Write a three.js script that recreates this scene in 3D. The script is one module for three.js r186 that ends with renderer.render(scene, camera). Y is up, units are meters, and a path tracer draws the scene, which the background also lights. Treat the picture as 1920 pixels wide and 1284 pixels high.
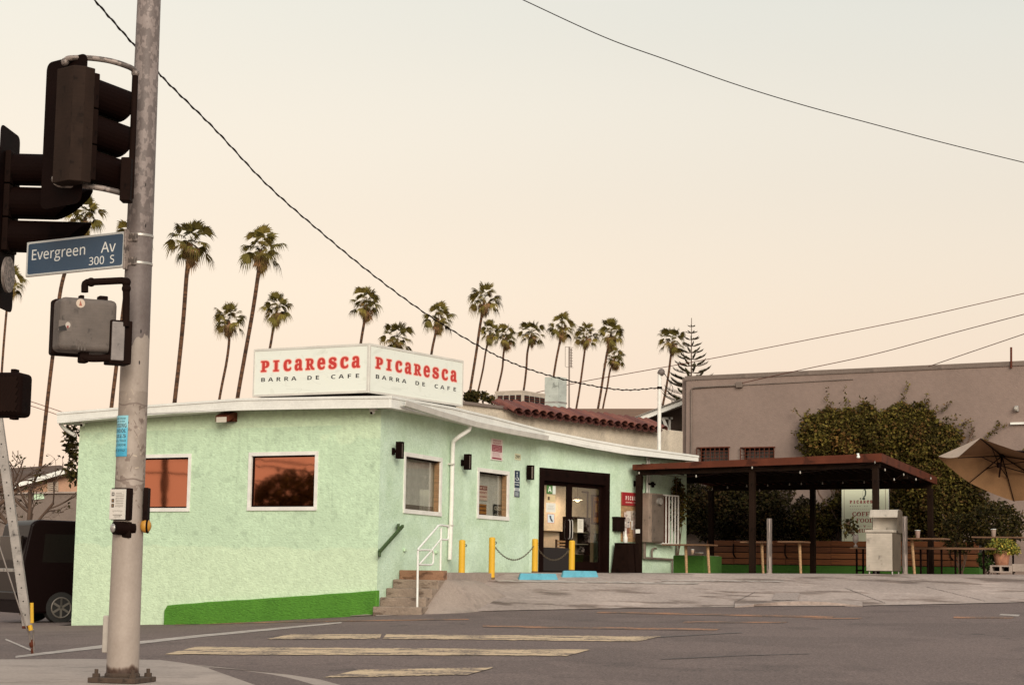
import * as THREE from 'three';
import { mergeGeometries } from 'three/addons/utils/BufferGeometryUtils.js';
import { RoundedBoxGeometry } from 'three/addons/geometries/RoundedBoxGeometry.js';

// ---------------------------------------------------------------- camera, sky, sun, exposure
const V3 = THREE.Vector3, R = Math.PI / 180;
const scene = new THREE.Scene();
const FPX = 3600, PW = 1920, PH = 1284;                 // focal length in photo pixels, photo size
const camera = new THREE.PerspectiveCamera(2 * Math.atan(PH / 2 / FPX) / R, PW / PH, 0.5, 3000);
camera.position.set(0, 1.05, 0);
camera.rotation.set(Math.atan(438 / FPX), 0, 0.9 * R, 'YXZ');
camera.updateMatrixWorld(true);
const renderer = new THREE.WebGLRenderer({ antialias: true });
renderer.setSize(1024, 684);
renderer.toneMapping = THREE.LinearToneMapping;
renderer.toneMappingExposure = 2.05;
renderer.shadowMap.enabled = true;
{ // dusk sky, away from the sunset: peach haze low down, pale cream above, cooler towards the right and the zenith
  const w = 512, h = 256, d = new Float32Array(w * h * 4);
  const stops = [[0, .95, .70, .52], [4, .985, .765, .59], [8, .975, .825, .66], [12, .92, .835, .71], [17, .83, .815, .735], [30, .735, .75, .74], [55, .60, .64, .67], [90, .52, .57, .63]];
  for (let j = 0; j < h; j++) {
    const el = Math.max(0, ((j + .5) / h - .5) * 180);
    let k = 0; while (k < stops.length - 2 && stops[k + 1][0] < el) k++;
    const a = stops[k], b = stops[k + 1], f = Math.min(1, (el - a[0]) / (b[0] - a[0]));
    for (let i = 0; i < w; i++) {
      const az = ((i + .5) / w - .5) * 2 * Math.PI, x = Math.cos(az), haze = 1 + .006 * Math.sin(el * .9 + 1.3 * Math.sin(az * 3.1)) + .005 * Math.sin(el * 1.7 + az * 5 + 2 * Math.sin(az * 7.3 + el * .2)), o = (j * w + i) * 4;
      const side = 1 - .075 * Math.tanh(x * 3.2), cool = 1 + .03 * Math.tanh(x * 3) * (1 - Math.exp(-el / 12));
      for (let c = 0; c < 3; c++) d[o + c] = (a[c + 1] + (b[c + 1] - a[c + 1]) * f) / 2.05 * side * [1 / cool, 1, cool][c] * haze;
      d[o + 3] = 1;
    }
  }
  const t = new THREE.DataTexture(d, w, h, THREE.RGBAFormat, THREE.FloatType);
  t.mapping = THREE.EquirectangularReflectionMapping; t.magFilter = t.minFilter = THREE.LinearFilter; t.needsUpdate = true;
  scene.background = t; scene.environment = t;
}
const sun = new THREE.DirectionalLight(new THREE.Color(1, .90, .76), 1.5);   // the afterglow behind the camera, to the left: low, very large and soft
sun.position.set(20, 36, 43); sun.target.position.set(0, 0, -40); scene.add(sun, sun.target);
sun.castShadow = true; sun.shadow.radius = 60; sun.shadow.mapSize.set(2048, 2048);
Object.assign(sun.shadow.camera, { left: -60, right: 60, top: 60, bottom: -60, near: 1, far: 300 });

// ---------------------------------------------------------------- rays of the photograph -> places in the world
const EYE = camera.position, dirOf = (px, py) => new V3((px - PW / 2) / FPX, (PH / 2 - py) / FPX, -1).applyQuaternion(camera.quaternion);
const at = (px, py, d) => { const r = dirOf(px, py); return EYE.clone().addScaledVector(r, -d / r.z); };
const inv = camera.quaternion.clone().invert();
const project = (p) => { const q = p.clone().sub(EYE).applyQuaternion(inv); return [PW / 2 - q.x / q.z * FPX, PH / 2 + q.y / q.z * FPX]; };
class Frame {                                            // an upright plane: x along it, y up (world height), z out of it
  constructor(o, t) { this.o = new V3(o.x, 0, o.z); this.t = t.clone().setY(0).normalize(); this.n = this.t.clone().cross(new V3(0, 1, 0)); this.m = new THREE.Matrix4().makeBasis(this.t, new V3(0, 1, 0), this.n).setPosition(this.o); }
  hit(px, py, off = 0) { const r = dirOf(px, py), s = (this.o.clone().addScaledVector(this.n, off).sub(EYE).dot(this.n)) / r.dot(this.n), p = EYE.clone().addScaledVector(r, s).sub(this.o); return { x: p.dot(this.t), y: p.y }; }
  w(x, y, z = 0) { return new V3(x, y, z).applyMatrix4(this.m); }
  put(g) { return g.applyMatrix4(this.m); }
  box(x0, x1, y0, y1, z0, z1, r) { return this.put(box(x1 - x0, y1 - y0, z1 - z0, r).translate((x0 + x1) / 2, (y0 + y1) / 2, (z0 + z1) / 2)); }
  rect(x0, y0, x1, y1, off = 0) { const my = (y0 + y1) / 2, mx = (x0 + x1) / 2; return [this.hit(x0, my, off).x, this.hit(x1, my, off).x, this.hit(mx, y1, off).y, this.hit(mx, y0, off).y]; }
  reach(px, y = 1.5) { let a = -60, b = 120; for (let i = 0; i < 60; i++) { const m = (a + b) / 2; project(this.w(m, y))[0] < px ? a = m : b = m; } return a; }
}

// ---------------------------------------------------------------- random numbers, noise, textures
let seed = 7; const rnd = (a = 0, b = 1) => { seed = (seed + 0x6d2b79f5) | 0; let t = Math.imul(seed ^ (seed >>> 15), 1 | seed); t = (t + Math.imul(t ^ (t >>> 7), 61 | t)) ^ t; return a + (b - a) * (((t ^ (t >>> 14)) >>> 0) / 4294967296); };
const hash = (x, y, s) => { let h = Math.imul(x, 374761393) + Math.imul(y, 668265263) + Math.imul(s, 974711); h = Math.imul(h ^ (h >>> 13), 1274126177); return ((h ^ (h >>> 16)) >>> 0) / 4294967296; };
const mod = (a, n) => ((a % n) + n) % n, sm = (t) => t * t * (3 - 2 * t), lerp = (a, b, t) => a + (b - a) * t, cl = (t, a = 0, b = 1) => Math.min(b, Math.max(a, t)), step = (a, b, t) => sm(cl((t - a) / (b - a)));
function vn(x, y, n, m, s) { const i = Math.floor(x), j = Math.floor(y), f = sm(x - i), g = sm(y - j), a = mod(i, n), b = mod(i + 1, n), c = mod(j, m), d = mod(j + 1, m); return lerp(lerp(hash(a, c, s), hash(b, c, s), f), lerp(hash(a, d, s), hash(b, d, s), f), g); }
function fbm(u, v, n, oct = 4, s = 1, m = n) { let r = 0, a = .5, t = 0; for (let k = 0; k < oct; k++) { r += a * vn(u * n, v * m, n, m, s + k * 17); t += a; a *= .55; n *= 2; m *= 2; } return r / t; }
function tex(w, h, f, srgb = true) {
  const d = new Uint8Array(w * h * 4);
  for (let j = 0; j < h; j++) for (let i = 0; i < w; i++) { const c = f((i + .5) / w, (j + .5) / h), o = (j * w + i) * 4; for (let k = 0; k < 3; k++) d[o + k] = cl(Array.isArray(c) ? c[k] : c) * 255; d[o + 3] = 255; }
  const t = new THREE.DataTexture(d, w, h); t.wrapS = t.wrapT = THREE.RepeatWrapping; t.magFilter = THREE.LinearFilter; t.minFilter = THREE.LinearMipmapLinearFilter; t.generateMipmaps = true;
  if (srgb) t.colorSpace = THREE.SRGBColorSpace; t.needsUpdate = true; return t;
}
const rep = (t, x, y = x) => { const c = t.clone(); c.repeat.set(1 / x, 1 / y); c.needsUpdate = true; return c; };   // the pattern covers x by y metres
function canvasTex(w, h, draw) { const c = document.createElement('canvas'); c.width = w; c.height = h; draw(c.getContext('2d'), w, h); const t = new THREE.CanvasTexture(c); t.colorSpace = THREE.SRGBColorSpace; t.magFilter = THREE.LinearFilter; return t; }
const S = (r, g, b) => new THREE.Color().setRGB(r / 255, g / 255, b / 255, THREE.SRGBColorSpace), L = (r, g, b) => new THREE.Color(r, g, b);

const T = {
  stucco: tex(1024, 1024, (u, v) => { const m = fbm(u, v, 5, 4, 3), g = fbm(u, v, 60, 3, 9), s = fbm(u, v, 16, 3, 21); return [.80 + .13 * m + .12 * g + .05 * s, .83 + .11 * m + .10 * g + .04 * s, .78 + .17 * m + .11 * g + .05 * s].map((x) => x - .03); }),
  stuccoB: tex(1024, 1024, (u, v) => { const a = fbm(u, v, 46, 4, 5, 60), r = 1 - Math.abs(fbm(u + .03 * a, v, 22, 3, 31, 34) * 2 - 1); return .55 * a + .45 * r; }, false),
  concrete: tex(1024, 1024, (u, v) => { const m = fbm(u, v, 4, 5, 2), g = fbm(u, v, 120, 2, 8), st = step(.58, .75, fbm(u, v, 7, 5, 44)); const k = .82 + .16 * m + .14 * (g - .5) - .08 * st; return [k, k * .99, k * .975]; }),
  wave: tex(256, 256, (u, v) => fbm(u, v, 3, 3, 212), false),
  fine: tex(512, 512, (u, v) => fbm(u, v, 90, 3, 12), false),
  asphalt: tex(2048, 2048, (u, v) => { const pt = step(.56, .58, fbm(u, v, 4, 5, 141)), cr = 1 - step(.0, .010, Math.abs(fbm(u + .02 * fbm(u, v, 20, 2, 6), v, 3, 5, 171) - .5)), oil = step(.66, .8, fbm(u, v, 9, 3, 191)), q = vn(u * 700, v * 700, 700, 700, 6), q2 = vn(u * 1400, v * 1400, 1400, 1400, 61), k = .80 + .10 * (fbm(u, v, 5, 4, 14) - .5) + .36 * (q - .5) + .20 * (q2 - .5) - .05 * pt - .14 * cr * step(.5, .55, fbm(u, v, 6, 2, 8)) - .07 * oil; return [k * 1.01, k * .985, k * .985]; }),
  asphaltB: tex(512, 512, (u, v) => vn(u * 200, v * 200, 200, 200, 77) * .6 + .4 * fbm(u, v, 40, 3, 4), false),
  apron: tex(1024, 1024, (u, v) => { const m = fbm(u, v, 3, 5, 19), g = fbm(u, v, 140, 2, 8), w = fbm(u + .1 * m, v, 5, 5, 71, 14), st = step(.55, .72, w), lt = step(.6, .78, fbm(u, v, 6, 5, 91, 16)); const k = .84 + .2 * (m - .5) + .16 * (g - .5) - .24 * st + .08 * lt; return [k, k * (.985 - .035 * st), k * (.97 - .06 * st)]; }),
  galv: tex(512, 1024, (u, v) => { const a = fbm(u, v, 10, 5, 33, 20), b = step(.50, .56, a), c = fbm(u, v, 40, 3, 5, 60); const k = .55 + .30 * b + .18 * (c - .5); return [k, k * .95, k * .92]; }),
  wood: tex(512, 512, (u, v) => { const w = fbm(u, v, 3, 4, 8, 30), g = fbm(u, v, 6, 3, 40, 160), k = .80 + .36 * (w - .5) + .4 * (g - .5); return [k, k * .97, k * .93]; }),
  paint: tex(512, 512, (u, v) => { const m = fbm(u, v, 6, 5, 55), g = fbm(u, v, 70, 2, 66); return .94 + .10 * (m - .5) + .06 * (g - .5); }),
  metal: tex(512, 512, (u, v) => { const m = fbm(u, v, 5, 5, 25), g = fbm(u, v, 4, 3, 67, 120), st = step(.62, .8, fbm(u, v, 8, 4, 68)); return .90 + .2 * (m - .5) + .1 * (g - .5) - .2 * st; }),
  bark: tex(256, 1024, (u, v) => { const r = vn(3 * u, v * 90, 3, 90, 3), g = fbm(u, v, 20, 3, 5, 200), k = .6 + .4 * (r - .5) + .4 * (g - .5); return [k, k * .93, k * .85]; }),
  cloth: tex(256, 256, (u, v) => .82 + .10 * (fbm(u, v, 4, 4, 9) - .5) + .12 * (vn(u * 128, v * 128, 128, 128, 3) - .5)),
  tileV: tex(256, 256, (u, v) => { const m = fbm(u, v, 4, 4, 62), g = fbm(u, v, 50, 2, 63), k = .85 + .4 * (m - .5) + .2 * (g - .5); return [k, k * (.95 + .08 * m), k]; }),
  worn: tex(1024, 512, (u, v) => { const a = fbm(u, v, 6, 5, 81, 6), b = fbm(u, v, 90, 3, 82, 60), w = step(.46, .66, .55 * a + .45 * b); const e = .1 * (b - .5); return [lerp(.93, .44, w) + e, lerp(.84, .39, w) + e, lerp(.71, .37, w) + e]; }),
  faded: tex(1024, 512, (u, v) => { const a = fbm(u, v, 6, 5, 181, 6), b = fbm(u, v, 90, 3, 182, 60), w = step(.34, .6, .5 * a + .5 * b); return [lerp(.80, .42, w), lerp(.58, .37, w), lerp(.44, .35, w)]; }),
};
function mat(color, o = {}) {
  const m = new (o.phys ? THREE.MeshPhysicalMaterial : THREE.MeshStandardMaterial)({ color, roughness: o.rough ?? .85, metalness: o.metal ?? 0, side: o.side ?? THREE.FrontSide, vertexColors: !!o.vc });
  if (o.map) m.map = rep(o.map, ...(o.size ?? [1])); if (o.bump) { m.bumpMap = rep(o.bump, ...(o.bsize ?? o.size ?? [1])); m.bumpScale = o.bs ?? .004; }
  if (o.phys) Object.assign(m, o.phys); return m;
}
const DS = THREE.DoubleSide;
const M = {
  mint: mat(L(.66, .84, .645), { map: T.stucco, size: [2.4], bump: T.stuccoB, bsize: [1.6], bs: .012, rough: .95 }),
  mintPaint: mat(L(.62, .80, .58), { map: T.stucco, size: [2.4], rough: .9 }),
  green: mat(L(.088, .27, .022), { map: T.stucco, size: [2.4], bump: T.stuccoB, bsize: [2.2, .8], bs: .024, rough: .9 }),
  greenShaded: mat(L(.045, .14, .013), { map: T.stucco, size: [2.4], bump: T.stuccoB, bsize: [1.6], bs: .014, rough: .95 }),  // the same green with the shade under the pergola put into the colour
  white: mat(L(.88, .87, .81), { map: T.paint, size: [1.7], rough: .7 }),
  gutter: mat(L(.70, .67, .61), { map: T.paint, size: [1.3], rough: .5 }),
  offwhite: mat(L(.86, .84, .78), { map: T.paint, size: [.9], rough: .6 }),
  roof: mat(L(.32, .29, .26), { map: T.concrete, size: [3], rough: .95 }),
  beige: mat(L(.74, .65, .53), { map: T.concrete, size: [3.4], bump: T.fine, bsize: [.6], bs: .003, rough: .95 }),
  grey: mat(L(.28, .205, .172), { map: T.paint, size: [5.5], bump: T.stuccoB, bsize: [1.1], bs: .008, rough: .95 }),
  greyTrim: mat(L(.23, .18, .155), { map: T.concrete, size: [2], rough: .9 }),
  asphalt: mat(L(.238, .176, .152), { map: T.asphalt, size: [11], bump: T.asphaltB, bsize: [.7], bs: .006, rough: .95 }),
  ground: mat(L(.20, .17, .14), { map: T.concrete, size: [6], rough: 1 }),
  conc: mat(L(.45, .37, .325), { map: T.concrete, size: [3], bump: T.fine, bsize: [.5], bs: .003, rough: .95 }),
  apron: mat(L(.52, .425, .38), { map: T.apron, size: [6.5], bump: T.fine, bsize: [.5], bs: .004, rough: .95 }),
  step: mat(L(.40, .315, .25), { map: T.apron, size: [1.6], bump: T.stuccoB, bsize: [.7], bs: .02, rough: .95 }),
  mound: mat(L(.44, .355, .305), { map: T.concrete, size: [1.9], bump: T.fine, bsize: [.5], bs: .008, rough: .95 }),
  handrail: mat(L(.06, .125, .035), { map: T.wood, size: [.3], rough: .7 }),
  stepRed: mat(L(.40, .22, .135), { map: T.apron, size: [1.3], bump: T.fine, bsize: [.4], bs: .005, rough: .95 }),
  black: mat(L(.009, .003, .002), { map: T.metal, size: [.9], rough: .75, phys: { specularIntensity: .12 } }),
  signalGrey: mat(L(.030, .017, .012), { map: T.metal, size: [.5, .8], rough: .75, phys: { specularIntensity: .2 } }),
  blackM: mat(L(.014, .006, .004), { map: T.metal, size: [.6], rough: .8, phys: { specularIntensity: .15 } }),
  bronze: mat(L(.010, .003, .002), { map: T.metal, size: [.8], rough: .65, phys: { specularIntensity: .14 } }),
  brownTrim: mat(L(.12, .031, .015), { map: T.metal, size: [1.3], rough: .65, phys: { specularIntensity: .35 } }),
  beam: mat(L(.020, .010, .006), { map: T.metal, size: [1.1], rough: .7, phys: { specularIntensity: .15 } }),
  galv: mat(L(.40, .36, .34), { map: T.galv, size: [.55, 1.1], rough: .55, metal: .25 }),
  tarSeam: mat(L(.095, .075, .066), { rough: .8 }),
  steel: mat(L(.55, .52, .48), { map: T.metal, size: [.7], rough: .42, metal: .6 }),
  yellow: mat(L(.78, .44, .02), { map: T.paint, size: [.5], rough: .55 }),
  blue: mat(L(.13, .46, .62), { map: T.concrete, size: [.6], rough: .85 }),
  woodRed: mat(L(.24, .078, .020), { map: T.wood, size: [1.4, .5], rough: .7 }),
  woodPale: mat(L(.62, .40, .22), { map: T.wood, size: [.5, .5], rough: .7 }),
  woodDark: mat(L(.09, .035, .018), { map: T.wood, size: [.6, .6], rough: .7 }),
  clay: mat(L(.20, .065, .045), { map: T.tileV, size: [.5], rough: .85 }),
  clay2: mat(L(.15, .048, .036), { map: T.tileV, size: [.43], rough: .85 }),
  clay3: mat(L(.25, .085, .055), { map: T.tileV, size: [.57], rough: .85 }),
  terracotta: mat(L(.56, .26, .15), { map: T.tileV, size: [.5], rough: .85 }),
  trunk: mat(L(.24, .13, .075), { map: T.bark, size: [1, 12], rough: .95 }),
  twig: mat(L(.10, .06, .04), { rough: .95 }),
  leaf: mat(L(1, 1, 1), { vc: true, side: DS, rough: .8, phys: { specularIntensity: .3 } }),
  canvas: mat(L(.33, .175, .078), { map: T.cloth, size: [.7], side: DS, rough: .95 }),
  canvasLit: mat(L(.62, .47, .36), { map: T.cloth, size: [.7], side: DS, rough: .95 }),  // the umbrella cloth again, paler for skylight put into the colour
  worn: mat(L(.68, .62, .55), { map: T.worn, size: [2.6, 1.3], rough: .9 }),
  faded: mat(L(.66, .60, .52), { map: T.faded, size: [2.6, 1.3], rough: .9 }),
  lineWhite: mat(L(.62, .55, .5), { map: T.apron, size: [1.2], rough: .9 }),
  glass: mat(L(.95, .95, .93), { rough: .02, phys: { transmission: 1, thickness: 0, ior: 1.5 } }),
  film: mat(L(.47, .185, .112), { rough: .03, metal: 1, bump: T.wave, bsize: [1.9, 1.5], bs: .0005 }),
  shade: mat(L(.72, .71, .65), { map: T.cloth, size: [.4], rough: .8 }),
  cream: mat(L(.62, .50, .39), { map: T.paint, size: [1.5], rough: .9 }),
  dark: mat(L(.012, .008, .007), { rough: .9 }),
  carBlack: mat(L(.006, .002, .002), { rough: .35, phys: { specularIntensity: .12, clearcoat: .05, clearcoatRoughness: .1 } }),
  rim: mat(L(.20, .17, .15), { rough: .45, metal: .5 }),
  tyre: mat(L(.018, .016, .015), { rough: .9 }),
  bulb: mat(L(.36, .33, .29), { rough: .3 }),
};

// ---------------------------------------------------------------- geometry and naming helpers
function metric(g) {                                     // uv in metres from the faces' own directions
  if (g.index) g = g.toNonIndexed(); const p = g.attributes.position, n = g.attributes.normal, uv = new Float32Array(p.count * 2);
  for (let i = 0; i < p.count; i += 3) {
    const a = [0, 0, 0]; for (let k = 0; k < 3; k++) { a[0] += Math.abs(n.getX(i + k)); a[1] += Math.abs(n.getY(i + k)); a[2] += Math.abs(n.getZ(i + k)); }
    const ax = a.indexOf(Math.max(...a));
    for (let k = 0; k < 3; k++) { const x = p.getX(i + k), y = p.getY(i + k), z = p.getZ(i + k); uv[(i + k) * 2] = ax === 0 ? z : x; uv[(i + k) * 2 + 1] = ax === 1 ? z : y; }
  }
  g.setAttribute('uv', new THREE.BufferAttribute(uv, 2)); return g;
}
const box = (w, h, d, r = 0) => metric(r ? new RoundedBoxGeometry(w, h, d, 2, Math.min(r, w / 2.01, h / 2.01, d / 2.01)) : new THREE.BoxGeometry(w, h, d));
const cyl = (r0, r1, h, n = 20, open = false) => { const g = new THREE.CylinderGeometry(r1, r0, h, n, 1, open); const uv = g.attributes.uv; for (let i = 0; i < uv.count; i++) uv.setXY(i, uv.getX(i) * Math.PI * (r0 + r1), uv.getY(i) * h); return g.translate(0, h / 2, 0).toNonIndexed(); };
function rod(a, b, r, n = 10, r1 = r) { const d = b.clone().sub(a), g = cyl(r, r1, d.length(), n); return g.applyQuaternion(new THREE.Quaternion().setFromUnitVectors(new V3(0, 1, 0), d.normalize())).translate(a.x, a.y, a.z); }
function tube(pts, r, seg = 40, n = 8, tension = .5) { const c = new THREE.CatmullRomCurve3(pts, false, 'catmullrom', tension), g = new THREE.TubeGeometry(c, seg, r, n), l = c.getLength(), uv = g.attributes.uv; for (let i = 0; i < uv.count; i++) uv.setXY(i, uv.getY(i) * 2 * Math.PI * r, uv.getX(i) * l); return g.toNonIndexed(); }
function bar(a, b, w, h) { const d = b.clone().sub(a), g = box(w, h, d.length()); const q = new THREE.Quaternion().setFromRotationMatrix(new THREE.Matrix4().lookAt(b, a, new V3(0, 1, 0))); return g.applyQuaternion(q).translate((a.x + b.x) / 2, (a.y + b.y) / 2, (a.z + b.z) / 2); }
function lathe(prof, n = 28) { return metricKeep(new THREE.LatheGeometry(prof.map(([x, y]) => new THREE.Vector2(x, y)), n)); }
const metricKeep = (g) => (g.index ? g.toNonIndexed() : g);
function tris(pts, uvs) { const g = new THREE.BufferGeometry(); g.setAttribute('position', new THREE.Float32BufferAttribute(pts.flatMap((p) => [p.x, p.y, p.z]), 3)); g.computeVertexNormals(); if (uvs) g.setAttribute('uv', new THREE.Float32BufferAttribute(uvs, 2)); else metric(g); return g; }
const quad = (a, b, c, d) => tris([a, b, c, a, c, d]);
function slab(a, b, c, d, th) {                          // a four-sided board: face a b c d, its thickness going back along th
  const e = [a, b, c, d].map((p) => p.clone().add(th)), q = (w, x, y, z) => [w, x, y, w, y, z];
  return tris([...q(a, b, c, d), ...q(e[1], e[0], e[3], e[2]), ...q(e[0], e[1], b, a), ...q(d, c, e[2], e[3]), ...q(e[0], a, d, e[3]), ...q(b, e[1], e[2], c)]);
}
function prism(pts, y0, y1) {                            // an upright block over a plan [x, z]...
  const s = new THREE.Shape(pts.map(([x, z]) => new THREE.Vector2(x, -z))); return metric(new THREE.ExtrudeGeometry(s, { depth: y1 - y0, bevelEnabled: false }).rotateX(-Math.PI / 2).translate(0, y0, 0));
}
function wallGeo(out, holes, th) { const s = new THREE.Shape(out.map(([x, y]) => new THREE.Vector2(x, y))); for (const [a, b, c, d] of holes) s.holes.push(new THREE.Path([[a, c], [a, d], [b, d], [b, c]].map(([x, y]) => new THREE.Vector2(x, y)))); return new THREE.ExtrudeGeometry(s, { depth: th, bevelEnabled: false }).translate(0, 0, -th).toNonIndexed(); }
const miter = (g, edge, dx) => { const p = g.attributes.position; for (let i = 0; i < p.count; i++) if (Math.abs(p.getX(i) - edge) < 1e-3 && p.getZ(i) < -1e-3) p.setX(i, p.getX(i) + dx); g.computeVertexNormals(); return g; };

const used = {};
const numbered = (n) => { const k = used[n] = (used[n] ?? -1) + 1; return k ? n + '_' + String(k).padStart(3, '0') : n; };
const base = new Map();
function tag(o, label, category, group) { Object.assign(o.userData, { label, category }); if (group) o.userData.group = group; return o; }
function thing(name, label, category, p = [0, 0, 0], group) { const o = new THREE.Group(); o.name = numbered(name); Array.isArray(p) ? o.position.set(...p) : o.position.copy(p); base.set(o, o.position.clone()); scene.add(o); return tag(o, label, category, group); }
function merged(gs) { gs = (Array.isArray(gs) ? gs : [gs]).map((g) => { g = g.index ? g.toNonIndexed() : g; for (const k of Object.keys(g.attributes)) if (!['position', 'normal', 'uv', 'color'].includes(k)) g.deleteAttribute(k); return g; }); return gs.length > 1 ? mergeGeometries(gs) : gs[0]; }
function part(parent, name, gs, m, label) {              // a mesh of its own under a thing (or under a part of it); shapes are given in the world
  const b = base.get(parent), o = new THREE.Mesh(merged(gs).clone().translate(-b.x, -b.y, -b.z), m); o.name = name; base.set(o, b); o.castShadow = o.receiveShadow = true; parent.add(o); if (label) o.userData.label = label; return o;
}
function single(name, gs, m, label, category, group) { const g = merged(gs).clone(); g.computeBoundingBox(); const b = g.boundingBox, c = new V3((b.min.x + b.max.x) / 2, b.min.y, (b.min.z + b.max.z) / 2), o = new THREE.Mesh(g.translate(-c.x, -c.y, -c.z), m); o.name = numbered(name); o.position.copy(c); base.set(o, c); o.castShadow = o.receiveShadow = true; scene.add(o); return tag(o, label, category, group); }
function struct(name, gs, m, label) { const o = new THREE.Mesh(merged(gs), m); o.name = numbered(name); o.userData.kind = 'structure'; if (label) o.userData.label = label; o.castShadow = o.receiveShadow = true; base.set(o, new V3()); scene.add(o); return o; }
function copy(o, p, label, ry) { const c = o.clone(); c.name = numbered(o.name.replace(/_\d+$/, '')); c.userData = { ...o.userData }; if (label) c.userData.label = label; Array.isArray(p) ? c.position.set(...p) : c.position.copy(p); if (ry !== undefined) c.rotation.y = ry; scene.add(c); return c; }
// ---------------------------------------------------------------- the lie of the land: the street falls to the left, the forecourt stands higher
const EDGE = [[-90, 47, -1.2], [-40, 44, -.7], [-14, 42.6, -.28], [-9.66, 41.8, -.16], [-6.2, 40.2, -.03], [-2.84, 37.9, .23], [-.95, 38, .335], [.43, 38.5, .38], [4.6, 39.5, .5], [7.1, 40, .54], [10.9, 41, .66], [20, 43, .95], [45, 47, 1.5], [90, 50, 1.8]];
function edge(x) { let k = 0; while (k < EDGE.length - 2 && EDGE[k + 1][0] < x) k++; const a = EDGE[k], b = EDGE[k + 1], t = cl((x - a[0]) / (b[0] - a[0])); return [lerp(a[1], b[1], t), lerp(a[2], b[2], t)]; }
const lotLevel = (x) => 1.12 + .012 * x;
function land(x, d) {
  const [de, he] = edge(x);
  if (d <= de) return lerp(-.1, he, cl((d - 18) / (de - 18), -.15, 1));
  const t = (d - de) / 4.4, f = t < .82 ? t : t < 1.12 ? .82 + .18 * (1 - (1 - (t - .82) / .3) ** 2) : 1, up = Math.max(f, 0) * step(-3.6, -2.4, x);
  const mound = .16 * Math.exp(-(((x + 1.05) / .55) ** 2) - ((d - 39.4) / .9) ** 2);
  return he + (lotLevel(x) - he) * Math.min(1, up) + mound;
}
function onLand(px, py) { const r = dirOf(px, py); let lo = 8; for (let d = 8; d < 90; d += .05) { const p = EYE.clone().addScaledVector(r, -d / r.z); if (p.y < land(p.x, d)) { p.y = land(p.x, d); return p; } } throw new Error('no land at ' + px + ' ' + py); }
const onLevel = (px, py, y) => { const r = dirOf(px, py); return EYE.clone().addScaledVector(r, (y - EYE.y) / r.y); };
const standing = (px, d) => { const p = at(px, 1090, d); p.y = land(p.x, d); return p; };
function sheet(xs, d0, d1, n, off) {
  const pos = [], uv = [], idx = [];
  xs.forEach((x, i) => { for (let j = 0; j <= n; j++) { const d = lerp(d0(x), d1(x), j / n); pos.push(x, land(x, d) + off, -d); uv.push(x, d); } });
  for (let i = 0; i + 1 < xs.length; i++) for (let j = 0; j < n; j++) { const a = i * (n + 1) + j, b = a + n + 1; idx.push(a, b, a + 1, b, b + 1, a + 1); }
  const g = new THREE.BufferGeometry(); g.setAttribute('position', new THREE.Float32BufferAttribute(pos, 3)); g.setAttribute('uv', new THREE.Float32BufferAttribute(uv, 2)); g.setIndex(idx); g.computeVertexNormals(); return g;
}
const range = (a, b, s) => { const r = []; for (let x = a; x < b - 1e-6; x += s) r.push(x); r.push(b); return r; };
{ // ground out to the horizon, a little under the paving
  const xs = [-1500, -600, -250, -120, ...range(-90, 90, 3), 120, 250, 600, 1500], ds = [-300, -100, -30, ...range(-10, 80, 2), 120, 250, 600, 1500], pos = [], uv = [], idx = [];
  xs.forEach((x, i) => ds.forEach((d) => { pos.push(x, land(cl(x, -90, 90), cl(d, -5, 80)) - .22 - Math.max(0, d - 80) * .0004, -d); uv.push(x, d); }));
  const n = ds.length; for (let i = 0; i + 1 < xs.length; i++) for (let j = 0; j + 1 < n; j++) { const a = i * n + j, b = a + n; idx.push(a, b, a + 1, b, b + 1, a + 1); }
  const g = new THREE.BufferGeometry(); g.setAttribute('position', new THREE.Float32BufferAttribute(pos, 3)); g.setAttribute('uv', new THREE.Float32BufferAttribute(uv, 2)); g.setIndex(idx); g.computeVertexNormals();
  struct('ground', g, M.ground);
}
struct('road', sheet(range(-90, 60, .5), () => -12, (x) => edge(x)[0], 150, 0), M.asphalt);
struct('side_street', sheet(range(-90, -9.7, .8), (x) => edge(x)[0], (x) => edge(x)[0] + 26, 40, 0), M.asphalt);
struct('forecourt', sheet(range(-3.1, 60, .3), (x) => edge(x)[0], (x) => edge(x)[0] + 22, 110, .012), M.apron);
{ // the near street corner: pavement slab, lighter gutter wedge beside it
  const pl = [[-700, 1228], [0, 1236], [150, 1235], [300, 1237], [345, 1243], [385, 1251], [430, 1267], [478, 1284], [540, 1310], [620, 1400]].map(([x, y]) => onLevel(x, y, 0)); pl.push(new V3(-1.0, 0, -8), new V3(-24, 0, -8));
  struct('pavement', prism(pl.map((p) => [p.x, p.z]), -.3, 0), M.conc);
  const wd = [[352, 1246], [395, 1252], [470, 1258], [540, 1266], [600, 1275], [640, 1286], [690, 1310], [560, 1318]].map(([x, y]) => { const p = onLand(x, y); p.y += .006; return p; });
  struct('gutter_apron', wd.slice(2).flatMap((p, i) => [tris([wd[0], p, wd[i + 1]])]), M.conc);
}
const onRoad = (pts, off = .007) => pts.map(([x, y]) => { const p = onLand(x, y); p.y += off; return p; });
const w = ([x, y], j) => [x, y + j];
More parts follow.
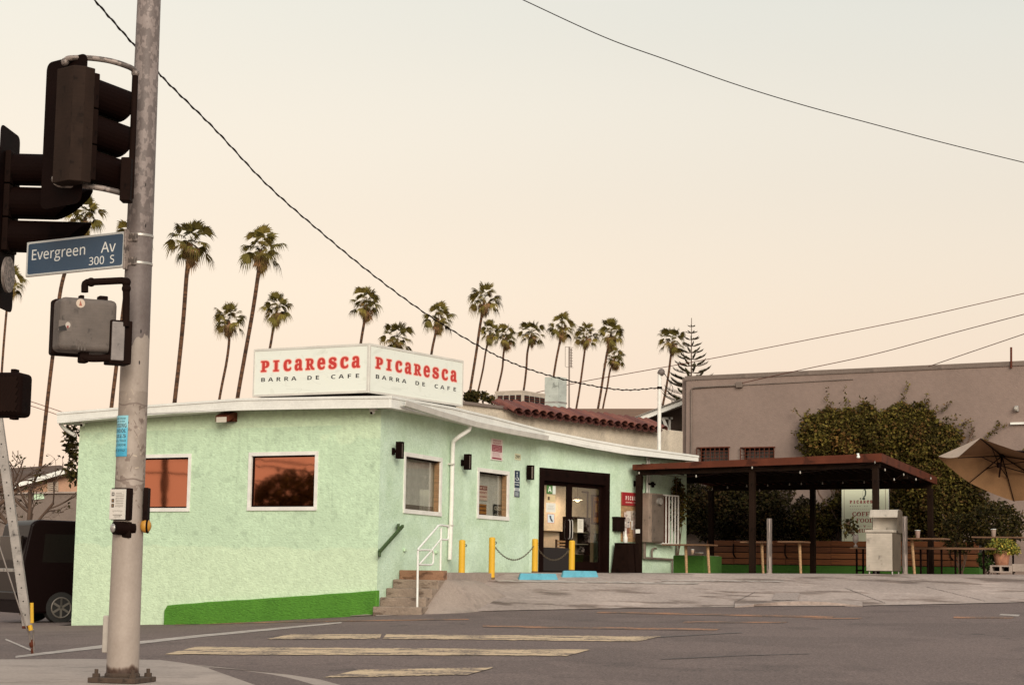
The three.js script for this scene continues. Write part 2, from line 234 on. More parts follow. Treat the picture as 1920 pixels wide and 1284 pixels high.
function marking(pts, m, off, label) {                    // a painted strip: far edge and near edge, each left to right
  const [far, near] = pts, n = 56, g = [], jit = m === M.worn ? range(0, 112, 1).map(() => rnd(-.55, .55)) : range(0, 112, 1).map(() => 0), e = (l, t) => { const k = Math.min(l.length - 2, Math.floor(t * (l.length - 1))), f = t * (l.length - 1) - k; return [lerp(l[k][0], l[k + 1][0], f), lerp(l[k][1], l[k + 1][1], f)]; };
  for (let i = 0; i < n; i++) { const [a, b, c, d] = onRoad([w(e(near, i / n), jit[i]), w(e(near, (i + 1) / n), jit[i + 1]), w(e(far, (i + 1) / n), jit[i + 57] * .6), w(e(far, i / n), jit[i + 56] * .6)], off); g.push(tris([a, b, c, a, c, d])); }
  const o = struct('crosswalk_stripe', g, m, label); return o;
}
marking([[[545, 1190], [715, 1190]], [[500, 1199.5], [712, 1198]]], M.worn, .008);
marking([[[724, 1190.2], [1240, 1194]], [[717, 1198.3], [1196, 1203.5]]], M.worn, .008);
marking([[[365, 1213.5], [1107, 1219]], [[308, 1227.5], [1062, 1230.5]]], M.worn, .008);
marking([[[672, 1257], [926, 1252.5]], [[604, 1271.5], [878, 1266]]], M.worn, .008);
marking([[[905, 1172.5], [1352, 1179.5]], [[905, 1176.5], [1340, 1183]]], M.faded, .006);
const named = (o, n) => { o.name = numbered(n); return o; };
const line = (far, near, m, n = 'lane_line') => named(marking([far, near], m, .006), n);
line([[1125, 1146.5], [1568, 1156]], [[1118, 1149.5], [1560, 1159]], M.faded);
line([[1528, 1158.8], [1618, 1158.8]], [[1520, 1161], [1612, 1161]], M.faded);
line([[1790, 1156.5], [1905, 1157]], [[1788, 1159.5], [1898, 1160]], M.faded);
line([[1878, 1151.5], [1914, 1153]], [[1874, 1154], [1910, 1156]], M.lineWhite);
line([[1285, 1165.5], [1480, 1166]], [[1280, 1168], [1470, 1168.5]], M.faded);
line([[330, 1170], [600, 1164], [880, 1160.5]], [[326, 1172], [600, 1166], [880, 1162.5]], M.faded);
line([[28, 1230.5], [190, 1210], [375, 1190.5], [640, 1166.5]], [[28, 1234], [190, 1216], [375, 1195], [640, 1169]], M.lineWhite, 'limit_line');
line([[10, 1198], [62, 1220]], [[8, 1200], [60, 1222.5]], M.lineWhite, 'limit_line');
named(marking([[[928, 1089.5], [1312, 1094]], [[936, 1092.3], [1308, 1097.5]]], M.lineWhite, .022), 'parking_line');
named(marking([[[1240, 1089], [1470, 1091]], [[1240, 1091], [1470, 1092.6]]], M.lineWhite, .022), 'parking_line');
line([[700, 1152.2], [880, 1143.5], [1010, 1140.5], [1376, 1134.8]], [[706, 1155.5], [880, 1146.6], [1010, 1143.6], [1380, 1138]], M.conc, 'gutter');
line([[1624, 1131.8], [1780, 1129.2], [1925, 1126.2]], [[1622, 1134.8], [1780, 1132], [1925, 1129]], M.conc, 'gutter');
for (const [a, b] of [[[1585, 1104], [1662, 1133]], [[1738, 1102], [1850, 1129]], [[1416, 1112], [1380, 1130]]]) named(marking([[[a[0] - .8, a[1]], [b[0] - .8, b[1]]], [[a[0] + .8, a[1]], [b[0] + .8, b[1]]]], M.tarSeam, .02), 'pavement_joint');
for (const [far, near] of [[[[1085, 1199], [1240, 1194], [1390, 1186]], [[1087, 1200.2], [1242, 1195.2], [1392, 1187]]], [[[1240, 1236], [1400, 1229], [1520, 1226]], [[1240, 1237], [1400, 1229.8], [1520, 1226.7]]]]) named(marking([far, near], M.tarSeam, .006), 'tar_seam');
{ // dropped kerb in front of the forecourt, its metal grate
  const g = []; let prev; for (let px = 1378; px <= 1622; px += 12) { const p = onLand(px, 1139 - 3 * Math.sin((px - 1378) / 244 * Math.PI) - (px - 1378) * .004); const hgt = .075 * Math.sin((px - 1376) / 248 * Math.PI) + .012; const q = p.clone(); q.y += hgt; const r = onLand(px, 1129 - (px - 1378) * .004); r.y += .03; if (prev) g.push(quad(prev[0], p, q, prev[1]), quad(prev[1], q, r, prev[2])); prev = [p, q, r]; }
  struct('kerb', g, M.apron);
  named(marking([[[1455, 1116], [1500, 1116]], [[1448, 1130], [1496, 1130]]], mat(L(.38, .30, .26), { map: T.metal, size: [.2], rough: .8 }), .05), 'metal_grate').userData.kind = 'structure';
}

// ---------------------------------------------------------------- the mint green cafe
const C0 = at(709, 1000, 38); C0.y = 0;
const tL = new V3(Math.cos(29 * R), 0, Math.sin(29 * R));
const LW0 = new Frame(C0, tL), lenL = -LW0.reach(137, 1), LW = new Frame(LW0.w(-lenL, 0), tL);
const dirR = (b) => new V3(Math.cos(b * R), 0, -Math.sin(b * R));
const RW1 = new Frame(C0, dirR(70)), len1 = RW1.reach(866), RW2 = new Frame(RW1.w(len1, 0), dirR(65)), len2 = RW2.reach(992), RW3 = new Frame(RW2.w(len2, 0), dirR(52)), len3 = RW3.reach(1287);
const rightWall = (px) => px < 866 ? RW1 : px < 992 ? RW2 : RW3;
const cafe = thing('cafe_building', 'mint green stucco corner cafe with white fascia and flat roof', 'building', [C0.x, .2, C0.z]);
const winL = [LW.rect(258, 851.5, 357, 959), LW.rect(465, 847, 595.5, 957)], winR = [RW1.rect(756, 852.5, 827.5, 965), RW2.rect(894, 880, 954, 974)], doorR = RW3.rect(1010, 882, 1141.5, 1076);
doorR[2] = lotLevel(2) - .02;
let EAVE; const TH = .22, OV = .42;
// street wall: mottled, slightly darker mint above a ragged edge, yellower below and in patches
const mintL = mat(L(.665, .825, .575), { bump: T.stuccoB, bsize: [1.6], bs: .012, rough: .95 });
mintL.map = rep(tex(2048, 1024, (u, v) => { const y = v * 4.6 - .6, e = 1.55 + .18 * (fbm(u, .5, 8, 4, 3, 3) - .5) + .10 * (fbm(u, v, 40, 2, 9) - .5), tinted = step(e - .02, e + .03, y) * (1 - .8 * step(.62, .66, fbm(u, v, 5, 4, 51))), m = fbm(u, v, 12, 5, 13, 7), g = fbm(u, v, 130, 3, 29, 70), sp = step(.66, .74, fbm(u, v, 60, 3, 77, 34)); const k = .93 + .06 * (g - .5) * 2 + .05 * (m - .5) - tinted * (.075 * step(.42, .66, m) * g + .05 * sp) - .035 * step(.62, .8, fbm(u, v, 90, 3, 5, 3)) * step(1.2, 2.4, y); return [k * (1 - .025 * tinted), k * (1 - .004 * tinted), k * (1 + .0 * tinted)]; }), 8.3, 4.6);
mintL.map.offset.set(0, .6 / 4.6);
{ // eaves: points of the fascia in the photograph, laid on planes that stand out from the walls
  const pl = (fr, px, yt, yb) => { const a = fr.hit(px, yt, OV), b = fr.hit(px, yb, OV); return [fr.w(b.x, b.y, OV), fr.w(a.x, a.y, OV)]; };
  const left = [[106, 773, 793.5], [277, 759, 777.5], [450, 746.5, 769], [640, 743, 765.5]].map((q) => pl(LW, ...q)), right = [[850, 763, 786], [925, 781, 801], [1021, 806, 823], [1100, 822, 839], [1178, 836, 852], [1310, 854, 865]].map(([x, a, b]) => pl(x < 866 ? RW1 : x < 985 ? RW2 : RW3, x, a, b));
  // the corner where the two planes meet
  const o1 = LW.w(0, 0, OV), o2 = RW1.w(0, 0, OV), cr = (a, b) => a.x * b.z - a.z * b.x, s = cr(o2.clone().sub(o1), RW1.t) / cr(LW.t, RW1.t), k = o1.clone().addScaledVector(LW.t, s), [kx] = project(k.clone().setY(3.2)), hk = LW.hit(kx, 742, OV).y, hb = LW.hit(kx, 764.5, OV).y;
  const eave = [...left, [k.clone().setY(hb), k.clone().setY(hk)], ...right];
  EAVE = eave;
  for (let i = 0; i + 1 < eave.length; i++) {
    const [a, b] = eave[i], [c, d] = eave[i + 1], back = c.clone().sub(a).setY(0).normalize().cross(new V3(0, 1, 0)).multiplyScalar(-.05);
    const cap = back.clone().multiplyScalar(-.35), up = (p, y) => p.clone().setY(p.y + y);
    part(cafe, 'fascia', [slab(a, c, up(d, -.05), up(b, -.05), back), slab(up(b, -.05).add(cap), up(d, -.05).add(cap), d.clone().add(cap), b.clone().add(cap), back.clone().multiplyScalar(2))], M.white);
  }
  // end return on the left, roof, soffit
  const bl = LW.w(-.3, 0, -9.5), br = RW3.w(len3 + .4, 0, -7), fp = [...eave.map((e) => e[0]), br, bl], e0 = eave[0], bl0 = bl.clone().setY(e0[0].y), bl1 = bl.clone().setY(e0[1].y);
  part(cafe, 'fascia', [slab(bl0, e0[0], e0[1], bl1, new V3(.05, 0, 0))], M.white);
  const eN = eave[eave.length - 1], br0 = br.clone().setY(eN[0].y), br1 = br.clone().setY(eN[1].y);
  part(cafe, 'fascia', [slab(eN[0], br0, br1, eN[1], new V3(-.05, 0, 0))], M.white);
  const top = [...eave.map((e) => e[1].clone().setY(e[1].y - .03)), br1.clone().setY(br1.y - .03), bl1.clone().setY(bl1.y - .03)], bot = [...eave.map((e) => e[0].clone().setY(e[0].y + .03)), br0.clone().setY(br0.y + .03), bl0.clone().setY(bl0.y + .03)];
  const f = THREE.ShapeUtils.triangulateShape(fp.map((p) => new THREE.Vector2(p.x, -p.z)), []), rt = [], rb = []; for (const [a, b, c] of f) { rt.push(top[a], top[b], top[c]); rb.push(bot[a], bot[c], bot[b]); }
  part(cafe, 'roof', tris(rt), M.roof); part(cafe, 'soffit', tris(rb), M.white);
}
const eaveY = (fr, x) => { let best = 3.2, bd = 1e9; const p = fr.w(x, 0, OV); for (let i = 0; i + 1 < EAVE.length; i++) { const a = EAVE[i][0], b = EAVE[i + 1][0], t = cl(((p.x - a.x) * (b.x - a.x) + (p.z - a.z) * (b.z - a.z)) / ((b.x - a.x) ** 2 + (b.z - a.z) ** 2)), d = Math.hypot(p.x - lerp(a.x, b.x, t), p.z - lerp(a.z, b.z, t)); if (d < bd) { bd = d; best = lerp(a.y, b.y, t); } } return best; };
{
  const topL = [0, .25, .5, .75, 1].map((t) => [t * lenL, eaveY(LW, t * lenL) + .05]);
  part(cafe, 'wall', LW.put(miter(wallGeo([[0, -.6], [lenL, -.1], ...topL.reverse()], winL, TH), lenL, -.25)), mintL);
  const mk = (fr, len, holes) => wallGeo([[0, -.2], [len, -.2], ...[1, .75, .5, .25, 0].map((t) => [t * len, eaveY(fr, t * len) + .05])], holes, TH);
  const door = [[doorR[0], doorR[1], doorR[2], doorR[3]]];
  part(cafe, 'wall', RW1.put(miter(mk(RW1, len1, [winR[0]]), 0, .25)), M.mint); part(cafe, 'wall', RW2.put(mk(RW2, len2, [winR[1]])), M.mint); part(cafe, 'wall', RW3.put(mk(RW3, len3, door)), M.mint);
  // far sides, so that the shell is closed
  part(cafe, 'wall', new Frame(LW.w(0, 0, -9), LW.n).box(0, 9 - TH, -.6, EAVE[0][0].y + .02, -TH, 0), M.mint);
  part(cafe, 'wall', new Frame(RW3.w(len3, 0, -TH), RW3.n.clone().negate()).box(0, 7, .2, EAVE[EAVE.length - 1][0].y + .02, -TH, 0), M.mint);
  const b0 = LW.w(0, 0, -9), b1 = RW3.w(len3, 0, -7), bf = new Frame(b1, b0.clone().sub(b1)); part(cafe, 'wall', bf.box(.3, b0.distanceTo(b1) - .3, -.4, 3.6, -.2, 0), M.mint);
  // the thicker green foot of the wall: a rough band with an uneven top edge
  const a = LW.hit(313, 1168), pts = [], n = 26, x1 = lenL + .03, x0 = a.x; const s = new THREE.Shape();
  const yTop = (x) => { const t = (x - x0) / (x1 - x0); return lerp(LW.hit(318, 1136).y, LW.hit(704, 1109).y, t) + rnd(-.006, .006); };
  s.moveTo(x0 - .02, -.6); s.lineTo(x0 - .02, yTop(x0) - .10); s.lineTo(x0 + .05, yTop(x0) - .01); for (let i = 1; i <= n; i++) s.lineTo(lerp(x0 + .05, x1, i / n), yTop(lerp(x0 + .05, x1, i / n))); s.lineTo(x1, -.3);
  part(cafe, 'wall_base', LW.put(new THREE.ExtrudeGeometry(s, { depth: .07, bevelEnabled: true, bevelSize: .02, bevelThickness: .02, bevelSegments: 2 }).translate(0, 0, -.01)), M.green, 'bright green band along the foot of the wall');
  // concrete kerb walk along the entrance side
  const pl = [RW1.w(1.26, 0, .0), RW1.w(1.26, 0, .98), RW1.w(len1, 0, .8), RW2.w(len2 * .55, 0, .62), RW3.w(.02, 0, .42), RW3.w(doorR[0], 0, .4), RW3.w(doorR[0], 0, .003), RW3.w(0, 0, .003), RW1.w(len1, 0, .003)];
  part(cafe, 'plinth', prism(pl.map((p) => [p.x, p.z]), .3, lotLevel(-.9) - .005), M.conc);
}
// slope of rough cement between the stairs and the drive
function cementMound() { const pos = [], uv = [], idx = [], n = 34, m = 16; for (let i = 0; i <= n; i++) for (let j = 0; j <= m; j++) { const x = lerp(-.75, 2.6, i / n), z = lerp(.96, 2.05, j / m), p = RW1.w(x, 0, z), g = land(p.x, -p.z) - .03, st = lerp(g, .28 + .54 * cl(x + .1, 0, 1.25), step(-.7, -.12, x)), t = j / m; p.y = Math.max(g, lerp(Math.min(st, lotLevel(-1)), g + .02, sm(cl(t * 1.15)))) + .02 * (fbm(x * .13 + .5, z * .2, 7, 4, 41) - .5) * (1 - t); pos.push(p.x, p.y, p.z); uv.push(x, z); if (i < n && j < m) { const a = i * (m + 1) + j, b = a + m + 1; idx.push(a, a + 1, b, b, a + 1, b + 1); } } const g = new THREE.BufferGeometry(); g.setAttribute('position', new THREE.Float32BufferAttribute(pos, 3)); g.setAttribute('uv', new THREE.Float32BufferAttribute(uv, 2)); g.setIndex(idx); g.computeVertexNormals(); struct('cement_slope', g, M.mound); }
cementMound();
function windowUnit(fr, [x0, x1, y0, y1], w, glassM, deep) {
  const f = part(cafe, 'window', [fr.box(x0, x1, y1 - w, y1, -deep, .018), fr.box(x0, x1, y0, y0 + w, -deep, .03), fr.box(x0, x0 + w, y0 + w, y1 - w, -deep, .018), fr.box(x1 - w, x1, y0 + w, y1 - w, -deep, .018)], M.offwhite);
  part(f, 'pane', fr.box(x0 + w, x1 - w, y0 + w, y1 - w, -deep + .01, -deep + .018), glassM); return f;
}
for (const h of winL) { const f = windowUnit(LW, h, .075, M.film, .07); f.userData.label = 'window with copper reflective film in a white frame'; const [x0, x1, y0, y1] = h, w = .075; part(f, 'sash', [LW.box(x0 + w, x1 - w, y1 - w - .035, y1 - w, -.06, -.03), LW.box(x0 + w, x1 - w, y0 + w, y0 + w + .03, -.06, -.03), LW.box(x0 + w, x0 + w + .03, y0 + w + .03, y1 - w - .035, -.06, -.03), LW.box(x1 - w - .03, x1 - w, y0 + w + .03, y1 - w - .035, -.06, -.03)], M.bronze); }
winR.forEach((h, i) => {
  const fr = [RW1, RW2][i], f = windowUnit(fr, h, .085, M.glass, .13), [x0, x1, y0, y1] = h, w = .085;
  part(f, 'jamb', fr.box(x1 - w - .03, x1 - w, y0 + w, y1 - w, -.125, -.02), mat(L(.36, .22, .11), { map: T.wood, size: [.4], rough: .7 }));
  part(f, 'sash', [fr.box(x0 + w, x1 - w - .03, y1 - w - .03, y1 - w, -.125, -.05), fr.box(x0 + w, x0 + w + .025, y0 + w, y1 - w - .03, -.125, -.05)], M.bronze);
  part(f, 'roller_shade', fr.box(x0 - .1, x1 + .3, y0 + (i ? .0 : .2), y1 + .1, -.19, -.18), M.shade);
  if (!i) part(f, 'shade_hem', fr.box(x0 - .1, x1 + .3, y0 - .05, y0 + .2, -.191, -.183), mat(L(.23, .19, .16), { map: T.cloth, size: [.4] }));
});
// ---- lettering: heavy slab letters in one height, upper and lower case mixed
function slabWord(g, word, x, y, w, h, fill, line, lw) {
  const adv = w / word.length;
  [...word].forEach((ch, i) => {
    const low = ch === ch.toLowerCase(), fs = low ? h * 1.86 : h * 1.385; g.save(); g.font = `bold ${fs}px serif`; const m = g.measureText(ch).width, tw = adv * (ch === 'I' ? .50 : .74);
    g.translate(x + adv * (i + .5), y); g.scale(tw / m, 1); g.textAlign = 'center'; g.textBaseline = 'alphabetic'; g.lineJoin = 'round';
    if (line) { g.strokeStyle = line; g.lineWidth = lw * 2.2; g.strokeText(ch, 0, 0); }
    g.fillStyle = fill; g.strokeStyle = fill; g.lineWidth = h * .085; g.strokeText(ch, 0, 0); g.fillText(ch, 0, 0); g.restore();
  });
}
function spaced(g, text, x, y, w, h, fill, weight = 'bold', fam = 'sans-serif', sx = 1.15) { const n = text.length; g.fillStyle = fill; g.textAlign = 'center'; g.textBaseline = 'alphabetic'; [...text].forEach((ch, i) => { g.save(); g.font = `${weight} ${h * 1.38}px ${fam}`; g.translate(x + w * (i + .5) / n, y); g.scale(sx, 1); g.fillText(ch, 0, 0); g.restore(); }); }
function fitText(g, text, x, y, w, h, fill, weight = 'bold', fam = 'sans-serif') { g.save(); g.font = `${weight} ${h * 1.38}px ${fam}`; g.fillStyle = fill; g.textBaseline = 'alphabetic'; g.textAlign = 'left'; g.translate(x, y); g.scale(w / g.measureText(text).width, 1); g.fillText(text, 0, 0); g.restore(); }
const grime = (g, w, h, n, a) => { for (let i = 0; i < n; i++) { g.fillStyle = `rgba(${rnd() < .6 ? '70,62,50' : '255,250,240'},${rnd(.01, a)})`; g.beginPath(); g.ellipse(rnd(0, w), rnd(0, h), rnd(2, w * .06), rnd(1, h * .05), rnd(0, 3), 0, 7); g.fill(); } };
const printed = (w, h, draw, rough = .7) => { const m = mat(L(.92, .92, .92), { rough }); m.map = canvasTex(w, h, draw); return m; };
function sheetOn(fr, x0, x1, y0, y1, z) { return fr.put(metricKeep(new THREE.PlaneGeometry(x1 - x0, y1 - y0).translate((x0 + x1) / 2, (y0 + y1) / 2, z))); }

// ---- the glazed double door
{
  const [x0, x1, y0, y1] = doorR, o = .03, cas = .17, dk = M.bronze, fr = RW3;
  const u = (px) => fr.hit(px, 980).x, yy = (py) => fr.hit(1075, py).y, top = y1 - .30;
  const casing = part(cafe, 'door_frame', [fr.box(x0, x0 + cas, y0, y1, -.2, o), fr.box(x1 - cas, x1, y0, y1, -.2, o), fr.box(x0 + cas, x1 - cas, top, y1, -.2, o - .003), fr.box(x0 + cas, x1 - cas, y0, y0 + .03, -.2, -.05)], dk, 'dark bronze door frame');
  const xm = u(1073), leafs = [[x0 + cas, xm - .004], [xm + .004, x1 - cas]];
  leafs.forEach(([a, b], i) => {
    const s = .10, kick = i ? .30 : .30; const d = part(cafe, 'door', [fr.box(a, a + s, y0 + .03, top, -.13, -.08, .008), fr.box(b - s, b, y0 + .03, top, -.13, -.08, .008), fr.box(a + s, b - s, top - .10, top, -.128, -.082), fr.box(a + s, b - s, y0 + .03, y0 + kick, -.128, -.082)], dk);
    part(d, 'pane', fr.box(a + s, b - s, y0 + kick, top - .1, -.108, -.102), M.glass);
    part(d, 'handle', [tube([fr.w(i ? a + .05 : b - .05, y0 + .85, -.08), fr.w(i ? a + .05 : b - .05, y0 + .88, -.03), fr.w(i ? a + .05 : b - .05, y0 + 1.27, -.03), fr.w(i ? a + .05 : b - .05, y0 + 1.3, -.08)], .014, 16, 8)], M.steel);
    if (!i) part(d, 'screen_panel', fr.box(a + .04, b - .04, y0 + .06, y0 + .62, -.078, -.07), M.dark);
  });
  // room seen through the glass
  part(cafe, 'partition', [fr.box(x0 - .6, x1 + 1.6, y0 - .02, y1 + .3, -1.72, -1.6)], M.cream);
  part(cafe, 'floor', fr.box(x0 - .6, x1 + 1.6, y0 - .12, y0 - .03, -1.6, -.21), M.conc);
  const pic = (px0, py0, px1, py1, z, name, label, cat, m, fw = .05) => { const a = fr.hit(px0, (py0 + py1) / 2, z).x, b = fr.hit(px1, (py0 + py1) / 2, z).x, c = fr.hit((px0 + px1) / 2, py1, z).y, d = fr.hit((px0 + px1) / 2, py0, z).y; const t = thing(name, label, cat, fr.w((a + b) / 2, c, z)); part(t, 'picture_frame', [fr.box(a, b, c, c + fw, z, z + .04), fr.box(a, b, d - fw, d, z, z + .04), fr.box(a, a + fw, c + fw, d - fw, z, z + .04), fr.box(b - fw, b, c + fw, d - fw, z, z + .04)], M.woodDark); part(t, 'print', sheetOn(fr, a + fw, b - fw, c + fw, d - fw, z + .012), m); };
  pic(1066, 920, 1101, 977, -1.59, 'framed_poster', 'orange framed poster on the wall seen through the right door leaf', 'poster', printed(128, 200, (g, w, h) => { g.fillStyle = '#d98a26'; g.fillRect(0, 0, w, h); g.fillStyle = '#6d3a12'; g.beginPath(); g.ellipse(60, 70, 26, 44, .3, 0, 7); g.fill(); g.fillStyle = '#f2d9a8'; g.beginPath(); g.ellipse(54, 40, 12, 9, 0, 0, 7); g.fill(); g.strokeStyle = '#4a240c'; g.lineWidth = 5; g.beginPath(); g.moveTo(90, 20); g.lineTo(96, 120); g.moveTo(40, 110); g.lineTo(70, 180); g.stroke(); }));
  pic(1108, 928, 1127, 983, -1.59, 'framed_picture', 'narrow dark framed picture at the right edge of the door glass', 'picture', printed(96, 200, (g, w, h) => { g.fillStyle = '#c9863e'; g.fillRect(0, 0, w, h); g.fillStyle = '#7b3a1c'; g.fillRect(20, 30, 56, 130); g.fillStyle = '#e0b070'; g.fillRect(34, 50, 26, 70); }));
  pic(1042, 906, 1058, 972, -1.59, 'menu_board', 'black menu board on the wall behind the left door leaf', 'menu board', printed(96, 256, (g, w, h) => { g.fillStyle = '#1d1713'; g.fillRect(0, 0, w, h); g.fillStyle = '#8d8474'; for (let i = 0; i < 14; i++) g.fillRect(12, 20 + i * 16, 40 + (i * 37) % 30, 3); }));
  { // stacked chair behind the left leaf, a display cabinet behind the right one
    const z = -1.0, cx = fr.hit(1050, 1020, z).x, t = thing('wooden_chair', 'slatted wooden chair seen through the lower left door leaf', 'chair', fr.w(cx, y0, z)); const w = .42;
    for (const [a, b] of [[0, 0], [w, 0], [0, -.4], [w, -.4]]) part(t, 'leg', fr.box(cx - .2 + a, cx - .16 + a, y0 - .03, y0 + (b ? .45 : .85), z + b, z + b + .04), M.woodDark);
    part(t, 'seat', fr.box(cx - .2, cx + .26, y0 + .44, y0 + .48, z - .4, z + .04, .01), M.woodPale);
    for (let i = 0; i < 4; i++) part(t, 'back_slat', fr.box(cx - .17, cx + .23, y0 + .54 + i * .08, y0 + .585 + i * .08, z + .01, z + .03), M.woodPale);
    const k = thing('display_cabinet', 'dark glazed display cabinet seen through the right door leaf', 'cabinet', fr.w(fr.hit(1085, 1000, -1.3).x, y0, -1.3)), c0 = fr.hit(1066, 1000, -1.3).x, c1 = fr.hit(1101, 1000, -1.3).x;
    part(k, 'cabinet_body', [fr.box(c0, c1, y0 - .03, y0 + .5, -1.58, -1.2, .01), fr.box(c0, c0 + .04, y0 + .5, y0 + 1.4, -1.58, -1.2), fr.box(c1 - .04, c1, y0 + .5, y0 + 1.4, -1.58, -1.2), fr.box(c0, c1, y0 + 1.4, y0 + 1.45, -1.58, -1.2)], M.bronze);
    for (const q of [.75, 1.05]) part(k, 'shelf', fr.box(c0 + .04, c1 - .04, y0 + q, y0 + q + .02, -1.55, -1.22), M.steel);
  }
  { // pendant lamp added to brighten the room, hung behind the meeting stiles
    const p = fr.hit(1083, 938, -.75), w = fr.w(p.x, p.y, -.75), t = thing('added_pendant_lamp', 'small lit pendant lamp added behind the door to brighten the room', 'lamp', w), g = mat(L(.8, .7, .5), { rough: .4 }); g.emissive = L(1, .78, .48); g.emissiveIntensity = 1.1;
    part(t, 'bulb', new THREE.SphereGeometry(.05, 16, 12).translate(w.x, w.y, w.z), g); part(t, 'lamp_shade', lathe([[.06, .06], [.13, -.02], [.125, -.02], [.055, .055]], 20).translate(w.x, w.y + .03, w.z), M.steel); part(t, 'cable', rod(w.clone().setY(w.y + .08), w.clone().setY(w.y + .9), .006, 6), M.blackM);
    const l = new THREE.PointLight(new THREE.Color(1, .74, .52), 2.0); l.position.copy(w); l.shadow.radius = 3; l.castShadow = true; scene.add(l);
  }
  // papers stuck to the glass
  const paper = (px0, py0, px1, py1, label, draw, w = 128, h = 128) => { const z = -.1; const a = fr.hit(px0, (py0 + py1) / 2, z).x, b = fr.hit(px1, (py0 + py1) / 2, z).x, c = fr.hit((px0 + px1) / 2, py1, z).y, d = fr.hit((px0 + px1) / 2, py0, z).y; single('paper_notice', sheetOn(fr, a, b, c, d, z), printed(w, h, draw), label, 'notice'); };
  const lines = (g, w, h, x0, y0, n, dy, c) => { g.fillStyle = c; for (let i = 0; i < n; i++) g.fillRect(x0, y0 + i * dy, w - x0 * 2 - ((i * 29) % 20), 4); };
  paper(1025, 908, 1042, 926, 'health grade card with a large letter A taped to the door glass', (g, w, h) => { g.fillStyle = '#4b7a3c'; g.fillRect(0, 0, w, h); g.fillStyle = '#dfe6dc'; g.fillRect(84, 0, 44, h); fitText(g, 'A', 20, 104, 50, 74, '#eef3e6'); });
  paper(1025, 928, 1041, 941, 'small tan card below the letter A card on the door', (g, w, h) => { g.fillStyle = '#d9c69a'; g.fillRect(0, 0, w, h); g.fillStyle = '#5c4632'; g.fillRect(16, 30, 30, 66); lines(g, w, h, 60, 36, 5, 14, '#a58d62'); });
  paper(1024, 943, 1042, 960.5, 'plain white notice in the middle of the left door leaf', (g, w, h) => { g.fillStyle = '#e6e6dc'; g.fillRect(0, 0, w, h); lines(g, w, h, 26, 36, 2, 14, '#a9a79d'); lines(g, w, h, 20, 70, 2, 14, '#a9a79d'); });
  paper(1026, 963, 1040, 981, 'card with a dark blue state outline, lowest on the left leaf', (g, w, h) => { g.fillStyle = '#dfe8ea'; g.fillRect(0, 0, w, h); g.strokeStyle = '#c08a80'; g.lineWidth = 8; g.strokeRect(4, 4, w - 8, h - 8); g.fillStyle = '#1c2f4a'; g.beginPath(); g.moveTo(38, 24); g.lineTo(68, 28); g.lineTo(70, 58); g.lineTo(100, 96); g.lineTo(92, 110); g.lineTo(66, 98); g.lineTo(42, 56); g.fill(); });
  paper(1083, 973, 1094, 998, 'white sheet of small print on the right door leaf', (g, w, h) => { g.fillStyle = '#e2ded0'; g.fillRect(0, 0, w, h); lines(g, w, h, 16, 16, 8, 13, '#8f8a7c'); }, 96, 160);
}
// ---- gutter, downspout
{
  const pts = [[750, 759], [815, 779], [882, 798], [950, 812], [1020, 824.5]].map(([x, y]) => { const f = x < 866 ? RW1 : x < 985 ? RW2 : RW3, h = f.hit(x, y, OV + .01); return [f, h]; });
  const g = []; for (let i = 0; i + 1 < pts.length; i++) { const [f, a] = pts[i], [f2, b] = pts[i + 1], A = f.w(a.x, a.y - .02, OV + .02), B = f2.w(b.x, b.y - .02, OV + .02), o = f.n.clone().multiplyScalar(.11), up = new V3(0, .13, 0), at0 = (p, z, y) => p.clone().addScaledVector(f.n, z).setY(p.y + y); g.push(slab(at0(A, 0, 0), at0(B, 0, 0), at0(B, .1, 0), at0(A, .1, 0), new V3(0, .012, 0)), slab(at0(A, .1, 0), at0(B, .1, 0), at0(B, .125, .11), at0(A, .125, .11), f.n.clone().multiplyScalar(-.012)), slab(at0(A, .125, .11), at0(B, .125, .11), at0(B, .11, .125), at0(A, .11, .125), f.n.clone().multiplyScalar(-.012))); }
  part(cafe, 'gutter', g, M.gutter);
  const q = (px, py, z, f = RW1) => { const h = f.hit(px, py, z); return f.w(h.x, h.y, z); };
  part(cafe, 'downspout', [tube([q(882, 796, OV + .06, RW2), q(879, 806, OV, RW2), q(860, 819, .22), q(850, 828, .10), q(848.5, 850, .07), q(846.5, 940, .07), q(843, 1049, .07)], .047, 90, 10, .15)], M.offwhite);
  part(cafe, 'downspout', [tube([q(112, 794, .3, LW), q(118, 802, .2, LW), q(132, 812, .06, LW), q(140, 816, .05, LW)], .04, 24, 8, .3)], M.offwhite, 'short white pipe bend under the left end of the eaves');
  for (const [px, py] of [[847, 870], [845.5, 985]]) { const h = RW1.hit(px, py, .07); part(cafe, 'pipe_clip', RW1.box(h.x - .06, h.x + .06, h.y - .015, h.y + .015, 0, .12), M.gutter); }
}
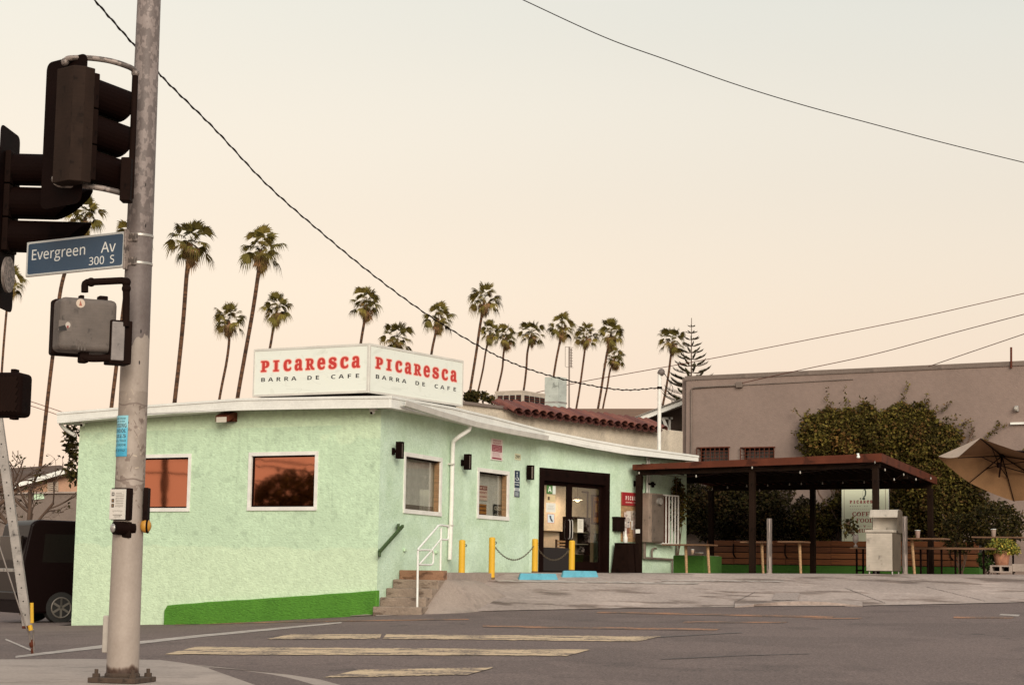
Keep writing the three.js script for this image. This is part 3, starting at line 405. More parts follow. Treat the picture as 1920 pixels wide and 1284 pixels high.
// ---- fittings on the walls
function wallLamp(fr, px, py, label) {
  const h = fr.hit(px, py, .08), t = thing('wall_lamp', label, 'wall lamp', fr.w(h.x, h.y - .17, .12), 'black wall lamps along the entrance side');
  part(t, 'mounting_plate', [fr.box(h.x - .06, h.x + .06, h.y - .09, h.y + .05, .003, .03, .005), fr.box(h.x - .02, h.x + .02, h.y - .05, h.y + .01, .03, .09)], M.black);
  part(t, 'lamp_housing', [fr.box(h.x - .065, h.x + .065, h.y - .17, h.y - .145, .09, .22), fr.box(h.x - .065, h.x + .065, h.y + .145, h.y + .17, .09, .22), fr.box(h.x - .065, h.x - .045, h.y - .145, h.y + .145, .09, .22), fr.box(h.x + .045, h.x + .065, h.y - .145, h.y + .145, .09, .22), fr.box(h.x - .045, h.x + .045, h.y - .145, h.y + .145, .09, .11)], M.black);
  part(t, 'lamp_glass', fr.box(h.x - .044, h.x + .044, h.y - .144, h.y + .144, .19, .20), mat(L(.16, .13, .11), { rough: .25 }));
}
wallLamp(RW1, 743, 844, 'black box wall lamp nearest the street corner'); wallLamp(RW2, 871, 866, 'black box wall lamp just right of the white downspout'); wallLamp(RW3, 990, 886, 'black box wall lamp just left of the glass door'); wallLamp(RW3, 1195, 905, 'black box wall lamp behind the first pergola post');
{ // floodlight, cameras
  const h = LW.hit(427, 785, .1), y = h.y, t = thing('floodlight', 'brown box floodlight under the eaves of the street wall', 'floodlight', LW.w(h.x, y - .1, .1));
  part(t, 'lamp_housing', [LW.box(h.x - .17, h.x + .17, y - .06, y + .13, .003, .12, .01), slab(LW.w(h.x - .17, y + .13, .12), LW.w(h.x + .17, y + .13, .12), LW.w(h.x + .17, y + .05, .30), LW.w(h.x - .17, y + .05, .30), new V3(0, -.12, 0))], M.brownTrim);
  part(t, 'lamp_lens', LW.box(h.x - .14, h.x + .12, y - .09, y + .02, .305, .315, .003), mat(L(.55, .50, .42), { rough: .3 }));
  const cam = (fr, px, py, label) => { const k = fr.hit(px, py, .12), c = thing('security_camera', label, 'camera', fr.w(k.x, k.y, .12)); part(c, 'mount', fr.box(k.x - .05, k.x + .05, k.y + .03, k.y + .07, .0, .2, .01), M.white); part(c, 'camera_body', new THREE.SphereGeometry(.055, 16, 12).translate(...fr.w(k.x, k.y, .14).toArray()), M.white); part(c, 'lens', new THREE.SphereGeometry(.03, 12, 8).translate(...fr.w(k.x, k.y - .025, .175).toArray()), M.black); };
  cam(LW, 155, 795, 'small white dome camera at the left end of the eaves'); cam(LW, 699, 772, 'small white dome camera by the street corner of the eaves');
}
function signOn(fr, px0, py0, px1, py1, name, label, cat, w, h, draw, th = .015, m0 = M.offwhite) {
  const [x0, x1, y0, y1] = fr.rect(px0, py0, px1, py1), t = thing(name, label, cat, fr.w((x0 + x1) / 2, y0, .01));
  part(t, 'sign_board', fr.box(x0, x1, y0, y1, .003, .003 + th), m0); part(t, 'print', sheetOn(fr, x0 + .003, x1 - .003, y0 + .003, y1 - .003, .003 + th + .002), printed(w, h, draw)); return t;
}
signOn(RW2, 919.5, 823, 941, 863, 'parking_sign', 'white and red private property sign above the second window', 'sign', 256, 400, (g, w, h) => {
  g.fillStyle = '#e7d6d0'; g.fillRect(0, 0, w, h); fitText(g, 'PRIVATE', 40, 52, 176, 32, '#9c2b3c'); fitText(g, 'PROPERTY', 34, 98, 188, 32, '#9c2b3c'); g.fillStyle = '#8c2236'; g.fillRect(18, 112, w - 36, 130); for (const [i, s] of ['UNAUTHORIZED', 'VEHICLES WILL', 'BE TOWED AWAY', 'OWNERS EXPENSE'].entries()) fitText(g, s, 34, 142 + i * 28, 188, 16, '#e9c9c6'); for (let i = 0; i < 5; i++) { g.fillStyle = '#b9808a'; g.fillRect(30, 258 + i * 18, w - 60 - (i * 41) % 50, 7); } g.fillStyle = '#8c2236'; g.fillRect(22, 352, w - 44, 30); grime(g, w, h, 40, .1);
});
signOn(RW2, 964.5, 850.5, 976, 862.5, 'house_number', 'small cream house number plate above the accessible parking sign', 'number plate', 128, 96, (g, w, h) => { g.fillStyle = '#d9d8b4'; g.fillRect(0, 0, w, h); fitText(g, '2991', 10, 72, 108, 50, '#26231b'); }, .006);
signOn(RW2, 963.5, 882, 973.5, 932, 'accessible_parking_sign', 'narrow dark blue accessible parking sign beside the second window', 'sign', 96, 400, (g, w, h) => {
  g.fillStyle = '#223449'; g.fillRect(0, 0, w, h); g.strokeStyle = '#dfe6e4'; g.lineWidth = 9; g.lineCap = 'round'; g.beginPath(); g.arc(46, 122, 24, -.6, 3.6); g.stroke(); g.beginPath(); g.moveTo(46, 58); g.lineTo(46, 108); g.lineTo(70, 108); g.lineTo(82, 146); g.stroke(); g.fillStyle = '#dfe6e4'; g.beginPath(); g.arc(45, 36, 11, 0, 7); g.fill();
  g.fillRect(0, 172, w, 10); spaced(g, 'VAN', 16, 226, 64, 22, '#dfe6e4'); g.fillRect(0, 262, w, 46); for (let i = 0; i < 3; i++) { g.fillStyle = '#223449'; g.fillRect(12, 268 + i * 13, 72, 6); } g.fillStyle = '#dfe6e4'; for (let i = 0; i < 4; i++) g.fillRect(16, 328 + i * 16, 64, 7);
}, .01);
{ // cards inside the second window
  const c = (px0, py0, px1, py1, label, draw) => { const z = -.155, [x0, x1, y0, y1] = (() => { const a = RW2.hit(px0, (py0 + py1) / 2, z).x, b = RW2.hit(px1, (py0 + py1) / 2, z).x; return [a, b, RW2.hit((px0 + px1) / 2, py1, z).y, RW2.hit((px0 + px1) / 2, py0, z).y]; })(); single('window_card', sheetOn(RW2, x0, x1, y0, y1, z), printed(128, 160, draw), label, 'notice'); };
  c(897.5, 910, 914, 938, 'small dark red and white card in the second entrance window', (g, w, h) => { g.fillStyle = '#c9b3a6'; g.fillRect(0, 0, w, h); g.fillStyle = '#6e2d26'; g.fillRect(6, 6, w - 12, 44); fitText(g, 'WE BUY', 14, 40, 100, 24, '#d8c2b4'); fitText(g, 'PROPERTY', 10, 88, 108, 22, '#7a3128'); fitText(g, 'NO PARKING', 10, 130, 108, 18, '#7a3128'); });
  c(895, 945, 912, 970, 'orange brown card in the lower left of the second window', (g, w, h) => { g.fillStyle = '#9a6424'; g.fillRect(0, 0, w, h); g.fillStyle = '#5e3713'; for (let i = 0; i < 3; i++) g.fillRect(8, 18 + i * 48, w - 16, 20); });
  c(925, 946, 949, 974, 'black card reading CLOSED in the lower right of the window', (g, w, h) => { g.fillStyle = '#1c1b1a'; g.fillRect(0, 0, w, h); fitText(g, 'CLOSE', 10, 62, 76, 40, '#c9c2b0'); g.fillStyle = '#59564e'; for (let i = 0; i < 5; i++) g.fillRect(92, 20 + i * 14, 30, 6); fitText(g, 'START', 10, 140, 90, 36, '#8d8778'); });
}
// bulletin board with its red header, mailbox, bin, bottle
{
  const z = .05, [x0, x1, y0, y1] = RW3.rect(1164, 924, 1208, 1016), t = thing('bulletin_board', 'notice board with red header and overlapping torn flyers', 'notice board', RW3.w((x0 + x1) / 2, y0, .01));
  part(t, 'backing_board', RW3.box(x0, x1, y0, y1, .003, .03), M.woodPale);
  part(t, 'header', RW3.box(x0 - .02, x1 + .02, y1 - .33, y1, .034, .06), mat(L(.36, .03, .03), { rough: .6 }));
  part(t, 'header_print', sheetOn(RW3, x0, x1, y1 - .31, y1 - .02, .062), printed(256, 128, (g, w, h) => { g.fillStyle = '#9a1f22'; g.fillRect(0, 0, w, h); slabWord(g, 'PIcaResca', 26, 74, 204, 40, '#efdcd0'); spaced(g, 'BARRA DE CAFE', 30, 110, 190, 16, '#e0bdb0'); }));
  const cols = ['#d8cfc4', '#cfc2bb', '#e2dcd0', '#c9a79a', '#b98d76', '#d6c0b4', '#e6e0d8', '#bfae9e', '#8e5a44'];
  const flyer = (i) => printed(64, 96, (g, w, h) => { g.fillStyle = cols[i % cols.length]; g.fillRect(0, 0, w, h); g.fillStyle = ['#5b3a38', '#3d3a4a', '#7a3b2a', '#6b6257'][i % 4]; if (i % 3) { g.beginPath(); g.ellipse(32 + (i * 7) % 12, 34, 9 + i % 7, 15, i, 0, 7); g.fill(); } for (let k = 0; k < 4; k++) g.fillRect(8, 62 + k * 8, 30 + (i * 13 + k * 17) % 20, 3); });
  const mats = range(0, 8, 1).map(flyer);
  for (let i = 0; i < 30; i++) { const w = rnd(.13, .2), h = rnd(.18, .28), x = rnd(x0 + .09, x1 - .06), y = rnd(y0 + .12, y1 - .42), a = rnd(-.12, .12), g = new THREE.PlaneGeometry(w, h, 2, 3), p = g.attributes.position; for (let k = 0; k < p.count; k++) p.setZ(k, .012 * Math.abs(p.getX(k) / w) * (p.getY(k) < 0 ? 1 : 0) * rnd(.5, 2)); g.computeVertexNormals(); part(t, 'flyer', RW3.put(metricKeep(g.rotateZ(a).translate(x, y, .034 + i * .0012))), mats[i % 9]); }
  const fl = RW3.hit(1209, 981, .06); part(t, 'flyer', RW3.put(metricKeep(new THREE.CircleGeometry(.16, 14).rotateY(.5).translate(fl.x + .03, fl.y, .10))), mat(L(.05, .13, .22), { rough: .8 }), 'round blue flyer at the right edge');
  const [a, b, c, d] = RW3.rect(1154, 969, 1169, 996, .1), m = thing('mailbox', 'black wall mailbox left of the notice board', 'mailbox', RW3.w((a + b) / 2, c, .1)); part(m, 'box_body', RW3.box(a, b, c, d - .05, .003, .15, .01), M.blackM); part(m, 'lid', RW3.box(a - .01, b + .01, d - .05, d, .003, .165, .008), M.blackM);
  const k = RW3.hit(1175, 1072, .35), kx = k.x, gy = land(...(() => { const p = RW3.w(kx, 0, .35); return [p.x, -p.z]; })()) - .01, bin = thing('trash_bin', 'black tapered trash bin by the wall under the notice board', 'trash bin', RW3.w(kx, gy, .35));
  const tap = (w0, w1, y0, y1, z0, d0, d1) => { const q = (w, d, y) => [RW3.w(kx - w, y, z0 - d), RW3.w(kx + w, y, z0 - d), RW3.w(kx + w, y, z0 + d), RW3.w(kx - w, y, z0 + d)], A = q(w0, d0, y0), B = q(w1, d1, y1); return range(0, 3, 1).map((i) => { const j = (i + 1) % 4; return quad(A[j], A[i], B[i], B[j]); }).concat([quad(B[0], B[3], B[2], B[1])]).map((g) => g); };
  const hb = RW3.hit(1175, 1018, .35).y; const body = tap(.29, .225, gy, hb - .04, .35, .27, .21); body.forEach((g) => g); part(bin, 'bin_body', body, Object.assign(M.blackM.clone(), { side: DS })); part(bin, 'lid', RW3.box(kx - .235, kx + .235, hb - .04, hb, .13, .57, .012), M.blackM); part(bin, 'ridge', bar(RW3.w(kx, gy + .05, .35 + .275), RW3.w(kx, hb - .05, .35 + .22), .03, .02), M.black);
  const s = thing('spray_bottle', 'white bottle standing on the lid of the black bin', 'bottle', RW3.w(kx - .06, hb, .35)); part(s, 'bottle_body', lathe([[0, hb], [.055, hb], [.055, hb + .13], [.03, hb + .2], [.018, hb + .24], [.018, hb + .27]]).translate(...RW3.w(kx - .06, 0, .35).toArray()), M.white); part(s, 'cap', lathe([[0, hb + .27], [.022, hb + .27], [.018, hb + .31], [0, hb + .31]], 12).translate(...RW3.w(kx - .06, 0, .35).toArray()), M.white);
}
{ // electrical cabinet and white barred cage
  const z = .28, [x0, x1, y0, y1] = RW3.rect(1217, 925, 1244, 1017, z), t = thing('electrical_cabinet', 'tan electrical meter cabinet on the wall beside the barred cage', 'meter cabinet', RW3.w((x0 + x1) / 2, y0, .1));
  part(t, 'cabinet_body', RW3.box(x0, x1, y0, y1, .003, z, .012), mat(L(.34, .255, .20), { map: T.metal, size: [.7], rough: .6 })); part(t, 'cover', RW3.box(x0 + .13, x1 - .01, y0 + .02, y1 - .03, z + .002, z + .03, .01), mat(L(.16, .125, .10), { map: T.metal, size: [.7], rough: .6 }));
  const mm = RW3.hit(1236, 940, z + .05); part(t, 'meter', new THREE.CylinderGeometry(.085, .09, .09, 24).rotateX(Math.PI / 2).applyMatrix4(RW3.m.clone().setPosition(...RW3.w(mm.x, mm.y, z + .07).toArray())), M.steel);
  part(t, 'conduit', [rod(RW3.w(x0 + .22, y1 - .01, .07), RW3.w(x0 + .22, eaveY(RW3, x0) + .1, .07), .03), rod(RW3.w(x0 + .33, y1 - .01, .06), RW3.w(x0 + .33, eaveY(RW3, x0) + .1, .06), .022)], M.offwhite);
  part(t, 'lower_conduit', [rod(RW3.w(x0 + .10, y0 - .42, .08), RW3.w(x0 + .10, y0, .08), .045), rod(RW3.w(x0 + .10, y0 - .40, .08), RW3.w(x1 + .75, y0 - .42, .08), .03), tube([RW3.w(x0 + .42, y0 - .4, .1), RW3.w(x0 + .42, y0 - .22, .1), RW3.w(x0 + .5, y0 - .15, .1), RW3.w(x0 + .62, y0 - .15, .1)], .025, 20, 8), rod(RW3.w(x1 + .74, y0 - .42, .08), RW3.w(x1 + .74, y0 - .95, .08), .02)], mat(L(.20, .15, .12), { map: T.metal, size: [.4], rough: .7 }));
  const [a, b, c, d] = RW3.rect(1243, 928, 1273, 1021, z), k = thing('window_cage', 'white barred metal cage on the wall beside the meter cabinet', 'window guard', RW3.w((a + b) / 2, c, z)), f = M.offwhite;
  part(k, 'cage_frame', [RW3.box(a, b, c, c + .03, z - .02, z + .01), RW3.box(a, b, d - .03, d, z - .02, z + .01), RW3.box(a, b, c, c + .03, 0, z - .02), RW3.box(a, b, d - .03, d, 0, z - .02)], f);
  for (let i = 0; i < 6; i++) { const x = lerp(a + .015, b - .015, i / 5); part(k, 'bar', RW3.box(x - .014, x + .014, c + .03, d - .03, z - .02, z + .008), f); }
  part(k, 'shutter', RW3.box(a + .02, b - .02, c + .03, d - .03, .003, .02), M.brownTrim);
  const h = RW3.hit(1224, 908, .1), br = thing('bracket_arm', 'small black bracket arm above the meter cabinet', 'bracket', RW3.w(h.x, h.y, .1)); part(br, 'arm', RW3.box(h.x - .2, h.x + .12, h.y - .02, h.y + .03, .05, .12, .008), M.black); part(br, 'mount', RW3.box(h.x + .08, h.x + .16, h.y - .07, h.y + .07, .003, .05, .006), M.black);
}
// ---- roof sign
{
  const s0 = at(691, 690, 39.0), fl = new Frame(s0, tL), xl = fl.reach(464), fr = new Frame(s0, dirR(58)), xr = fr.reach(861.5), hA = fl.hit(690, 644.5).y, hB = fl.hit(690, 735).y, w = -xl;
  const t = thing('rooftop_sign', 'white two-sided roof sign with red lettering on the cafe corner', 'sign', fl.w(0, hB, 0)), P = [fl.w(xl, 0), fl.w(0, 0), fr.w(xr, 0), fl.w(xl, 0).add(fr.w(xr, 0)).sub(fl.w(0, 0))];
  const hl = [fl.hit(464, 657).y, fl.hit(464, 741).y], hr = [fr.hit(861.5, 680).y, fr.hit(861.5, 760.5).y];
  part(t, 'cabinet', prism(P.map((p) => [p.x, p.z]), hB, hA), M.white);
  const face = (f, x0, x1) => printed(1024, 400, (g, W, H) => {
    g.fillStyle = '#e9ece2'; g.fillRect(0, 0, W, H); g.strokeStyle = 'rgba(150,150,140,.25)'; for (let i = 0; i < 14; i++) { g.lineWidth = rnd(1, 3); g.beginPath(); const x = rnd(0, W), y = rnd(0, H); g.moveTo(x, y); g.bezierCurveTo(x + rnd(30, 160), y + rnd(-40, 40), x + rnd(60, 200), y + rnd(-60, 60), x + rnd(100, 300), y + rnd(-40, 80)); g.stroke(); }
    grime(g, W, H, 70, .045); slabWord(g, 'PIcaResca', W * .045, H * .475, W * .905, H * .232, '#c4342c', '#efb3a4', 11); spaced(g, 'BARRA DE CAFE', W * .045, H * .708, W * .905, H * .092, '#221f1f', 'bold', 'sans-serif', 1.45);
  });
  part(t, 'sign_face', sheetOn(fl, xl + .03, -.03, hB + .03, hA - .03, .004), face()); part(t, 'sign_face', sheetOn(fr, .03, xr - .03, hB + .03, hA - .03, .004), face());
  const e = .035, trim = (f, a, b) => [f.box(a, b, hA - e, hA + .012, -.02, .014), f.box(a, b, hB - .012, hB + e, -.02, .014), f.box(a, a + e, hB + e, hA - e, -.02, .0135), f.box(b - e, b, hB + e, hA - e, -.02, .0135)];
  part(t, 'edge_trim', [...trim(fl, xl, 0), ...trim(fr, .015, xr)], M.gutter);
  part(t, 'support', [fl.box(xl + .15, -.1, hB - .07, hB - .013, -.16, -.1), fr.box(.2, xr - .1, hB - .07, hB - .013, -.16, -.1)], M.blackM);
  for (const x of [.12, .35, .45, .62, .72, .9]) part(t, 'leg', fl.box(xl * x - .03, xl * x + .03, hB - .45, hB - .07, -.2, -.14), M.blackM);
  for (const x of [.25, .6, .9]) part(t, 'leg', fr.box(xr * x - .03, xr * x + .03, hB - .5, hB - .07, -.2, -.14), M.blackM);
  const p = fl.hit(598, 642, -.6); single('roof_pipe', rod(fl.w(p.x, hA - .5, -.6), fl.w(p.x - .02, hA + .1, -.6), .03), M.steel, 'short vent pipe sticking up behind the roof sign', 'vent pipe');
}
// ---- stairs, rails
{
  const f = RW1, wd = 1.02, rows = [[-.22, 1137, 38], [.10, 1119, 38.3], [.42, 1102, 38.7], [.74, 1086, 39.1], [1.06, 1068.5, 39.4]], t = thing('concrete_stairs', 'worn concrete stairs climbing along the cafe wall at the corner', 'stairs', f.w(.4, .2, .5));
  rows.forEach(([x, py, d], i) => { const y = at(740, py, d).y, g = f.box(x, 1.2 - i * .002, -.1, y, .012, wd - i * .012 + (i ? 0 : .02), .025); const p = g.attributes.position; for (let k = 0; k < p.count; k++) { const v = new V3(p.getX(k), p.getY(k), p.getZ(k)); p.setXYZ(k, v.x + .008 * Math.sin(v.z * 31 + i), v.y + .006 * Math.sin(v.x * 17 + v.z * 23), v.z + .008 * Math.cos(v.x * 27)); } g.computeVertexNormals(); part(t, 'step', i === 4 ? f.box(1.06, 1.28, -.1, y, .012, .97, .012) : g, i === 4 ? M.stepRed : M.step, i === 4 ? 'reddish brown top step' : undefined); });
  // green handrail on the wall
  const q = (px, py, z) => { const h = f.hit(px, py, z); return f.w(h.x, h.y, z); }, rail = thing('handrail', 'green wooden handrail slanting up the wall beside the stairs', 'handrail', q(712, 1034, .1));
  part(rail, 'rail', bar(q(711, 1035, .12), q(755, 986, .12), .05, .055), M.handrail); part(rail, 'bracket', bar(q(712, 1037, .0), q(712, 1036, .13), .05, .14), M.handrail); part(rail, 'bracket', bar(q(747, 988, .0), q(747, 991, .13), .05, .14), M.handrail);
  // white pipe railing at the outer side of the stairs
  const P = (px, py, d) => at(px, py, d), r = .021, d0 = 37.55, d1 = 38.9, dd = (px) => lerp(d0, d1, (px - 783) / 42), w = (px, py) => P(px, py, dd(px)), rl = thing('pipe_railing', 'white bent pipe railing on the outer side of the stairs', 'railing', w(783, 1137));
  part(rl, 'post', rod(w(783.5, 1032), w(782, 1139), r), M.white); part(rl, 'post', rod(w(827, 990), w(825, 1089), r), M.white);
  part(rl, 'top_rail', tube([w(783.5, 1032), w(785, 1028), w(818, 990), w(821.5, 985.5), w(826, 984.5), w(837, 986), w(840.5, 988), w(841, 992), w(840.5, 1006), w(839.5, 1011), w(836, 1012), w(827, 1011)], r, 120, 8, .12), M.white);
  part(rl, 'lower_rail', [tube([w(786, 1058), w(804, 1038), w(826, 1011)], r * .9, 30, 8, .1)], M.white);
  part(rl, 'loop', tube([w(783.5, 1031.5), w(796, 1031), w(808, 1031.5), w(811.5, 1034), w(812.5, 1039), w(812, 1053), w(810.5, 1057.5), w(806, 1059), w(784, 1058.5)], r * .9, 80, 8, .12), M.white);
  for (const [px, py] of [[757, 1031], [816, 1035]]) { const h = RW1.hit(px, py); part(cafe, 'pipe_cap', RW1.box(h.x - .05, h.x + .05, h.y - .03, h.y + .03, .002, .05, .012), M.mintPaint); }
}
// ---- yellow bollards with chains, blue wheel stops
{
  const spec = [[865.5, 41.2, 1095, 1012, 'yellow bollard nearest the stairs, standing without a chain'], [922, 42.2, 1087, 1007, 'yellow bollard in front of the second window, start of the chain'], [1003, 43.2, 1075, 1010, 'yellow bollard at the left edge of the door, chains on both sides'], [1072.5, 43.8, 1072, 1013, 'yellow bollard in front of the door, rightmost of the row']], tops = []; let d0;
  for (const [px, d, yb, yt, label] of spec) {
    const g0 = yb > 1080 ? onLand(px - .5, yb) : at(px - .5, yb, d); d0 = -g0.z; const b = g0, tp = at(px + .5, yt, d0), t = thing('bollard', label, 'bollard', b, 'yellow bollards in front of the entrance'), h = tp.y - b.y, r = .068;
    part(t, 'post', lathe([[0, -.25], [r, -.25], [r, h - .035], [r * .9, h - .012], [r * .6, h - .002], [0, h]]).applyMatrix4(new THREE.Matrix4().makeTranslation(b.x, b.y, b.z)), M.yellow); part(t, 'foot_collar', lathe([[r + .001, -.02], [r + .004, -.02], [r + .003, .05], [r + .001, .05]]).translate(b.x, b.y, b.z), mat(L(.22, .13, .05), { map: T.metal, size: [.2] })); part(t, 'eye_bolt', new THREE.TorusGeometry(.022, .007, 6, 12).translate(b.x + r + .01, b.y + h - .12, b.z + .01), M.blackM); tops.push(new V3(b.x, b.y + h - .12, b.z));
  }
  const chain = (a, b, sag, label) => { const n = Math.round(a.distanceTo(b) / .042), g = []; for (let i = 0; i <= n; i++) { const t = i / n, p = a.clone().lerp(b, t); p.y -= sag * 4 * t * (1 - t); const t2 = t + .01, p2 = a.clone().lerp(b, t2); p2.y -= sag * 4 * t2 * (1 - t2); const l = new THREE.TorusGeometry(.016, .0055, 5, 9).scale(1.7, 1, 1); if (i % 2) l.rotateX(Math.PI / 2); l.applyQuaternion(new THREE.Quaternion().setFromUnitVectors(new V3(1, 0, 0), p2.sub(p).normalize())); g.push(l.translate(p.x, p.y, p.z)); } const c = single('chain', g, mat(L(.10, .075, .045), { rough: .6, metal: .3 }), label, 'chain'); };
  chain(tops[1], tops[2], .36, 'sagging chain between the second and third bollards'); chain(tops[2], tops[3], .34, 'sagging chain in front of the door between two bollards');
  const st = (x0, x1, yt, yb, d, label) => { const a = onLand(x0, yb), b = onLand(x1, yb); a.y = b.y = Math.max(a.y, b.y) - .01; const f = new Frame(a, b.clone().sub(a)), l = a.distanceTo(b), h = .14; const s = new THREE.Shape([[0, 0], [.14, 0], [.105, h], [.035, h]].map(([x, y]) => new THREE.Vector2(x, y))); const g = metricKeep(new THREE.ExtrudeGeometry(s, { depth: l, bevelEnabled: true, bevelSize: .012, bevelThickness: .05, bevelSegments: 3 }).rotateY(Math.PI / 2).translate(0, a.y, 0)); const p = g.attributes.position; for (let k = 0; k < p.count; k++) { const hy = cl((p.getY(k) - a.y) / h), x = p.getX(k); p.setX(k, x + (x < l / 2 ? 1 : -1) * hy * .045); } g.computeVertexNormals(); single('wheel_stop', f.put(g), M.blue, label, 'wheel stop', 'blue wheel stops'); };
  st(977, 1043, 1075, 1088.5, 42.3, 'blue concrete wheel stop farther left, by the third bollard'); st(1058, 1119, 1070, 1083.5, 43.2, 'blue concrete wheel stop in front of the rightmost bollard');
}
// ---------------------------------------------------------------- foliage helper: many folded leaves, each of its own shade
function leaves(n, place, size, shades) {
  const pos = [], nor = [], col = [], a = new V3(), b = new V3(), up = new V3();
  for (let i = 0; i < n; i++) {
    const p = place(i); if (!p) continue; const s = size * rnd(.65, 1.3), sh = shades[Math.floor(rnd(0, shades.length))], k = rnd(.5, 1.45);
    a.set(rnd(-1, 1), rnd(-.9, .5), rnd(-1, 1)).normalize(); b.set(rnd(-1, 1), rnd(-1, 1), rnd(-1, 1)).cross(a).normalize(); up.crossVectors(a, b);
    const base0 = p, tip = p.clone().addScaledVector(a, s), l = p.clone().addScaledVector(a, s * .5).addScaledVector(b, s * .28).addScaledVector(up, s * .1), r = p.clone().addScaledVector(a, s * .5).addScaledVector(b, -s * .28).addScaledVector(up, s * .1);
    for (const q of [base0, l, tip, base0, tip, r]) { pos.push(q.x, q.y, q.z); col.push(sh[0] * k, sh[1] * k, sh[2] * k); }
  }
  const g = new THREE.BufferGeometry(); g.setAttribute('position', new THREE.Float32BufferAttribute(pos, 3)); g.setAttribute('color', new THREE.Float32BufferAttribute(col, 3)); g.setAttribute('uv', new THREE.Float32BufferAttribute(new Float32Array(pos.length / 3 * 2), 2)); g.computeVertexNormals(); return g;
}
const inBall = () => { let v; do v = new V3(rnd(-1, 1), rnd(-1, 1), rnd(-1, 1)); while (v.length() > 1); return v; };
const olive = [[.062, .050, .009], [.092, .074, .013], [.045, .034, .007], [.135, .104, .022], [.105, .058, .016]], deep = [[.034, .030, .007], [.05, .04, .009], [.026, .021, .006], [.068, .045, .012]];

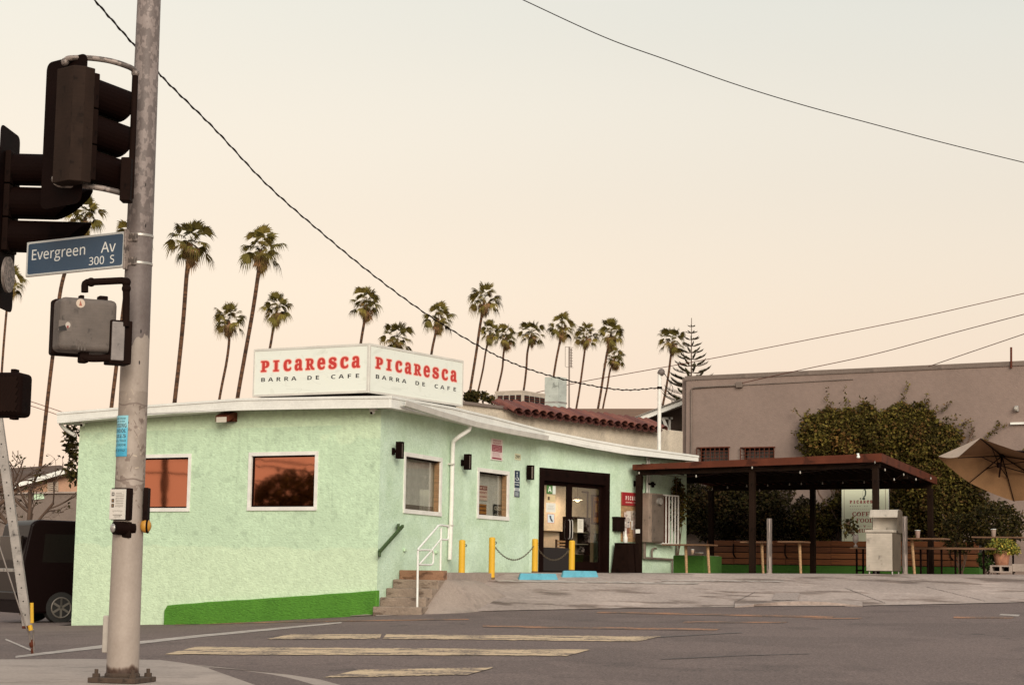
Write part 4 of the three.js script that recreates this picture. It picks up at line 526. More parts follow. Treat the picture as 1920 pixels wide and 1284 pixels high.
// ---------------------------------------------------------------- roof-side wall with clay tiles, roof machinery, houses behind
{
  const p0 = at(862, 760, 45.2), PF = new Frame(p0, dirR(56)), xs = [862, 995, 1063, 1148, 1232, 1281].map((px) => PF.reach(px, 3.6)), ty = (px, py) => PF.hit(px, py).y;
  const t = thing('tiled_parapet', 'beige panelled wall topped with a row of red clay tiles behind the eaves', 'parapet wall', PF.w(xs[0], 1.2, 0));
  const tops = [ty(865, 757.5), ty(995, 773), ty(1063, 781), ty(1148, 792), ty(1231, 803), ty(1280, 809)];
  for (let i = 0; i < 5; i++) { const g = .006, s = new THREE.Shape([[xs[i] + g, 2.2], [xs[i + 1] - g, 2.2], [xs[i + 1] - g, tops[i + 1]], [xs[i] + g, tops[i]]].map(([x, y]) => new THREE.Vector2(x, y))); part(t, 'panel', PF.put(metricKeep(new THREE.ExtrudeGeometry(s, { depth: .18, bevelEnabled: true, bevelSize: .006, bevelThickness: .006, bevelSegments: 1 }).translate(0, 0, -.2))), M.beige); }
  part(t, 'backing', PF.box(xs[0] + .02, xs[5] - .02, 2.0, Math.min(...tops) - .05, -.3, -.19), M.roof);
  { const c = xs[0], d = PF.reach(940, 3.6); part(t, 'coping', PF.put(slab(new V3(c, tops[0], .05), new V3(d, ty(940, 766.5), .05), new V3(d, ty(940, 766.5) + .07, .05), new V3(c, tops[0] + .07, .05), new V3(0, 0, -.4))), M.greyTrim); }
  const a = PF.reach(943, 3.6), b = PF.reach(1233, 3.6), n = 21, shapes = [0, 1, 2].map((k) => { const r0 = .185, r1 = .16, L0 = .66, g = new THREE.BufferGeometry(), pos = [], m = 10; const P = (f, j, r, th) => { const an = Math.PI * j / m; return [Math.cos(an) * (r - th), Math.sin(an) * (r - th) * (.58 + k * .04), f]; }; for (let j = 0; j < m; j++) for (const [A, B, C, D] of [[P(0, j, r1, 0), P(L0, j, r0, 0), P(L0, j + 1, r0, 0), P(0, j + 1, r1, 0)], [P(0, j + 1, r1, .018), P(L0, j + 1, r0, .018), P(L0, j, r0, .018), P(0, j, r1, .018)], [P(L0, j, r0, .018), P(L0, j + 1, r0, .018), P(L0, j + 1, r0, 0), P(L0, j, r0, 0)]]) pos.push(...A, ...B, ...C, ...A, ...C, ...D); g.setAttribute('position', new THREE.Float32BufferAttribute(pos, 3)); g.computeVertexNormals(); return metric(g); });
  for (let i = 0; i < n; i++) {
    const f = (i + .5) / n, x = lerp(a, b, f), px = lerp(943, 1233, 0), y = lerp(ty(943, 766), ty(1231, 803), f);
    const g = shapes[i % 3].clone().rotateX(.42).rotateZ(rnd(-.05, .05)).rotateY(rnd(-.04, .04)).translate(x, y + .20 + rnd(-.015, .015), -.30); part(t, 'roof_tile', PF.put(g), [M.clay, M.clay2, M.clay, M.clay3][i % 4]);
    if (i < n - 1) part(t, 'pan_tile', PF.put(shapes[i % 3].clone().rotateZ(Math.PI).rotateX(.42).translate(x + (b - a) / n / 2, y + .215, -.34)), M.clay2);
  }
  part(t, 'tile_bed', PF.put(slab(new V3(a - .1, ty(943, 766) + .02, .1), new V3(b + .05, ty(1231, 803) + .02, .1), new V3(b + .05, ty(1231, 803) + .20, -.3), new V3(a - .1, ty(943, 766) + .20, -.3), new V3(0, -.05, 0))), M.clay2);
  // weatherhead mast in front of the wall
  const m0 = at(1236, 872, 50.6), m1 = at(1238, 700, 50.6), w = thing('service_mast', 'white electrical service mast with a grey weatherhead above the eaves', 'service mast', m0);
  m1.x = m0.x; part(w, 'mast', rod(m0, m1, .05, 16), M.offwhite); part(w, 'weatherhead', [lathe([[0, .17], [.04, .165], [.085, .12], [.095, .06], [.085, 0], [.06, -.01], [0, -.01]], 18).rotateZ(-.5).translate(m1.x + .01, m1.y - .03, m1.z)], mat(L(.16, .125, .11), { map: T.metal, size: [.3], rough: .6 }));
  part(w, 'drip_loop', [tube([m1.clone().add(new V3(.1, .02, 0)), at(1254, 712, 50.5), at(1262, 728, 50.4), at(1258, 738, 50.5), at(1250, 738, 50.6), at(1240, 729, 50.6)], .008, 30, 5), tube([m1.clone().add(new V3(.1, .05, 0)), at(1251, 708, 50.4), at(1257, 722, 50.4), at(1252, 734, 50.5), at(1240, 727, 50.6)], .007, 30, 5)], M.blackM); part(w, 'clamp', box(.13, .06, .13, .01).translate(m0.x, at(1236, 727, 50.6).y, m0.z), M.blackM);
}
{ // air cooler, white duct, aerial, shrubs on the roof line
  const boxAt = (px, d, xl, xr, yt, yb, fl = tL, fr = dirR(56)) => { const c = at(px, yt, d), f = new Frame(c, fl), g = new Frame(c, fr); return { f, g, xl: f.reach(xl, 3.8), xr: g.reach(xr, 3.8), y1: f.hit(px, yt).y, y0: f.hit(px, yb).y }; };
  const quadPlan = (q) => [q.f.w(q.xl, 0), q.f.w(0, 0), q.g.w(q.xr, 0), q.f.w(q.xl, 0).add(q.g.w(q.xr, 0)).sub(q.f.w(0, 0))].map((p) => [p.x, p.z]);
  const a = boxAt(979, 52, 926, 1020, 735, 775), ac = thing('roof_cooler', 'beige rooftop air cooler with dark louvred openings', 'air cooler', a.f.w(0, a.y0, 0));
  const cm = mat(L(.56, .47, .38), { map: T.metal, size: [.9], rough: .6 }); part(ac, 'cooler_body', prism(quadPlan(a), a.y0, a.y1), cm); part(ac, 'lid', [prism(quadPlan({ ...a, xl: a.xl - .02, xr: a.xr + .02 }), a.y1 + .003, a.y1 + .05)], cm);
  for (const [f, s, e] of [[a.f, a.xl, 0], [a.g, 0, a.xr]]) for (let i = 0; i < 4; i++) { const w = Math.abs(e - s) / 4.4, x = Math.min(s, e) + Math.abs(e - s) * .08 + i * w, y = a.y1 - .075; const v = part(ac, 'louvre', f.box(x + .02, x + w - .02, y - .22, y, .002, .012), M.dark); part(v, 'blade', [0, 1, 2].map((k) => f.box(x + .03, x + w - .03, y - .20 + k * .07, y - .175 + k * .07, .012, .022)), M.brownTrim); }
  const b = boxAt(1047, 54, 1019, 1060.5, 706, 752), du = thing('roof_duct', 'white square sheet metal duct standing on the roof', 'roof duct', b.f.w(0, b.y0, 0)), dm = mat(L(.62, .66, .60), { map: T.metal, size: [.8], rough: .45, metal: .2 }); part(du, 'duct_body', prism(quadPlan(b), b.y0, b.y1), dm); part(du, 'flange', prism(quadPlan({ ...b, xl: b.xl - .04, xr: b.xr + .03 }), b.y0 - .05, b.y0 - .002), M.steel); part(du, 'duct_foot', prism(quadPlan({ ...b, xl: b.xl + .03, xr: b.xr - .02 }), b.y0 - .6, b.y0 - .052), dm);
  const p = (x, y) => at(x, y, 56), an = thing('roof_aerial', 'thin metal roof aerial with looped elements on a mast', 'aerial', p(1067, 775)); part(an, 'mast', rod(p(1067, 780), p(1067.5, 650), .022, 8), M.greyTrim); part(an, 'element', [tube([p(1060, 650), p(1060, 688), p(1075, 689)], .007, 20, 5, .05), rod(p(1060, 650), p(1075, 652), .007, 5), rod(p(1071, 653), p(1071, 688), .02, 6), ...range(0, 6, 1).map((i) => rod(p(1069, 656 + i * 5), p(1074, 656.5 + i * 5), .008, 5))], M.greyTrim);
  const sh = (px, py, rx, ry, d, n, label) => { const c = at(px, py, d), k = d / FPX, t = thing('roof_line_shrub', label, 'shrub', c.clone().setY(c.y - ry * k * 3)); part(t, 'foliage', leaves(n, () => { const v = inBall(); return new V3(c.x + v.x * rx * k, c.y - v.y * ry * k, c.z + v.z * rx * k); }, .16, deep), M.leaf); part(t, 'stem', [rod(c.clone().setY(c.y - ry * k * 3), c, .03, 6), rod(c.clone().setY(c.y - ry * k), at(px + rx, py - ry, d), .015, 5)], M.twig); };
  sh(884, 745, 13, 13, 66, 500, 'small dark shrub top left of the tiles, by the palm trunks'); sh(906, 742, 6, 10, 66, 90, 'sparse twiggy shrub top between the palm trunk and the air cooler'); sh(922, 748, 5, 9, 66, 60, 'thin twig of shrub just left of the air cooler');
}
{ // brown roof and gabled house between the tiles and the grey building
  const P = (x, y, d) => at(x, y, d), shm = mat(L(.26, .145, .085), { map: T.wood, size: [3, 1], rough: .95 }), t = thing('brown_roof_house', 'low house with a brown shingled roof behind the clay tiles', 'house', P(1180, 900, 72));
  for (let i = 0; i < 5; i++) { const y0 = 766 + i * 9, d = 76 - i * 1.6; part(t, 'roof', slab(P(1055, y0 + 11, d - 1.6), P(1260, y0 + 11, d - 1.6), P(1260, y0, d), P(1055, y0, d), new V3(0, -.12, 0)), shm); } part(t, 'wall', [box(6, 5.5, .3).translate(P(1160, 900, 68.5).x, 3.2, -68.6)], M.beige);
  const h = thing('gabled_house', 'house with white sloping fascia and a dark gable beside the grey building', 'house', P(1250, 900, 62)); const d = 60, bk = new V3(.3, 0, -7);
  part(h, 'fascia', slab(P(1186, 795, d), P(1292, 754, d), P(1292, 744, d), P(1186, 785, d), new V3(0, 0, -.1)), M.white);
  part(h, 'roof', slab(P(1183, 786, d - .1), P(1300, 740, d - .1), P(1300, 738.5, d - .1), P(1183, 784, d - .1), bk), M.roof); 
  part(h, 'wall', slab(P(1213, 960, d + .8), P(1300, 960, d + .8), P(1300, 755, d + .8), P(1213, 786, d + .8), new V3(0, 0, -.2)), mat(L(.10, .07, .055), { map: T.stucco, size: [2], rough: .95 }));
  part(h, 'window', [[1254, 782, 1258, 812], [1240, 782, 1262, 786]].map(([a, b, c, e]) => slab(P(a, e, d + .7), P(c, e, d + .7), P(c, b, d + .7), P(a, b, d + .7), new V3(0, 0, -.1))), M.white);
  part(h, 'brace', [bar(P(1243, 784, d + .5), P(1254, 810, d + .5), .07, .09)], M.white);
}
// ---------------------------------------------------------------- the grey building, its barred windows
const g0 = at(1287, 760, 58), tG = new V3(Math.cos(30 * R), 0, Math.sin(30 * R)), GF = new Frame(g0, tG);
{
  const x1 = GF.reach(2060, 4), yA = GF.hit(1290, 707).y, yB = lerp(yA, GF.hit(1920, 680).y, 1), t = thing('grey_building', 'plain grey stucco building with a long blank wall and small barred windows', 'building', GF.w(0, .8, 0));
  const wins = [GF.rect(1312, 840, 1366, 872), GF.rect(1394, 840, 1451, 872)];
  part(t, 'wall', GF.put(wallGeo([[0, .3], [x1, .3], [x1, yB + .03], [0, yA]], wins, .25)), M.grey);
  part(t, 'wall', [new Frame(GF.w(0, 0, -9), GF.n).box(0, 8.75, .3, yA - .02, 0, .25), new Frame(GF.w(x1, 0, -.25), GF.n.clone().negate()).box(0, 8.75, .3, yB - .02, 0, .25)], M.grey); part(t, 'wall', GF.box(0, x1, .3, yA - .02, -9.25, -9), M.grey); part(t, 'roof', GF.box(.1, x1 - .1, yA - .5, yA - .4, -9, -.25), M.roof);
  part(t, 'coping', GF.put(slab(new V3(-.04, yA - .10, .03), new V3(x1, yB - .07, .03), new V3(x1, yB + .06, .03), new V3(-.04, yA + .03, .03), new V3(0, 0, -.32))), M.greyTrim);
  for (const [a, b, c, d] of wins) {
    const w = part(t, 'window', [GF.box(a, b, c, c + .05, -.2, -.1), GF.box(a, b, d - .05, d, -.2, -.1), GF.box(a, a + .05, c + .05, d - .05, -.2, -.1), GF.box(b - .05, b, c + .05, d - .05, -.2, -.1)], M.blackM); part(w, 'pane', GF.box(a + .05, b - .05, c + .05, d - .05, -.17, -.16), mat(L(.05, .04, .035), { rough: .12 }));
    const q = .10, bars = [GF.box(a - .06, b + .06, d + .0, d + .03, .003, q), GF.box(a - .06, b + .06, c - .05, c - .02, .003, q)];
    part(w, 'grille_frame', bars, M.brownTrim); for (let i = 0; i <= 7; i++) { const x = lerp(a - .05, b + .05, i / 7); part(w, 'bar', GF.box(x - .01, x + .01, c - .02, d, q - .02, q), M.brownTrim); } for (let i = 1; i < 5; i++) { const y = lerp(c, d, i / 5); part(w, 'bar', GF.box(a - .06, b + .06, y - .008, y + .008, q - .035, q - .021), M.brownTrim); }
  }
  const q = (px, py, z = .04) => { const h = GF.hit(px, py, z); return GF.w(h.x, h.y, z); };
  part(t, 'conduit', [tube([q(1296, 858), q(1297, 800), q(1296.5, 732), q(1298, 728), q(1302, 727), q(1345, 724), q(1382, 722.5)], .025, 60, 6, .1), tube([q(1306, 726, .02), q(1450, 719, .02), q(1600, 711, .02)], .012, 30, 5)], M.greyTrim); const jb = GF.hit(1388, 721); part(t, 'junction_box', GF.box(jb.x - .1, jb.x + .1, jb.y - .1, jb.y + .08, .003, .1, .02), M.greyTrim);
  const l = GF.hit(1908, 767), wl = thing('wall_light', 'small pale lantern on the grey wall at the right edge', 'wall light', GF.w(l.x, l.y, .1)); part(wl, 'lamp_housing', GF.box(l.x - .05, l.x + .06, l.y - .08, l.y + .09, .003, .10, .02), M.steel); part(wl, 'lamp_glass', GF.put(new THREE.SphereGeometry(.06, 14, 10).translate(l.x, l.y, .13).toNonIndexed()), M.bulb);
  const st = GF.rect(1897, 791.5, 1960, 795.5); single('wall_ledge', GF.box(st[0], st[1], st[2], st[3], .003, .09), M.white, 'thin white ledge on the grey wall at the right edge', 'ledge');
  // creeper on the grey wall: one mass, dense low down behind the pergola, tendrils at the top
  const v = thing('wall_creeper', 'large leafy creeper climbing the grey wall above and behind the pergola', 'climbing shrub', GF.w(GF.reach(1660, 2), .9, .5));
  // clumps of leaves: px, py, rx, ry of the outline, number of clumps, how far they stand out
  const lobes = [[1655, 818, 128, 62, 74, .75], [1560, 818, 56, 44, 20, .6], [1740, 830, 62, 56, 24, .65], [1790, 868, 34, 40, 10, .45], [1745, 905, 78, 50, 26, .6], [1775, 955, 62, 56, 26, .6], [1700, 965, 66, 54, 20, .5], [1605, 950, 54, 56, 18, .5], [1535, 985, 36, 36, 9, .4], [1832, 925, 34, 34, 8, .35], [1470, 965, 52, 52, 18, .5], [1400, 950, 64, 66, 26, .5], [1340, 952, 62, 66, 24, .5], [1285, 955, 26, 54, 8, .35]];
  const tone = (a, k) => a.map((c) => c.map((x) => x * k)), f = [];
  lobes.forEach(([px, py, rx, ry, n, dep], li) => {
    const h = GF.hit(px, py), X = Math.abs(GF.hit(px + rx, py).x - h.x), Y = Math.abs(GF.hit(px, py - ry).y - h.y), shadeK = li > 9 ? .22 : li > 4 ? .6 : 1;  // lower lobes have the pergola shade darkened into their leaf colour
    for (let i = 0; i < n; i++) {
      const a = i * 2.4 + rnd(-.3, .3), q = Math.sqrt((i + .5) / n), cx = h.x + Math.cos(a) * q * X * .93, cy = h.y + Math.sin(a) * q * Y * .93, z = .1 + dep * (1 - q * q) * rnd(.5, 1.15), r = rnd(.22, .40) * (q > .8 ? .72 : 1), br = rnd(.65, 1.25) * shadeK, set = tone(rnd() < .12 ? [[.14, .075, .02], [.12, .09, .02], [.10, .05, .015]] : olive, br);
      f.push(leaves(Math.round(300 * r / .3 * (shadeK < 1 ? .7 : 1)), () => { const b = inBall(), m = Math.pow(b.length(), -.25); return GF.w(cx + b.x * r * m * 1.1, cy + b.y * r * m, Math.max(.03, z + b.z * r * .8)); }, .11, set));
      if (q > .72 && shadeK === 1) { const L0 = rnd(.15, .5), an = a + rnd(-.5, .5); f.push(leaves(Math.round(L0 * 60), () => { const s = rnd(); return GF.w(cx + Math.cos(an) * (r * .6 + L0 * s) + rnd(-.04, .04), cy + Math.abs(Math.sin(an)) * Math.sign(Math.sin(a) || 1) * (r * .6 + L0 * s) + L0 * s * .5 + rnd(-.04, .04), z + rnd(-.05, .05)); }, .085, set)); }
    }
  });
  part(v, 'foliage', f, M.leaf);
  const tend = [[[1520, 800], [1512, 782], [1518, 766]], [[1560, 782], [1556, 765], [1562, 752]], [[1590, 775], [1593, 757], [1590, 746]], [[1640, 752], [1643, 742]], [[1690, 748], [1699, 742]], [[1730, 760], [1745, 752], [1738, 748]], [[1755, 775], [1772, 765], [1786, 752]], [[1780, 800], [1800, 796], [1812, 790]], [[1825, 822], [1822, 805], [1822, 790]], [[1846, 822], [1860, 812], [1888, 795]], [[1860, 814], [1870, 800], [1874, 788]], [[1500, 815], [1498, 832], [1492, 842]], [[1540, 815], [1515, 812], [1496, 820]], [[1880, 845], [1900, 850], [1925, 848]], [[1905, 856], [1918, 848], [1922, 842]]];
  const tg = [], tl = []; for (const c of tend) { const pts = c.map(([x, y]) => q(x, y, .12)), cv = new THREE.CatmullRomCurve3(pts); tg.push(tube(pts, .008, 12, 5)); tl.push(leaves(Math.round(cv.getLength() * 46), () => cv.getPoint(rnd()).add(new V3(rnd(-.05, .05), rnd(-.05, .05), rnd(-.04, .04))), .09, olive)); }
  part(v, 'tendril', tg, M.twig); part(v, 'tendril_leaves', tl, M.leaf); const stems = []; for (let i = 0; i < 26; i++) { const px = rnd(1560, 1780), a = q(px, 1070, .15); stems.push(tube([a, q(px + rnd(-20, 20), 980, .3), q(px + rnd(-40, 40), 900, .35), q(px + rnd(-70, 70), 800, .25)], rnd(.012, .03), 16, 5)); } part(v, 'stem', stems, M.twig);
}
// low dark shrubs at the right, and the one by the left end of the wooden bench wall
function shrub(name, label, px, py, rx, ry, d, n, size, shades) { const c = at(px, py, d), k = d / FPX, gy = land(c.x, d), t = thing(name, label, 'shrub', new V3(c.x, gy, c.z)); part(t, 'foliage', leaves(n, () => { const v = inBall(), m = Math.pow(v.length(), -.3); return new V3(c.x + v.x * rx * k * m * rnd(.9, 1.1), Math.max(gy + .02, c.y - v.y * ry * k * m * rnd(.9, 1.1)), c.z + v.z * rx * k * .8); }, size, shades), M.leaf); part(t, 'stem', range(0, 7, 1).map(() => tube([new V3(c.x + rnd(-.1, .1), gy, c.z), new V3(c.x + rnd(-.5, .5) * rx * k, (gy + c.y) / 2, c.z), new V3(c.x + rnd(-1, 1) * rx * k, c.y + rnd(-.2, 1) * ry * k, c.z + rnd(-.3, .3))], .012, 8, 5)), M.twig); return t; }
shrub('shrub', 'dark leafy shrub at the right edge below the tan umbrella', 1868, 985, 52, 46, 49.5, 3600, .10, deep); shrub('shrub', 'loose shrub between the umbrella and the pergola post', 1800, 1000, 36, 38, 50, 1700, .09, deep); shrub('shrub', 'yellow green bush tumbling over the wall beside the barred cage', 1268, 945, 18, 48, 50.4, 1500, .10, olive); shrub('shrub', 'small round shrub at the right end of the wooden bench wall', 1852, 1050, 18, 18, 47, 800, .07, [[.03, .06, .012], [.04, .07, .015]]);
// ---------------------------------------------------------------- the pergola
const FL = at(1186, 876, 48.5), FR = at(1654, 857, 45.5), PG = new Frame(FL, FR.clone().sub(FL)), pLen = Math.hypot(FR.x - FL.x, FR.z - FL.z);
{
  const BR = at(1758, 893, 52.2), back = BR.clone().sub(FR).setY(0), yt = [PG.hit(1184, 871).y, PG.hit(1654, 849.5).y], yb = [PG.hit(1184, 881).y, PG.hit(1654, 865.5).y], y = (t, arr) => lerp(arr[0], arr[1], t), bt = [yt[0] - .12, yt[1] - .18], bb = [yb[0] - .08, yb[1] - .18];
  const A = (t, s, yy) => { const p = FL.clone().lerp(FR, t).addScaledVector(back, s); p.y = yy; return p; };
  const t = thing('pergola', 'dark steel pergola with a rust brown fascia and slatted roof', 'pergola', A(.5, .5, 1.1)), th = (v) => v.clone().setY(0).normalize().multiplyScalar(.05);
  part(t, 'fascia', slab(A(0, 0, yb[0]), A(1, 0, yb[1]), A(1, 0, yt[1]), A(0, 0, yt[0]), th(back)), M.brownTrim); part(t, 'fascia', slab(A(1, .006, yb[1]), A(1, 1, bb[1]), A(1, 1, bt[1]), A(1, .006, yt[1]), th(FL.clone().sub(FR))), M.brownTrim);
  part(t, 'fascia', slab(A(0, 1, bb[0]), A(0, .006, yb[0]), A(0, .006, yt[0]), A(0, 1, bt[0]), th(FR.clone().sub(FL))), M.brownTrim); part(t, 'fascia', slab(A(.99, 1, bb[1]), A(.01, 1, bb[0]), A(.01, 1, bt[0]), A(.99, 1, bt[1]), th(back).negate()), M.brownTrim);
  part(t, 'roof_sheet', slab(A(.01, .01, yt[0] - .05), A(.99, .01, yt[1] - .05), A(.99, .99, bt[1] - .05), A(.01, .99, bt[0] - .05), new V3(0, .02, 0)), M.brownTrim);
  for (let i = 1; i < 26; i++) { const k = i / 26; part(t, 'joist', bar(A(k, .012, y(k, yb) + .09), A(k, .988, y(k, bb) + .09), .045, .13), M.beam); }
  for (const [s, arr, n] of [[.035, yb, 'beam'], [.95, bb, 'beam'], [.5, [(yb[0] + bb[0]) / 2, (yb[1] + bb[1]) / 2], 'beam']]) part(t, n, bar(A(.012, s, arr[0] - .05), A(.985, s, arr[1] - .05), .11, .15), M.beam);
  const posts = [[1198, .035, 0], [1411, .035, 0], [1643, .035, 0], [1323, .95, 1], [1525, .95, 1], [1746, .95, 1]], feet = [];
  for (const [px, s, b] of posts) { let best = 0, bd = 1e9; for (let k = 0; k <= 1; k += .002) { const e = Math.abs(project(A(k, s, 2))[0] - px); if (e < bd) { bd = e; best = k; } } const p = A(best, s, 0), top = y(best, b ? bb : yb) - .125, gy = land(p.x, -p.z) - .1, w = .14, F2 = new Frame(p, PG.t); part(t, 'post', F2.box(-w / 2, w / 2, gy, top, -w / 2, w / 2, .008), M.beam); part(t, 'base_plate', F2.box(-.13, .13, gy + .1, gy + .125, -.13, .13), M.beam); feet.push([p, top]); }
  single('sticker', new Frame(feet[0][0], PG.t).box(-.06, .06, 3.02, 3.02 + .1, .071, .073).translate(0, at(1197, 996, 48.2).y - 3.06, 0), M.white, 'small white sticker on the first pergola post', 'sticker');
  // string of bulbs
  const bl = thing('string_lights', 'string of small pale bulbs hung along the pergola beams', 'string lights', A(.5, .1, yb[0])), q = [[1198, 887], [1305, 893], [1410, 877], [1500, 886], [1640, 867]], r = [[1640, 867], [1659, 881], [1676, 899], [1694, 890], [1717, 899], [1745, 897]], bk = [[1250, 899], [1295, 912], [1335, 917], [1364, 914], [1400, 911], [1424, 919], [1439, 910], [1480, 908], [1502, 907], [1542, 906], [1580, 905], [1620, 904]];
  const P = (l, s0, s1) => l.map(([x, yy], i) => at(x, yy, lerp(s0, s1, i / (l.length - 1)))), c1 = P(q, 48.3, 45.4), c2 = P(r, 45.4, 50), c3 = P(bk, 51, 50.5);
  part(bl, 'cable', [tube(c1, .006, 60, 4), tube(c2, .006, 50, 4), tube(c3, .006, 90, 4)], M.blackM); for (const p of [...c1, ...c2, ...c3]) part(bl, 'bulb', lathe([[0, -.034], [.016, -.028], [.02, -.010], [.013, .014], [.011, .03], [0, .03]], 10).translate(p.x, p.y, p.z + .08), M.bulb);
  const w = at(1609, 855.5, 45.6), wl = thing('beam_lamp', 'small white lamp clipped to the brown pergola fascia', 'lamp', w); part(wl, 'clip', box(.05, .04, .1, .008).translate(w.x, w.y + .05, w.z + .02), M.white); part(wl, 'lamp_shade', lathe([[0, -.05], [.035, -.045], [.042, -.015], [.02, .03], [0, .03]], 14).translate(w.x, w.y, w.z + .08), M.white);
}
const WR2 = mat(L(.19, .062, .018), { map: T.wood, size: [1.1, .45], rough: .7 }), WR3 = mat(L(.29, .105, .032), { map: T.wood, size: [1.7, .55], rough: .7 });
// ---- wooden bench wall on a green footing
const BW = new Frame(GF.w(0, 0, 1.5), tG);
{
  const x0 = BW.reach(1327, 1.5), x1 = BW.reach(1838, 1.5), ty = (px, py) => BW.hit(px, py).y, top = ty(1500, 1014), foot = ty(1500, 1060), gy = lotLevel(8) - .1, t = thing('bench_wall', 'long wall of reddish brown boards on a bright green footing', 'bench wall', BW.w((x0 + x1) / 2, gy, 0));
  part(t, 'footing', BW.box(x0, x1, gy - .2, foot, -.35, .04, .01), M.greenShaded); const cuts = [1327, 1378, 1430, 1475, 1560, 1640, 1700, 1785, 1838].map((px) => BW.reach(px, 1.5)), n = 4, hh = (top - foot) / n;
  for (let i = 0; i + 1 < cuts.length; i++) for (let k = 0; k < n; k++) part(t, 'board', BW.box(cuts[i] + .006, cuts[i + 1] - .006, foot + .02 + k * hh, foot + .02 + (k + 1) * hh - .022, .0 + rnd(0, .008), .05 + rnd(0, .01), .006), [M.woodRed, WR2, WR3][(i * 3 + k * 2) % 3]);
  part(t, 'backing', BW.box(x0 + .02, x1 - .02, foot, top - .02, -.3, -.02), M.dark); for (const px of [1378, 1475, 1640, 1785]) { const x = BW.reach(px, 1.5); part(t, 'support', tube([BW.w(x, top - .1, .08), BW.w(x - .01, top - .35, .08), BW.w(x + .02, foot + .25, .07), BW.w(x + .06, foot + .2, .06)], .02, 14, 6), M.blackM); }
}
const WT = mat(L(.24, .13, .07), { map: T.wood, size: [.8, .4], rough: .6 });
// ---- tables, stools, counter: tops and legs measured in planes parallel to the pergola front
const TP = (d, px) => new Frame(at(px, 1050, d), PG.t);
function table(label, name, d, top, legs, o = {}) {
  const f = TP(d, (top[0] + top[1]) / 2), x0 = f.hit(top[0], top[2]).x, x1 = f.hit(top[1], top[2]).x, yt = f.hit((top[0] + top[1]) / 2, top[2]).y, t = thing(name, label, o.cat ?? 'table', f.w((x0 + x1) / 2, lotLevel(6), 0), o.group), dp = o.depth ?? .6;
  part(t, 'table_top', f.box(x0, x1, yt - (o.th ?? .035), yt, -dp / 2, dp / 2, .006), o.top ?? WT);
  for (const [pa, pb] of legs) { const a = f.hit(pa, top[2]).x, b = f.hit(pb, top[2]).x, gy = land(...(() => { const p = f.w(b, 0); return [p.x, -p.z]; })()); if (o.steel) part(t, 'leg', f.box(a - .02, a + .02, gy, yt - .035, -.02, .02), M.black); else part(t, 'leg', rod(f.w(b, gy, 0), f.w(a, yt - .03, 0), .032, 10, .04), M.woodPale); }
  return t;
}
table('long bar table on two pale wooden legs in front of the green planter', 'bar_table', 47.6, [1250, 1338, 1020.5], [[1286, 1288], [1327, 1330.5]], { top: WT });
table('bar table on a pale leg between the pergola post and the steel pole', 'bar_table', 47.6, [1396, 1442, 1015.5], [[1428.5, 1431.5]]); table('bar table on one pale leg right of the steel pole', 'bar_table', 47.6, [1466, 1513, 1014.8], [[1499.5, 1502]], {});
table('bar table on a pale leg just right of the grill cart', 'bar_table', 46.7, [1682, 1776, 1009], [[1710.5, 1715]]);
table('low bar counter with black steel frames behind the flower pot', 'bar_counter', 46.9, [1684, 1866, 1026.5], [[1727, 1727], [1740, 1740], [1766, 1766], [1792, 1792], [1801, 1801], [1845, 1845]], { steel: 1, cat: 'counter', top: WT, depth: .35, th: .05 });
table('bar table at the right edge behind the yellow flowers', 'bar_table', 47.5, [1828, 1925, 1006.5], [[1870, 1870], [1900, 1900]], { steel: 1 });
{
  const t = table('black framed stool with brown top left of the grill cart', 'stool', 46.6, [1598, 1630, 1026.5], [[1607, 1607], [1619, 1619]], { steel: 1, cat: 'stool', top: WT, depth: .32 }), f = TP(46.6, 1614), a = f.hit(1607, 1070).x, b = f.hit(1619, 1070).x, y = f.hit(1610, 1071).y; part(t, 'foot_bar', f.box(a - .02, b + .02, y, y + .04, -.02, .02), M.black);
  const p = TP(46.6, 1614).hit(1605, 1026.3), P = TP(46.6, 1614).w(p.x, p.y, 0), v = thing('potted_plant', 'small leafy plant in a grey vase on the stool', 'plant', P); part(v, 'vase', lathe([[0, 0], [.05, 0], [.045, .05], [.02, .06], [.018, .1], [.06, .14], [.075, .22], [.06, .32], [.045, .32], [.05, .2], [0, .15]], 18).translate(P.x, P.y, P.z), mat(L(.24, .20, .18), { rough: .5 })); part(v, 'stem', range(0, 5, 1).map((i) => tube([P.clone().setY(P.y + .25), new V3(P.x - .1 - i * .03, P.y + .5, P.z), new V3(P.x - .25 + i * .07, P.y + .6 + .05 * i, P.z)], .008, 8, 5)), M.twig); part(v, 'foliage', leaves(120, () => new V3(P.x - .13 + rnd(-.17, .17), P.y + .50 + rnd(-.2, .2), P.z + rnd(-.1, .1)), .11, deep), M.leaf);
}
const cup = (px, py, d, h, m, label) => { const p = at(px, py, d); const t = thing('cup', label, 'cup', p); part(t, 'cup_body', lathe([[0, 0], [h * .28, 0], [h * .38, h], [h * .34, h], [h * .26, .01], [0, .01]], 16).translate(p.x, p.y, p.z), m); part(t, 'lid', lathe([[0, h + .002], [h * .41, h + .002], [h * .40, h + .02], [0, h + .025]], 16).translate(p.x, p.y, p.z), M.white); };
